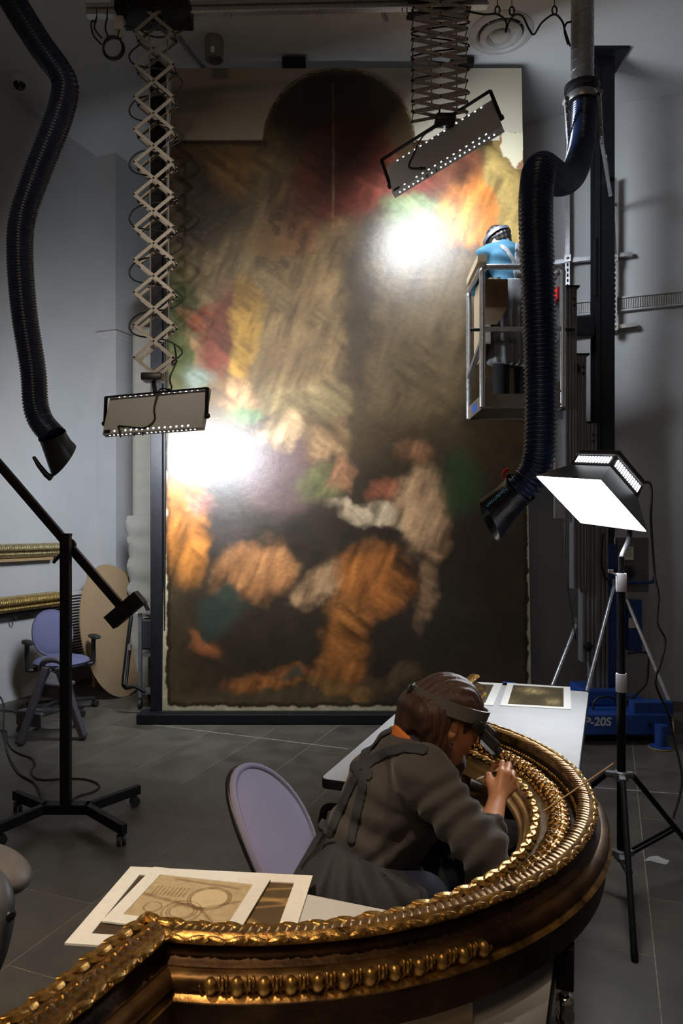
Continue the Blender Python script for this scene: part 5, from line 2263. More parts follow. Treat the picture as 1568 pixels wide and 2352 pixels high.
for k, sc in enumerate((0, 1, 2)):
    c = P(256, 1428, 3.88) + dv * (.030 + .073 * k)
    m = MB()
    m.bar(c - dv * .0355, c + dv * .0355, .085, .085, (0, -1, 0), .003)
    m.build('counterweight', m_black, bs)

# cables over the floor at the left
zf = .007
m = MB()
pts = [G(-40, 1640, zf) + Vector((0, 0, .25)), G(5, 1640, zf) + Vector((0, 0, .12)), G(8, 1690, zf), G(22, 1740, zf), G(45, 1778, zf), G(78, 1797, zf), G(92, 1822, zf), G(97, 1846, zf) + Vector((0, 0, .03)), P(100, 1840, 3.95)]
m.tube(catmull(pts, 6), .007, 8)
tag(m.build('floor_cable', m_cable, None, 60), 'thick black cable running over the floor to the base of the boom stand', 'cable')
m = MB()
pts = [G(-20, 1682, zf), G(12, 1678, zf), G(16, 1700, zf), G(28, 1720, zf), G(50, 1733, zf), G(74, 1742, zf), G(80, 1756, zf), G(72, 1772, zf), G(82, 1787, zf), G(105, 1791, zf),
       G(150, 1788, zf), G(190, 1789, zf), G(218, 1796, zf), G(228, 1806, zf), G(215, 1817, zf), G(180, 1828, zf), G(165, 1838, zf)]
m.tube(catmull(pts, 6), .006, 8)
tag(m.build('floor_cable', m_cable, None, 60), 'thin black cable looping over the floor behind the boom stand', 'cable')
m = MB()
pts = [G(2, 1632, zf), G(30, 1634, zf), G(42, 1644, zf), G(60, 1662, zf), G(85, 1664, zf), G(92, 1668, zf), G(78, 1676, zf)]
m.tube(catmull(pts, 6), .006, 8)
tag(m.build('floor_cable', m_cable, None, 60), 'short black cable on the floor beside the step stool feet', 'cable')

# gilt moulding lengths on the left wall
def wall_left_pt(x, y, off):
    rx = (x - 784) / FPX
    Y = (B0 + off) / (rx * BV.x + BV.y)
    return P(x, y, Y)


for (y0, y1, x1, hh, lab, ring) in ((1254, 1262, 141, .135, 'pale gilt moulding length fixed to the left wall, the upper of the two', 0),
                                    (1392, 1390, 139, .150, 'warm gilt moulding length with a hanging ring, the lower of the two on the left wall', 1)):
    pe = wall_left_pt(x1, y1 - (0 if not ring else 14), .10)
    zc = pe.z
    t = thing('frame_moulding', lab, 'frame', (pe.x - .8, pe.y - 1.6, zc - .08), 0, 'gilt mouldings on the left wall')
    p1 = pe
    p0 = pe - AV * 2.3
    prof = [(-.10, -.5), (-.04, -.5), (.0, -.45), (.035, -.30), (.045, -.12), (.015, -.08), (.02, -.02), (.06, .05), (.075, .22), (.06, .38), (.02, .48), (-.10, .5)]
    m = MB()
    nseg = 2
    vs = []
    for P_ in (p0, p1):
        for (o, h) in prof:
            vs.append(P_ + BV * o + Vector((0, 0, h * hh)))
    n = len(prof)
    fs = [tuple(range(n)), tuple(range(2 * n - 1, n - 1, -1))] + [(i, (i + 1) % n, n + (i + 1) % n, n + i) for i in range(n)]
    m.add(vs, fs)
    m.build('moulding', gold('pale_gilding', (0.36, 0.29, 0.15), (0.72, 0.61, 0.36), .52, 30) if not ring else gold('warm_gilding', (0.36, 0.25, 0.09), (0.76, 0.56, 0.22), .5, 30), t)
    rib = MB()
    L_ = 2.28
    for i in range(110):
        q = p1 - AV * (.01 + L_ * i / 110)
        rib.tube(catmull([q + BV * .050 + Vector((0, 0, hh * .05)), q + BV * .082 + AV * .006 + Vector((0, 0, hh * .24)), q + BV * .050 + AV * .012 + Vector((0, 0, hh * .44))], 2), .006, 5)
        rib.ball(q + BV * .044 + Vector((0, 0, -hh * .2)), .010, 6, 4)
    me = rib.mesh('carving')
    me.polygons.foreach_set('use_smooth', [True] * len(me.polygons))
    tag(link('carving', me, t, MATS['warm_gilding' if ring else 'pale_gilding']), kind='stuff')
    m = MB()
    m.bar(p0 + Vector((0, 0, -hh * .5 - .016)) - BV * .04, p1 - AV * .1 + Vector((0, 0, -hh * .5 - .016)) - BV * .04, .06, .028)
    m.build('back_rail', m_wood if not ring else m_black, t)
    if ring:
        c = wall_left_pt(35, 1417, .09)
        m = MB()
        m.tube([c + AV * (.022 * math.cos(a)) + Vector((0, 0, .030 * math.sin(a))) for a in np.linspace(0, 2 * PI, 18, endpoint=False)], .007, 8, closed=True)
        m.build('hanging_ring', m_black, t, 60)

# louvred grille on the left wall
c0, c1 = wall_left_pt(158, 1370, .01), wall_left_pt(205, 1500, .01)
gr = thing('wall_grille', 'white louvred grille low on the left wall beside the oval board', 'vent', (c0.x, c0.y, c1.z))
ga0 = AV.dot(c0) - .25
ga1 = AV.dot(c1) + .02
m = MB()
rbox(m, ga0 - .05, ga1 + .05, B0, B0 + .012, c1.z - .05, c0.z + .05)
m.build('back_plate', m_blackp, gr)
m = MB()
n = 21
for i in range(n):
    z = c1.z + (c0.z - c1.z) * (i + .5) / n
    rbox(m, ga0, ga1, B0 + .012, B0 + .026, z - .006, z + .006)
tag(m.build('louvre', m_trimw, gr), kind='stuff')
m = MB()
for z in (c1.z - .03, c0.z + .03):
    rbox(m, ga0 - .06, ga1 + .06, B0 + .005, B0 + .03, z - .02, z + .02)
m.build('rim', m_trimw, gr)

# oval board, plywood sheet, wrapped panel
mdf = M('fibreboard', (0.25, 0.165, 0.09), .75, var=.06, scale=60)
oc = P(264, 1420, 6.85)
oc.z = .66
wa = (Vector((.34, .90, 0)).normalized())
wv = Vector((.36, .62, 0)).normalized()
un = Vector((0, 0, 1))
m = MB()
lean = Vector((-.16, .05, 1)).normalized()
poly = []
for k in range(56):
    a = 2 * PI * k / 56
    poly.append(oc + wv * (.41 * math.cos(a)) + lean * (.645 * math.sin(a)) + Vector((.0, 0, 0)))
zmn = min(p.z for p in poly)
poly = [p + Vector((0, 0, .002 - zmn)) for p in poly]
m.prism(poly, Vector((.012, -.006, 0)))
tag(m.build('oval_board', mdf), 'large tan oval fibreboard panel leaning by the left corner pier', 'board')
m = MB()
a = P(214, 1560, 7.35)
a = G(213, 1578)
e = Vector((.40, .80, 0)).normalized()
a.z = .001
m.prism([a, a + e * .55, a + e * .55 + Vector((-.07, .02, 1.16)), a + Vector((-.07, .02, 1.16))], Vector((.02, -.01, 0)))
tag(m.build('plywood_sheet', m_wood), 'narrow plywood sheet leaning behind the oval board', 'board')

wp = thing('wrapped_panel', 'tall panel wrapped in white cloth, upright behind the black easel post', 'panel', (-1.75, 7.0, 0))
m_cloth = M('white_cloth', (0.25, 0.235, 0.205), .9, var=.06, scale=8, bump=.2, bscale=60)
m = MB()
x0, x1, zt = P(301, 0, 7.0).x, P(301, 0, 7.0).x + .62, P(0, 748, 7.0).z
m.box(((x0 + x1) / 2, 7.16, zt / 2 + .01), (x1 - x0, .30, zt - .02), None, .04)
m.build('panel', m_cloth, wp)
# gathered dust sheet round its lower half
vs, fs = [], []
na, nz_ = 60, 80
zt2 = P(0, 1185, 7.0).z
per = []
for k in range(na):
    t = k / na * 4
    s = int(t)
    f = t - s
    cx_, cy_ = (x0 + x1) / 2, 7.16
    hx_, hy_ = (x1 - x0) / 2 + .02, .17
    cor = [(-hx_, -hy_), (hx_, -hy_), (hx_, hy_), (-hx_, hy_)]
    p0_, p1_ = cor[s % 4], cor[(s + 1) % 4]
    per.append((cx_ + p0_[0] + (p1_[0] - p0_[0]) * f, cy_ + p0_[1] + (p1_[1] - p0_[1]) * f, math.atan2(p0_[1] + (p1_[1] - p0_[1]) * f, p0_[0] + (p1_[0] - p0_[0]) * f)))
for i in range(nz_ + 1):
    v = i / nz_
    for k in range(na):
        x, y, an = per[k]
        fold = .014 * math.sin(v * 46 + 1.9 * math.sin(k * .45) + 2.0 * mnoise.noise(Vector((k * .2, v * 4, 0)))) * (1 - abs(v - .55)) + .025 * mnoise.noise(Vector((k * .25, v * 9, 3)))
        bulge = .03 * math.exp(-((v - .93) / .05) ** 2)
        vs.append((x + math.cos(an) * (fold + bulge), y + math.sin(an) * (fold + bulge), .004 + v * zt2))
for i in range(nz_):
    for k in range(na):
        l = (k + 1) % na
        fs.append((i * na + k, i * na + l, (i + 1) * na + l, (i + 1) * na + k))
m = MB()
m.add(vs, fs)
m.build('dust_sheet', m_cloth, wp, 80)

# small steel trolley with a black bag behind the easel post
tr = thing('steel_trolley', 'small grey steel trolley with a black bag, left of the easel post', 'trolley', (P(325, 0, 6.3).x, 6.3, 0))
tx0, tx1, ty0, ty1 = P(322, 0, 6.35).x, P(322, 0, 6.35).x + .34, 6.35, 6.68
m_dull = M('dull_steel', (0.16, 0.16, 0.165), .45, metal=.5)
for z in (.14, .48, .84):
    m = MB()
    m.box(((tx0 + tx1) / 2, (ty0 + ty1) / 2, z), (tx1 - tx0, ty1 - ty0, .02))
    m.build('shelf', m_dull, tr)
for x in (tx0, tx1):
    for y in (ty0, ty1):
        m = MB()
        m.box((x, y, .48), (.03, .03, .76))
        po_ = m.build('post', m_dull, tr)
        m = MB()
        m.lathe([(.042, -.012), (.045, 0), (.042, .012)], (x, y, .045), (1, 0, .0), 16)
        m.box((x, y, .085), (.022, .03, .04))
        m.build('caster', m_rubber, po_, 40)
m = MB()
m.box(((tx0 + tx1) / 2 - .02, 6.40, .67), (.30, .10, .28), None, .02)
m.build('black_bag', m_rubber, tr)
cart = thing('folded_cart', 'folded black and chrome hand cart leaning on the steel trolley', 'cart', P(296, 1600, 6.15))
m = MB()
m.tube(catmull([P(283, 1574, 6.1), P(285, 1550, 6.1), P(298, 1440, 6.15), P(305, 1405, 6.2), P(318, 1390, 6.25), P(332, 1388, 6.3), P(340, 1402, 6.3)], 6), .017, 10)
m.tube(catmull([P(283, 1572, 6.1), P(290, 1580, 6.1), P(310, 1577, 6.1), P(334, 1590, 6.1)], 6), .017, 10)
m.build('handle_frame', m_black, cart, 60)
m = MB()
m.tube([P(288, 1572, 6.08), P(298, 1480, 6.10)], .018, 12)
m.build('chrome_tube', m_chrome, cart, 60)
m = MB()
m.box(P(311, 1412, 6.17), (.042, .02, .04), None, .004)
m.box(P(298, 1486, 6.08), (.02, .03, .05))
m.build('buckle', m_alu, cart)

# corner of another chair close to the camera at the left edge
nc = thing('stacking_chair', 'grey padded chair back with a black knob cut by the left edge of the picture', 'chair', G(-60, 2260))
m_pad = M('taupe_vinyl', (0.17, 0.15, 0.135), .55, var=.05)
m_padg = M('grey_shell', (0.10, 0.105, 0.12), .45, var=.05)
m = MB()
c = P(-26, 1994, 1.9)
m.ball(c, (.13, .085, .052), 28, 14, Matrix.Rotation(math.radians(12), 3, 'Y') @ Matrix.Rotation(math.radians(-20), 3, 'Z'))
m.build('back_pad', m_pad, nc, 80)
m = MB()
m.tube(catmull([P(-32, 1995, 1.86), P(-5, 2040, 1.82), P(4, 2090, 1.80), P(0, 2140, 1.80), P(-22, 2215, 1.80), P(-70, 2300, 1.82)], 6),
       [.03] * 6 + [.032] * 6 + [.030] * 6 + [.030] * 13, 14)
m.build('back_support', m_padg, nc, 60)
m = MB()
kc = P(18, 2098, 1.80)
m.lathe([(.008, -.03), (.008, 0), (.014, .002), (.015, .016), (.011, .022), (0, .023)], kc, (.7, -.7, 0), 16)
m.build('knob', m_blackp, nc, 40)
m = MB()
m.ball(P(-230, 2330, 1.84), (.20, .20, .035), 24, 10)
m.build('seat', m_pad, nc, 80)
m = MB()
sc_ = P(-230, 2330, 1.84)
m.cyl((sc_.x, sc_.y, .06), (sc_.x, sc_.y, sc_.z - .02), .024, 14)
for k in range(5):
    a = k * 2 * PI / 5
    m.bar((sc_.x, sc_.y, .075), (sc_.x + .27 * math.cos(a), sc_.y + .27 * math.sin(a), .055), .04, .03)
    m.cyl((sc_.x + .27 * math.cos(a), sc_.y + .27 * math.sin(a), .0), (sc_.x + .27 * math.cos(a), sc_.y + .27 * math.sin(a), .05), .022, 12)
m.build('pedestal', m_black, nc, 40)
# ================================================================ PEOPLE: smooth implicit bodies
class SDF:
    def __init__(self, lo, hi, res):
        self.lo = np.array(lo, float)
        self.res = res
        self.n = np.ceil((np.array(hi, float) - self.lo) / res).astype(int) + 1
        self.d = np.full(self.n, 9.0, np.float32)
        self.pad = 0.07

    def axes(self, lo, hi):
        i0 = np.clip(np.floor((np.array(lo) - self.lo) / self.res).astype(int), 0, self.n - 1)
        i1 = np.clip(np.ceil((np.array(hi) - self.lo) / self.res).astype(int) + 1, 1, self.n)
        sl = tuple(slice(a, b) for a, b in zip(i0, i1))
        g = [self.lo[k] + self.res * np.arange(i0[k], i1[k], dtype=np.float32) for k in range(3)]
        return sl, g[0][:, None, None].astype(np.float32), g[1][None, :, None].astype(np.float32), g[2][None, None, :].astype(np.float32)

    def _merge(self, sl, e, k, op):
        d = self.d[sl]
        if op == 'add':
            if k > 0:
                h = np.clip(.5 + .5 * (d - e) / k, 0, 1)
                self.d[sl] = d * (1 - h) + e * h - k * h * (1 - h)
            else:
                self.d[sl] = np.minimum(d, e)
        else:
            h = np.clip(.5 - .5 * (d + e) / max(k, 1e-5), 0, 1)
            self.d[sl] = d * (1 - h) + (-e) * h + k * h * (1 - h)

    def cap(self, a, b, r0, r1=None, k=.02, op='add'):
        r1 = r0 if r1 is None else r1
        a, b = np.array(a, float), np.array(b, float)
        m = max(r0, r1) + self.pad
        sl, x, y, z = self.axes(np.minimum(a, b) - m, np.maximum(a, b) + m)
        ba = b - a
        bb = float(ba @ ba) + 1e-12
        px, py, pz = x - a[0], y - a[1], z - a[2]
        h = np.clip((px * ba[0] + py * ba[1] + pz * ba[2]) / bb, 0, 1)
        e = np.sqrt((px - ba[0] * h) ** 2 + (py - ba[1] * h) ** 2 + (pz - ba[2] * h) ** 2) - (r0 + (r1 - r0) * h)
        self._merge(sl, e, k, op)
        return self

    def ell(self, c, r, axes=None, k=.02, op='add'):
        c = np.array(c, float)
        r = np.array(r, float)
        m = r.max() + self.pad
        sl, x, y, z = self.axes(c - m, c + m)
        if axes is None:
            axes = np.eye(3)
        A = [np.array(v, float) for v in axes]
        q = 0
        q2 = 0
        for v, rr in zip(A, r):
            t = (x - c[0]) * v[0] + (y - c[1]) * v[1] + (z - c[2]) * v[2]
            q = q + (t / rr) ** 2
            q2 = q2 + (t / rr ** 2) ** 2
        k0 = np.sqrt(q)
        k1 = np.sqrt(q2) + 1e-9
        e = np.where(k0 < 1e-4, -r.min(), k0 * (k0 - 1) / k1)
        self._merge(sl, e, k, op)
        return self

    def grid(self):
        return [self.lo[k] + self.res * np.arange(self.n[k], dtype=np.float32) for k in range(3)]

    def copy(self):
        o = SDF.__new__(SDF)
        o.lo, o.res, o.n, o.pad = self.lo, self.res, self.n, self.pad
        o.d = self.d.copy()
        return o

    def mesh(self, name, smooth_it=1):
        """surface nets"""
        d = self.d
        s = d < 0
        n = d.shape
        cnt = np.zeros((n[0] - 1, n[1] - 1, n[2] - 1), np.int8)
        for i in (0, 1):
            for j in (0, 1):
                for k in (0, 1):
                    cnt += s[i:n[0] - 1 + i, j:n[1] - 1 + j, k:n[2] - 1 + k]
        cells = np.argwhere((cnt > 0) & (cnt < 8))
        cid = np.full(cnt.shape, -1, np.int64)
        cid[tuple(cells.T)] = np.arange(len(cells))
        acc = np.zeros((len(cells), 3))
        num = np.zeros(len(cells))
        cor = [(i, j, k) for i in (0, 1) for j in (0, 1) for k in (0, 1)]
        val = {c: d[cells[:, 0] + c[0], cells[:, 1] + c[1], cells[:, 2] + c[2]].astype(float) for c in cor}
        for c in cor:
            for ax in range(3):
                if c[ax] == 0:
                    c2 = tuple(c[q] + (1 if q == ax else 0) for q in range(3))
                    v0, v1 = val[c], val[c2]
                    m = (v0 < 0) != (v1 < 0)
                    t = np.where(m, v0 / np.where(np.abs(v0 - v1) < 1e-12, 1e-12, v0 - v1), 0)
                    p = np.zeros((len(cells), 3))
                    p[:] = c
                    p[:, ax] += t
                    acc[m] += p[m]
                    num[m] += 1
        verts = self.lo + (cells + acc / np.maximum(num, 1)[:, None]) * self.res
        faces = []
        for ax in range(3):
            a1, a2 = (ax + 1) % 3, (ax + 2) % 3
            sl0 = [slice(None)] * 3
            sl1 = [slice(None)] * 3
            sl0[ax] = slice(0, n[ax] - 1)
            sl1[ax] = slice(1, n[ax])
            for q in (a1, a2):
                sl0[q] = slice(1, n[q] - 1)
                sl1[q] = slice(1, n[q] - 1)
            A_, B_ = s[tuple(sl0)], s[tuple(sl1)]
            e = np.argwhere(A_ != B_)
            if not len(e):
                continue
            flip = A_[tuple(e.T)]
            base = e.copy()
            base[:, a1] += 1
            base[:, a2] += 1
            def cell(o1, o2):
                q = base.copy()
                q[:, a1] += o1 - 1
                q[:, a2] += o2 - 1
                return cid[tuple(q.T)]
            f = np.stack([cell(0, 0), cell(1, 0), cell(1, 1), cell(0, 1)], -1)
            f[~flip] = f[~flip][:, ::-1]
            faces.append(f)
        f = np.concatenate(faces)
        f = f[(f >= 0).all(1)]
        # gentle smoothing
        e = np.concatenate([f[:, [0, 1]], f[:, [1, 2]], f[:, [2, 3]], f[:, [3, 0]]])
        for _ in range(smooth_it):
            sm = np.zeros_like(verts)
            ct = np.zeros(len(verts))
            np.add.at(sm, e[:, 0], verts[e[:, 1]])
            np.add.at(sm, e[:, 1], verts[e[:, 0]])
            np.add.at(ct, e[:, 0], 1)
            np.add.at(ct, e[:, 1], 1)
            verts = verts * .45 + .55 * sm / np.maximum(ct, 1)[:, None]
        me = bpy.data.meshes.new(name)
        me.from_pydata(verts.tolist(), [], f.tolist())
        me.polygons.foreach_set('use_smooth', [True] * len(me.polygons))
        return me


def to_px(x, y, z):
    return 784 + x / y * FPX, HOR - (z - EYE) / y * FPX


def poly_dist(px, py, pts):
    d = None
    for (a, b) in zip(pts[:-1], pts[1:]):
        bx, by = b[0] - a[0], b[1] - a[1]
        L = bx * bx + by * by
        h = np.clip(((px - a[0]) * bx + (py - a[1]) * by) / L, 0, 1)
        e = np.hypot(px - a[0] - bx * h, py - a[1] - by * h)
        d = e if d is None else np.minimum(d, e)
    return d


def head_frame(f, up_hint=(0, 0, 1)):
    f = Vector(f).normalized()
    r = f.cross(Vector(up_hint)).normalized()
    u = r.cross(f)
    return f, r, u


def add_head(S, C, f, r, u, k=1.0):
    """head with brow, nose, lips, chin, ears; local axes: f forward, r her right, u up"""
    def L(x, y, z):
        return C + f * (x * k) + r * (y * k) + u * (z * k)
    ax = (f, r, u)
    S.ell(L(-.012, 0, .022), (.093 * k, .073 * k, .088 * k), ax, .01)
    S.ell(L(.026, 0, -.030), (.060 * k, .056 * k, .082 * k), ax, .03)
    for s in (-1, 1):
        S.cap(L(.0, s * .050, -.045), L(.052, s * .016, -.094), .021 * k, .017 * k, .02)
        S.ell(L(.060, s * .030, -.032), (.022 * k, .022 * k, .020 * k), ax, .016)      # cheek
        S.cap(L(.072, s * .012, .020), L(.062, s * .040, .016), .009 * k, .008 * k, .012)  # brow
        S.ell(L(-.006, s * .073, -.010), (.020 * k, .007 * k, .031 * k), (f * .94 + u * .2, r, u), .006)   # ear
        S.ell(L(.087, s * .030, -.004), (.014 * k, .015 * k, .010 * k), ax, .010, 'sub')  # socket
        S.ell(L(-.002, s * .082, -.008), (.010 * k, .005 * k, .016 * k), ax, .004, 'sub')
    S.cap(L(.082, 0, .006), L(.104, 0, -.028), .008 * k, .011 * k, .012)
    for s in (-1, 1):
        S.ell(L(.094, s * .010, -.031), (.010 * k, .008 * k, .007 * k), ax, .006)
    S.cap(L(.083, -.016, -.056), L(.083, .016, -.056), .0065 * k, None, .006)
    S.cap(L(.081, -.014, -.066), L(.081, .014, -.066), .0070 * k, None, .006)
    S.cap(L(.088, -.016, -.0612), L(.088, .016, -.0612), .0022 * k, None, .003, 'sub')
    S.ell(L(.066, 0, -.095), (.018 * k, .020 * k, .016 * k), ax, .016)
    return L


def face_bits(par, L, f, r, u, k, iris=(0.05, 0.03, 0.02)):
    for s in (-1, 1):
        m = MB()
        m.ball(L(.074, s * .030, -.003), .0118 * k, 14, 10)
        m.build('eyeball', M('eye_white', (0.6, 0.58, 0.55), .25), par, 80)
        m = MB()
        m.lathe([(.0055 * k, .0105 * k), (.0035 * k, .0123 * k), (0, .0127 * k)], L(.074, s * .030, -.003), f - u * .35, 12)
        m.build('iris', M('iris', iris, .2), par)


# ---------------------------------------------------------------- the seated woman
wom = thing('person', 'seated woman in a dark sweater and apron bending over the gilt frame with a brush', 'person', (P(815, 2030, 2.0).x, 2.0, 0))
m_sweater = M('dark_sweater', (0.050, 0.043, 0.040), .92, var=.14, scale=260, bump=.2, bscale=420, sheen=.15)
m_apron = M('charcoal_apron', (0.026, 0.027, 0.033), .85, var=.15, scale=200, bump=.2, bscale=500)
m_trouser = M('navy_trousers', (0.010, 0.014, 0.034), .9, var=.15, scale=120, bump=.15, bscale=400)
m_orange = M('orange_knit', (0.62, 0.17, 0.03), .85, var=.08, scale=200, bump=.15, bscale=500)

Jp = dict(pel=P(822, 2035, 2.0), waist=P(858, 1930, 1.99), chest=P(925, 1815, 1.98), neck=P(962, 1720, 1.98),
          shR=P(972, 1778, 1.82), elR=P(1112, 1960, 1.70), wrR=P(1141, 1838, 1.87),
          shL=P(1005, 1745, 2.13), elL=P(1020, 1880, 2.26), wrL=P(1052, 1832, 2.12),
          hipR=P(805, 2060, 1.88), hipL=P(838, 2035, 2.11), knR=P(968, 2075, 1.86), knL=P(1008, 1992, 2.14))
Jp['anR'] = Vector((Jp['knR'].x - .02, 1.90, .09))
Jp['anL'] = Vector((Jp['knL'].x + .04, 2.18, .09))
HC = P(1028, 1650, 1.985)
hf, hr, hu = head_frame((.92, .10, -.39))

B = SDF((-.32, 1.50, -.01), (.62, 2.46, 1.26), .0048)
B.pad = .05
B.cap(Jp['pel'], Jp['waist'], .115, .105, .05)
B.cap(Jp['waist'], Jp['chest'], .105, .118, .05)
B.cap(Jp['chest'], Jp['neck'], .112, .055, .05)
for s in 'RL':
    B.cap(Jp['chest'].lerp(Jp['neck'], .55), Jp['sh' + s], .07, .052, .04)
    B.cap(Jp['sh' + s], Jp['el' + s], .048, .038, .03)
    B.cap(Jp['el' + s], Jp['wr' + s], .037, .0235, .015)
    B.cap(Jp['pel'], Jp['hip' + s], .10, .085, .05)
    B.cap(Jp['hip' + s], Jp['kn' + s], .078, .055, .03)
    B.cap(Jp['kn' + s], Jp['an' + s], .050, .034, .02)
    B.cap(Jp['an' + s] + Vector((0, 0, -.04)), Jp['an' + s] + Vector((.15, -.02, -.055)), .036, .028, .03)
B.cap(Jp['neck'] + Vector((-.01, 0, -.01)), HC - hf * .03 - hu * .05, .056, .050, .03)
HL = add_head(B, HC, hf, hr, hu, 1.0)


def hand(S, wrist, kn, fingers, thumb, rp=.017):
    """kn: four knuckles (index..little); fingers: lists of following joints"""
    for i, kpt in enumerate(kn):
        S.cap(wrist.lerp(kpt, .15), kpt, .0165, .0118, .010)
    for i in range(3):
        S.cap(kn[i], kn[i + 1], .0105, .0105, .008)
    for kpt, js, r in zip(kn, fingers, (.0094, .0098, .0092, .0080)):
        q = [kpt] + js
        for i in range(len(q) - 1):
            S.cap(q[i], q[i + 1], r * (1.06 - .10 * i), r * (1.0 - .10 * i), .004)
    for i in range(len(thumb) - 1):
        S.cap(thumb[i], thumb[i + 1], (.0165, .0118, .0105)[i], (.0118, .0105, .0088)[i], .008)


# finer grid just for the right hand is not needed: fingers stay 4 cells wide
knR = [P(1151, 1776, 1.915), P(1164, 1778, 1.935), P(1174, 1790, 1.950), P(1179, 1806, 1.960)]
fiR = [[P(1153, 1752, 1.955), P(1134, 1757, 1.960), P(1127, 1772, 1.945)],
       [P(1168, 1757, 1.985), P(1150, 1764, 2.000), P(1136, 1778, 1.985)],
       [P(1177, 1775, 2.005), P(1158, 1782, 2.015), P(1146, 1792, 1.995)],
       [P(1181, 1796, 2.005), P(1166, 1801, 2.012), P(1154, 1805, 1.995)]]
thR = [P(1134, 1822, 1.885), P(1125, 1797, 1.905), P(1122, 1780, 1.925)]
hand(B, Jp['wrR'], knR, fiR, thR)
knL = [P(1072, 1840, 2.09), P(1076, 1848, 2.075), P(1077, 1856, 2.06), P(1074, 1862, 2.045)]
fiL = [[P(1086, 1852, 2.11), P(1088, 1866, 2.10), P(1083, 1872, 2.085)], [P(1090, 1862, 2.095), P(1091, 1876, 2.085), P(1084, 1880, 2.07)],
       [P(1090, 1870, 2.08), P(1090, 1882, 2.07), P(1083, 1885, 2.055)], [P(1085, 1874, 2.06), P(1085, 1884, 2.05), P(1078, 1886, 2.04)]]
thL = [P(1060, 1840, 2.09), P(1080, 1842, 2.06), P(1096, 1850, 2.05)]
hand(B, Jp['wrL'], knL, fiL, thL)
link('body', B.mesh('body', 2), wom, m_skin)
face_bits(wom, HL, hf, hr, hu, 1.0)

# sweater: torso and sleeves a little outside the body, with folds
Wd = SDF((-.30, 1.52, .52), (.56, 2.44, 1.16), .0042)
Wd.pad = .06
Wd.cap(Jp['pel'], Jp['waist'], .125, .128, .05)
Wd.cap(Jp['waist'], Jp['chest'], .126, .138, .05)
Wd.cap(Jp['chest'], Jp['neck'] + Vector((-.01, 0, -.02)), .132, .066, .06)
Wd.cap(Jp['chest'] + Vector((-.035, 0, .02)), Jp['neck'] + Vector((-.05, 0, -.035)), .11, .065, .05)
for s in 'RL':
    Wd.cap(Jp['chest'].lerp(Jp['neck'], .5), Jp['sh' + s], .088, .070, .05)
    Wd.cap(Jp['sh' + s], Jp['el' + s], .072, .056, .04)
    Wd.cap(Jp['el' + s], Jp['el' + s].lerp(Jp['wr' + s], .42), .054, .042, .02)
X, Y, Z = Wd.grid()
X, Y, Z = X[:, None, None], Y[None, :, None], Z[None, None, :]
band = np.abs(Wd.d) < .05
idx = np.argwhere(band)
xx, yy, zz = X[idx[:, 0], 0, 0], Y[0, idx[:, 1], 0], Z[0, 0, idx[:, 2]]
tx, tz = Jp['neck'].x - Jp['pel'].x, Jp['neck'].z - Jp['pel'].z
tl_ = math.hypot(tx, tz)
sv = ((xx - Jp['pel'].x) * tx + (zz - Jp['pel'].z) * tz) / tl_ / tl_         # 0 hips .. 1 neck
lat = (-(xx - Jp['pel'].x) * tz + (zz - Jp['pel'].z) * tx) / tl_
fold = .0065 * np.sin(sv * 46 + lat * 22 + 3 * fnoise(xx * 7, zz * 7, 71)) * smoothstep(.95, .25, sv) * smoothstep(.02, -.1, lat + .0)
fold += .004 * np.sin(sv * 30 + 6 * fnoise(xx * 9 + yy * 4, zz * 9, 72))
ar = np.array(Jp['elR'] - Jp['shR'])
ap = (xx - Jp['shR'].x) * ar[0] + (yy - Jp['shR'].y) * ar[1] + (zz - Jp['shR'].z) * ar[2]
ap = ap / (ar @ ar)
wArm = smoothstep(.05, .35, ap)
fold = fold * (1 - wArm) + wArm * (.0055 * np.sin(ap * 34 + 16 * (zz - xx) + 4 * fnoise(xx * 12, zz * 12, 73)))
Wd.d[tuple(idx.T)] += fold.astype(np.float32)
Wd_full = Wd.copy()
# neckline and cuffs cut clean
Wd.cap(Jp['neck'] + Vector((.0, 0, .0)), Jp['neck'].lerp(HC, .6), .060, .072, .006, 'sub')
for s in 'RL':
    e, w_ = Jp['el' + s], Jp['wr' + s]
    Wd.cap(e.lerp(w_, .40), e.lerp(w_, .9), .0345, .0345, .004, 'sub')
# hollow at the hem is hidden by the apron
link('sweater', Wd.mesh('sweater', 2), wom, m_sweater)
m = MB()
e, w_ = Jp['elR'], Jp['wrR']
c = e.lerp(w_, .52)
dirv = (w_ - e).normalized()
m.lathe([(.0380, -.016), (.0425, -.010), (.0420, .004), (.0370, .008), (.0335, .004), (.0335, -.016)], c - dirv * .012, dirv, 28)
m.build('cuff', m_sweater, wom, 60)

# orange collar
S = SDF((.05, 1.84, .92), (.36, 2.12, 1.16), .004)
S.cap(Jp['neck'] + Vector((-.028, 0, -.012)), Jp['neck'] + Vector((-.012, 0, .026)), .076, .070, 0)
S.cap(Jp['neck'] + Vector((-.004, 0, .028)), Jp['neck'] + Vector((.03, 0, .12)), .066, .075, .006, 'sub')
link('collar', S.mesh('collar', 1), wom, m_orange)

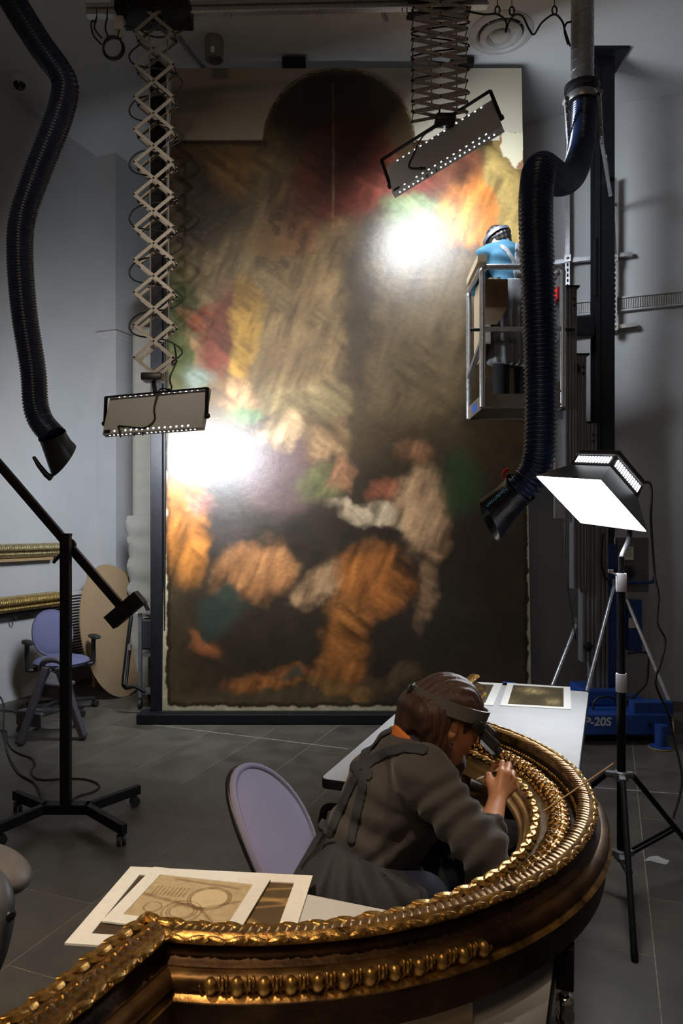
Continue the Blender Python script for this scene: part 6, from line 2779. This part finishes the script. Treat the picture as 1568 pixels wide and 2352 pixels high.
# hair: chin-length bob
H = SDF((.02, 1.80, .90), (.46, 2.16, 1.24), .0036)
ax = (hf, hr, hu)
H.ell(HC + hf * -.014 + hu * .026, (.104, .084, .098), ax, .01)
H.cap(P(962, 1628, 1.985), P(950, 1672, 1.985), .062, .050, .03)
H.cap(P(950, 1660, 1.985), P(958, 1694, 1.985), .050, .028, .02)
for sd, dd in ((-1, 1.912), (1, 2.058)):
    H.cap(P(985, 1640, dd), P(995, 1712, dd), .040, .034, .03)
    H.cap(P(1000, 1655, dd - .004 * sd), P(1030, 1738, dd - .006 * sd), .030, .020, .03)
    H.cap(P(1018, 1700, dd - .004 * sd), P(1050, 1748, dd - .01 * sd), .018, .009, .02)
# open the face and the ear
H.ell(HC + hf * .085 - hu * .045, (.072, .080, .085), ax, .012, 'sub')
for s in (-1, 1):
    H.ell(HC + hf * .012 - hu * .016 + hr * s * .088, (.030, .030, .036), ax, .008, 'sub')
    H.ell(HC + hf * .050 - hu * .06 + hr * s * .075, (.034, .034, .050), ax, .010, 'sub')
X, Y, Z = H.grid()
idx = np.argwhere(np.abs(H.d) < .03)
xx, yy, zz = X[idx[:, 0]], Y[idx[:, 1]], Z[idx[:, 2]]
ay = ((xx - HC.x) * hr.x + (yy - HC.y) * hr.y + (zz - HC.z) * hr.z)
axx = ((xx - HC.x) * hf.x + (yy - HC.y) * hf.y + (zz - HC.z) * hf.z)
azz = ((xx - HC.x) * hu.x + (yy - HC.y) * hu.y + (zz - HC.z) * hu.z)
strand = np.where(azz > .035, ay * 330 + axx * 40, (xx * 1.0 - (zz) * .25) * 260 + yy * 160)
H.d[tuple(idx.T)] += (.0016 * np.sin(strand + 5 * fnoise(xx * 30, zz * 12, 81)) + .003 * fnoise(xx * 40, zz * 22, 82)).astype(np.float32)
m_hair = M('brown_hair', (0.040, 0.017, 0.010), .42, col2=(0.105, 0.050, 0.030), scale=95, stretch=(2.6, 2.6, .35), bump=.5, bscale=240)
link('hair', H.mesh('hair', 1), wom, m_hair)


# apron straps lie on the sweater; skirt hangs over hips and thighs
def shell_region(S0, lo_off, hi_off, mask_fn, name, mat, par):
    S = S0.copy()
    X, Y, Z = S.grid()
    X, Y, Z = X[:, None, None], Y[None, :, None], Z[None, None, :]
    e = mask_fn(X, Y, Z)                       # metres, negative inside the region
    d = np.maximum(S.d - hi_off, lo_off - S.d)
    S.d = np.maximum(d, e).astype(np.float32)
    return link(name, S.mesh(name, 3), par, mat)


S1 = [(972, 1722), (930, 1716), (885, 1728), (850, 1748), (826, 1772)]
S2 = [(826, 1770), (806, 1800), (784, 1850), (760, 1905), (752, 1930)]
S3 = [(834, 1772), (830, 1820), (818, 1870), (806, 1930)]
S4 = [(828, 1765), (840, 1722), (868, 1686), (905, 1668)]


def strap_mask(pts, wpx, dmax):
    def fn(X, Y, Z):
        px, py = to_px(X, Y, Z)
        e = (poly_dist(px, py, pts) - wpx) / FPX * 1.95
        return np.maximum(e, (Y - dmax))
    return fn


Wf = SDF(Wd_full.lo, Wd_full.lo + (Wd_full.n - 1) * Wd_full.res, Wd_full.res)
Wf.d = Wd_full.d
for pts, wpx, dm in ((S1, 12, 2.02), (S2, 10, 2.02), (S3, 11, 2.02), (S4, 10, 2.06), ([(818, 1762), (842, 1778)], 16, 2.02)):
    shell_region(Wf, -.004, .0065, strap_mask(pts, wpx, dm), 'apron_strap', m_apron, wom)

K = SDF((-.36, 1.56, .34), (.50, 2.40, .92), .0065)
K.pad = .08
K.cap(Jp['pel'], Jp['waist'] + Vector((-.02, 0, -.03)), .150, .138, .05)
K.cap(Jp['pel'] + Vector((-.06, 0, -.02)), Jp['pel'] + Vector((-.03, 0, .06)), .13, .12, .05)
for s in 'RL':
    K.cap(Jp['hip' + s], Jp['kn' + s].lerp(Jp['hip' + s], .25), .115, .092, .06)
    K.cap(Jp['hip' + s] + Vector((.0, -.02 if s == 'R' else .02, -.10)), Jp['kn' + s].lerp(Jp['hip' + s], .3) + Vector((0, 0, -.10)), .085, .07, .06)
K.cap(Jp['hipR'] + Vector((-.05, -.01, 0)), Jp['hipR'] + Vector((-.07, -.02, -.14)), .10, .09, .06)
X, Y, Z = K.grid()
idx = np.argwhere(np.abs(K.d) < .05)
xx, yy, zz = X[idx[:, 0]], Y[idx[:, 1]], Z[idx[:, 2]]
wst = P(800, 1925, 1.9)
ang = np.arctan2(xx - wst.x, wst.z + .04 - zz)
K.d[tuple(idx.T)] += (.012 * np.sin(ang * 13 + 3.2 * fnoise(xx * 5, zz * 5, 91)) * smoothstep(0, .12, np.hypot(xx - wst.x, zz - wst.z)) + .006 * fnoise(xx * 14, zz * 14, 92)).astype(np.float32)
X, Y, Z = X[:, None, None], Y[None, :, None], Z[None, None, :]
top = (Z - (Jp['waist'].z - .002 + (X - Jp['waist'].x) * -.35))
K.d = np.maximum(K.d, top * .9).astype(np.float32)
link('apron_skirt', K.mesh('apron_skirt', 2), wom, m_apron)
m = MB()
wb = P(757, 1917, 1.885)
m.lathe([(.009, -.002), (.010, .003), (.006, .005), (0, .004)], wb, (-.2, -1, .1), 14)
m.build('apron_button', m_blackp, wom, 60)
m = MB()
m.prism([P(742, 1912, 1.89), P(752, 1918, 1.89), P(735, 1965, 1.90), P(692, 2000, 1.93), P(690, 1990, 1.93), P(722, 1950, 1.91)], Vector((0, .006, 0)))
m.build('apron_tie', m_apron, wom)

T = SDF((-.30, 1.60, -.0), (.52, 2.40, .86), .008)
T.pad = .06
T.cap(Jp['pel'], Jp['waist'], .126, .12, .05)
for s in 'RL':
    T.cap(Jp['pel'], Jp['hip' + s], .115, .10, .05)
    T.cap(Jp['hip' + s], Jp['kn' + s], .094, .074, .03)
    T.cap(Jp['kn' + s], Jp['an' + s] + Vector((0, 0, .02)), .068, .056, .03)
link('trousers', T.mesh('trousers', 1), wom, m_trouser)
for s in 'RL':
    S = SDF(np.array(Jp['an' + s]) + np.array((-.12, -.12, -.092)), np.array(Jp['an' + s]) + np.array((.28, .12, .08)), .006)
    a = Jp['an' + s]
    S.cap(a + Vector((-.03, 0, -.045)), a + Vector((.15, -.02, -.050)), .043, .038, .02)
    S.cap(a + Vector((-.01, 0, -.04)), a + Vector((.0, 0, .0)), .045, .044, .02)
    X, Y, Z = S.grid()
    S.d = np.maximum(S.d, (a.z - .088) - Z[None, None, :]).astype(np.float32)
    link('shoe', S.mesh('shoe', 1), wom, m_rubber)

# head-worn magnifier
vis = MB()
ring_pts = []
for i in range(48):
    a = 2 * PI * i / 48
    ring_pts.append((math.cos(a), math.sin(a)))


def hl(x, y, z):
    return HC + hf * x + hr * y + hu * z


vs, fs = [], []
for i in range(48):
    ca, sa = ring_pts[i]
    zz_ = .040 + .006 * ca
    for (dr, dz) in ((-.002, -.019), (.005, -.019), (.005, .019), (-.002, .019)):
        vs.append(hl(-.012 + (.110 + dr) * ca, (.090 + dr) * sa, zz_ + dz))
for i in range(48):
    j = (i + 1) % 48
    for k in range(4):
        l = (k + 1) % 4
        fs.append((i * 4 + k, j * 4 + k, j * 4 + l, i * 4 + l))
vis.add(vs, fs)
m_visor = M('visor_grey', (0.14, 0.135, 0.125), .45, var=.05)
vis.build('magnifier_headband', m_visor, wom, 40)
m = MB()
m.lathe([(.014, 0), (.018, .004), (.018, .016), (.013, .020), (0, .020)], hl(-.118, 0, .035), -hf, 18)
for s in (-1, 1):
    m.lathe([(.017, 0), (.017, .010), (.010, .013), (0, .013)], hl(.055, s * .088, .022), hr * s, 18)
m.build('headband_knob', m_blackp, wom, 40)
rot = Matrix((hf, hr, hu)).transposed()
tilt = rot @ Matrix.Rotation(math.radians(22), 3, 'Y')
m = MB()
for s in (-1, 1):
    m.box(hl(.090, s * .082, .004), (.080, .012, .026), tilt, .003)
m.box(hl(.118, 0, -.006), (.030, .166, .030), tilt, .004)
m.box(hl(.112, 0, .016), (.012, .14, .022), tilt, .003)
m.build('magnifier_frame', M('visor_dark', (0.035, 0.034, 0.034), .42), wom)
m = MB()
m.box(hl(.146, 0, -.028), (.008, .135, .034), tilt, .002)
m.build('magnifier_lens', M('lens_glass', (0.10, 0.11, 0.12), .08, trans=.5), wom)
m = MB()
m.tube(catmull([hl(.135, -.070, -.022), hl(.160, -.066, -.034), hl(.176, -.03, -.030), hl(.176, .03, -.030)], 5), .0018, 6)
m.build('spectacle_rim', M('red_rim', (0.45, 0.03, 0.03), .3), wom, 60)

# the brush she holds
br0, br1 = P(1098, 1789, 1.905), P(1165, 1764, 1.975)
brush = thing('paint_brush', 'thin pale-tipped brush held in the right hand of the seated woman', 'brush', br0)
dv = (br1 - br0).normalized()
m = MB()
m.tube([br0 + dv * .020, br0 + dv * .045, br0 + dv * .15], [.0024, .0030, .0016], 10)
m.build('handle', m_blackp, brush, 60)
m = MB()
m.tube([br0 + dv * .002, br0 + dv * .021], [.0028, .0030], 10)
m.build('ferrule', M('pale_ferrule', (0.75, 0.68, 0.62), .4), brush, 60)
m = MB()
m.tube([br0 - dv * .008, br0 - dv * .002, br0 + dv * .003], [.0008, .0022, .0026], 8)
m.build('bristles', M('bristle', (0.52, 0.40, 0.28), .8), brush, 60)

# palette card in her left hand and the card beside it
m = MB()
c = P(1094, 1873, 2.04)
e1, e2 = Vector((.95, -.2, .0)).normalized(), Vector((.18, .95, .22)).normalized()
m.prism([c - e1 * .035 - e2 * .03, c + e1 * .035 - e2 * .03, c + e1 * .035 + e2 * .03, c - e1 * .035 + e2 * .03], e1.cross(e2) * .003)
pal = m.build('palette_card', M('daubed_card', (0.45, 0.26, 0.09), .5, col2=(0.62, 0.60, 0.60), scale=38, detail=1))
tag(pal, 'small card daubed with paint held in the left hand of the seated woman', 'palette')

# ---------------------------------------------------------------- the woman in the lift
LX, LY, LZ = 1.315, 5.58, ZD + .0315
wl = thing('person', 'woman in blue top and grey apron standing in the lift basket, back turned', 'person', (LX, LY, LZ))
m_teal = M('blue_top', (0.020, 0.095, 0.16), .85, var=.08, scale=200, bump=.1, bscale=300)
m_denim = M('grey_apron', (0.20, 0.205, 0.22), .9, var=.22, scale=60, bump=.2, bscale=400, stretch=(3, 3, .5))
J2 = dict(pel=Vector((LX + .035, LY - .02, LZ + .86)), waist=Vector((LX + .02, LY - .02, LZ + 1.00)), chest=Vector((LX - .015, LY + .03, LZ + 1.18)), neck=Vector((LX - .055, LY + .09, LZ + 1.315)),
          shR=Vector((LX + .115, LY + .09, LZ + 1.255)), elR=Vector((LX + .17, LY + .22, LZ + 1.05)), wrR=Vector((LX + .06, LY + .33, LZ + 1.12)),
          shL=Vector((LX - .165, LY + .04, LZ + 1.235)), elL=Vector((LX - .20, LY + .16, LZ + 1.00)), wrL=Vector((LX - .10, LY + .32, LZ + 1.06)),
          hipR=Vector((LX + .105, LY, LZ + .84)), hipL=Vector((LX - .045, LY - .02, LZ + .84)), knR=Vector((LX + .11, LY, LZ + .46)), knL=Vector((LX - .06, LY - .03, LZ + .46)),
          anR=Vector((LX + .11, LY - .03, LZ + .08)), anL=Vector((LX - .065, LY - .05, LZ + .08)))
HC2 = P(1142, 556, 5.70)
f2, r2_, u2 = head_frame((-.62, .62, -.46))
B2 = SDF((LX - .42, LY - .24, LZ - .02), (LX + .40, LY + .56, LZ + 1.55), .0075)
B2.pad = .05
B2.cap(J2['pel'], J2['waist'], .11, .10, .05)
B2.cap(J2['waist'], J2['chest'], .10, .11, .05)
B2.cap(J2['chest'], J2['neck'], .105, .05, .05)
for s in 'RL':
    B2.cap(J2['chest'].lerp(J2['neck'], .6), J2['sh' + s], .07, .05, .04)
    B2.cap(J2['sh' + s], J2['el' + s], .046, .036, .03)
    B2.cap(J2['el' + s], J2['wr' + s], .036, .024, .015)
    B2.cap(J2['pel'], J2['hip' + s], .095, .085, .05)
    B2.cap(J2['hip' + s], J2['kn' + s], .078, .052, .03)
    B2.cap(J2['kn' + s], J2['an' + s], .050, .035, .02)
    B2.cap(J2['an' + s] + Vector((0, -.03, -.045)), J2['an' + s] + Vector((-.03, .13, -.052)), .034, .026, .03)
B2.cap(J2['neck'], HC2 - f2 * .03 - u2 * .05, .052, .048, .03)
HL2 = add_head(B2, HC2, f2, r2_, u2, 1.0)
for s in 'RL':
    w_ = J2['wr' + s]
    dv = (w_ - J2['el' + s]).normalized()
    sd = dv.cross(Vector((0, 0, 1))).normalized()
    kn = [w_ + dv * .075 + sd * o + Vector((0, 0, .004 * q)) for q, o in enumerate((-.028, -.010, .010, .028))]
    fi = [[k_ + dv * .035 + Vector((0, 0, -.012)), k_ + dv * .055 + Vector((0, 0, -.032)), k_ + dv * .058 + Vector((0, 0, -.050))] for k_ in kn]
    th = [w_ + sd * -.02 + dv * .015, w_ + sd * -.045 + dv * .045, w_ + sd * -.040 + dv * .08 + Vector((0, 0, -.02))]
    hand(B2, w_, kn, fi, th)
link('body', B2.mesh('body', 2), wl, m_skin)
face_bits(wl, HL2, f2, r2_, u2, 1.0)
W2 = SDF((LX - .42, LY - .24, LZ + .78), (LX + .40, LY + .50, LZ + 1.42), .0075)
W2.cap(J2['pel'], J2['waist'], .125, .122, .05)
W2.cap(J2['waist'], J2['chest'], .12, .135, .05)
W2.cap(J2['chest'], J2['neck'] + Vector((.01, -.01, -.03)), .13, .07, .05)
for s in 'RL':
    W2.cap(J2['chest'].lerp(J2['neck'], .5), J2['sh' + s], .088, .072, .05)
    W2.cap(J2['sh' + s], J2['el' + s], .068, .056, .03)
    W2.cap(J2['el' + s], J2['el' + s].lerp(J2['wr' + s], .25), .052, .048, .02)
X, Y, Z = W2.grid()
W2.d += (.006 * np.sin(60 * Z[None, None, :] + 30 * X[:, None, None])).astype(np.float32)
W2c = W2.copy()
W2.cap(J2['neck'], J2['neck'].lerp(HC2, .6), .056, .066, .006, 'sub')
link('top', W2.mesh('top', 2), wl, m_teal)
K2 = SDF((LX - .34, LY - .30, LZ + .24), (LX + .36, LY + .34, LZ + 1.06), .0085)
K2.pad = .07
K2.cap(J2['pel'] + Vector((0, .0, -.02)), J2['waist'], .150, .142, .05)
for s in 'RL':
    K2.cap(J2['hip' + s] + Vector((0, -.01, .02)), J2['kn' + s] + Vector((0, -.01, -.06)), .118, .110, .07)
X, Y, Z = K2.grid()
X, Y, Z = X[:, None, None], Y[None, :, None], Z[None, None, :]
an = np.arctan2(Y - LY, X - LX)
K2.d += (.010 * np.sin(an * 15 + 5 * (Z - LZ)) * smoothstep(LZ + 1.0, LZ + .5, Z)).astype(np.float32)
K2.d = np.maximum(K2.d, np.maximum(Z - (LZ + .985), (LZ + .33 - .12 * (X - LX)) - Z)).astype(np.float32)
link('apron_skirt', K2.mesh('apron_skirt', 2), wl, m_denim)


def strap_mask2(pts, wpx):
    def fn(X, Y, Z):
        px, py = to_px(X, Y, Z)
        return np.maximum((poly_dist(px, py, pts) - wpx) / FPX * 5.6, Y - (LY + .07))
    return fn


for pts, wpx in (([(1152, 566), (1165, 575), (1180, 600), (1186, 640)], 5.5), ([(1192, 562), (1190, 600), (1190, 640)], 9)):
    shell_region(W2c, -.006, .009, strap_mask2(pts, wpx), 'apron_strap', m_denim, wl)
T2 = SDF((LX - .26, LY - .22, LZ - .0), (LX + .32, LY + .22, LZ + .95), .010)
for s in 'RL':
    T2.cap(J2['hip' + s], J2['kn' + s], .094, .072, .03)
    T2.cap(J2['kn' + s], J2['an' + s] + Vector((0, 0, .01)), .070, .062, .03)
link('trousers', T2.mesh('trousers', 1), wl, M('black_trousers', (0.010, 0.010, 0.011), .9))
for s in 'RL':
    a = J2['an' + s]
    S = SDF(np.array(a) + np.array((-.10, -.12, -.080)), np.array(a) + np.array((.10, .24, .06)), .008)
    S.cap(a + Vector((0, -.04, -.040)), a + Vector((-.03, .13, -.046)), .042, .036, .02)
    X, Y, Z = S.grid()
    S.d = np.maximum(S.d, (a.z - .0785) - Z[None, None, :]).astype(np.float32)
    link('shoe', S.mesh('shoe', 1), wl, m_rubber)
H2 = SDF(np.array(HC2) - .17, np.array(HC2) + .17, .006)
ax2 = (f2, r2_, u2)
H2.ell(HC2 - f2 * .014 + u2 * .026, (.104, .086, .096), ax2, .01)
H2.cap(HC2 - f2 * .06 - u2 * .01, HC2 - f2 * .07 - u2 * .07, .060, .035, .03)
H2.ell(HC2 - f2 * .02 + u2 * .095 - r2_ * .02, (.05, .045, .035), ax2, .02)
H2.ell(HC2 + f2 * .085 - u2 * .045, (.075, .085, .090), ax2, .012, 'sub')
X, Y, Z = H2.grid()
X, Y, Z = X[:, None, None], Y[None, :, None], Z[None, None, :]
H2.d += (.0022 * np.sin(X * 190 + Y * 90 + 60 * Z) + .0016 * np.sin(Z * 150 - X * 60)).astype(np.float32)
link('hair', H2.mesh('hair', 1), wl, M('black_hair', (0.012, 0.010, 0.010), .4, var=.4, scale=90, bump=.4, bscale=200))
vs, fs = [], []
for i in range(36):
    a = 2 * PI * i / 36
    ca, sa = math.cos(a), math.sin(a)
    for (dr, dz) in ((-.002, -.015), (.005, -.015), (.005, .015), (-.002, .015)):
        vs.append(HC2 + f2 * (-.012 + (.116 + dr) * ca) + r2_ * ((.098 + dr) * sa) + u2 * (.036 + dz))
for i in range(36):
    j = (i + 1) % 36
    for k in range(4):
        l = (k + 1) % 4
        fs.append((i * 4 + k, j * 4 + k, j * 4 + l, i * 4 + l))
m = MB()
m.add(vs, fs)
m.build('magnifier_headband', M('visor_blue_grey', (0.055, 0.062, 0.08), .45), wl, 40)
m = MB()
rot2 = Matrix((f2, r2_, u2)).transposed()
m.box(HC2 + f2 * .115 - u2 * .01, (.03, .17, .05), rot2, .004)
m.build('magnifier_frame', m_blackp, wl)
m = MB()
nb = J2['neck'] + Vector((.02, -.055, .0))
for k in range(7):
    m.ball(nb + Vector((-.055 + .018 * k, .002 * (k - 3) ** 2, .012 + .004 * k)), (.014, .012, .016), 8, 6)
m.build('patterned_scarf', M('scarf_print', (0.45, 0.05, 0.12), .8, col2=(0.02, 0.03, 0.05), scale=60, detail=1), wl, 80)
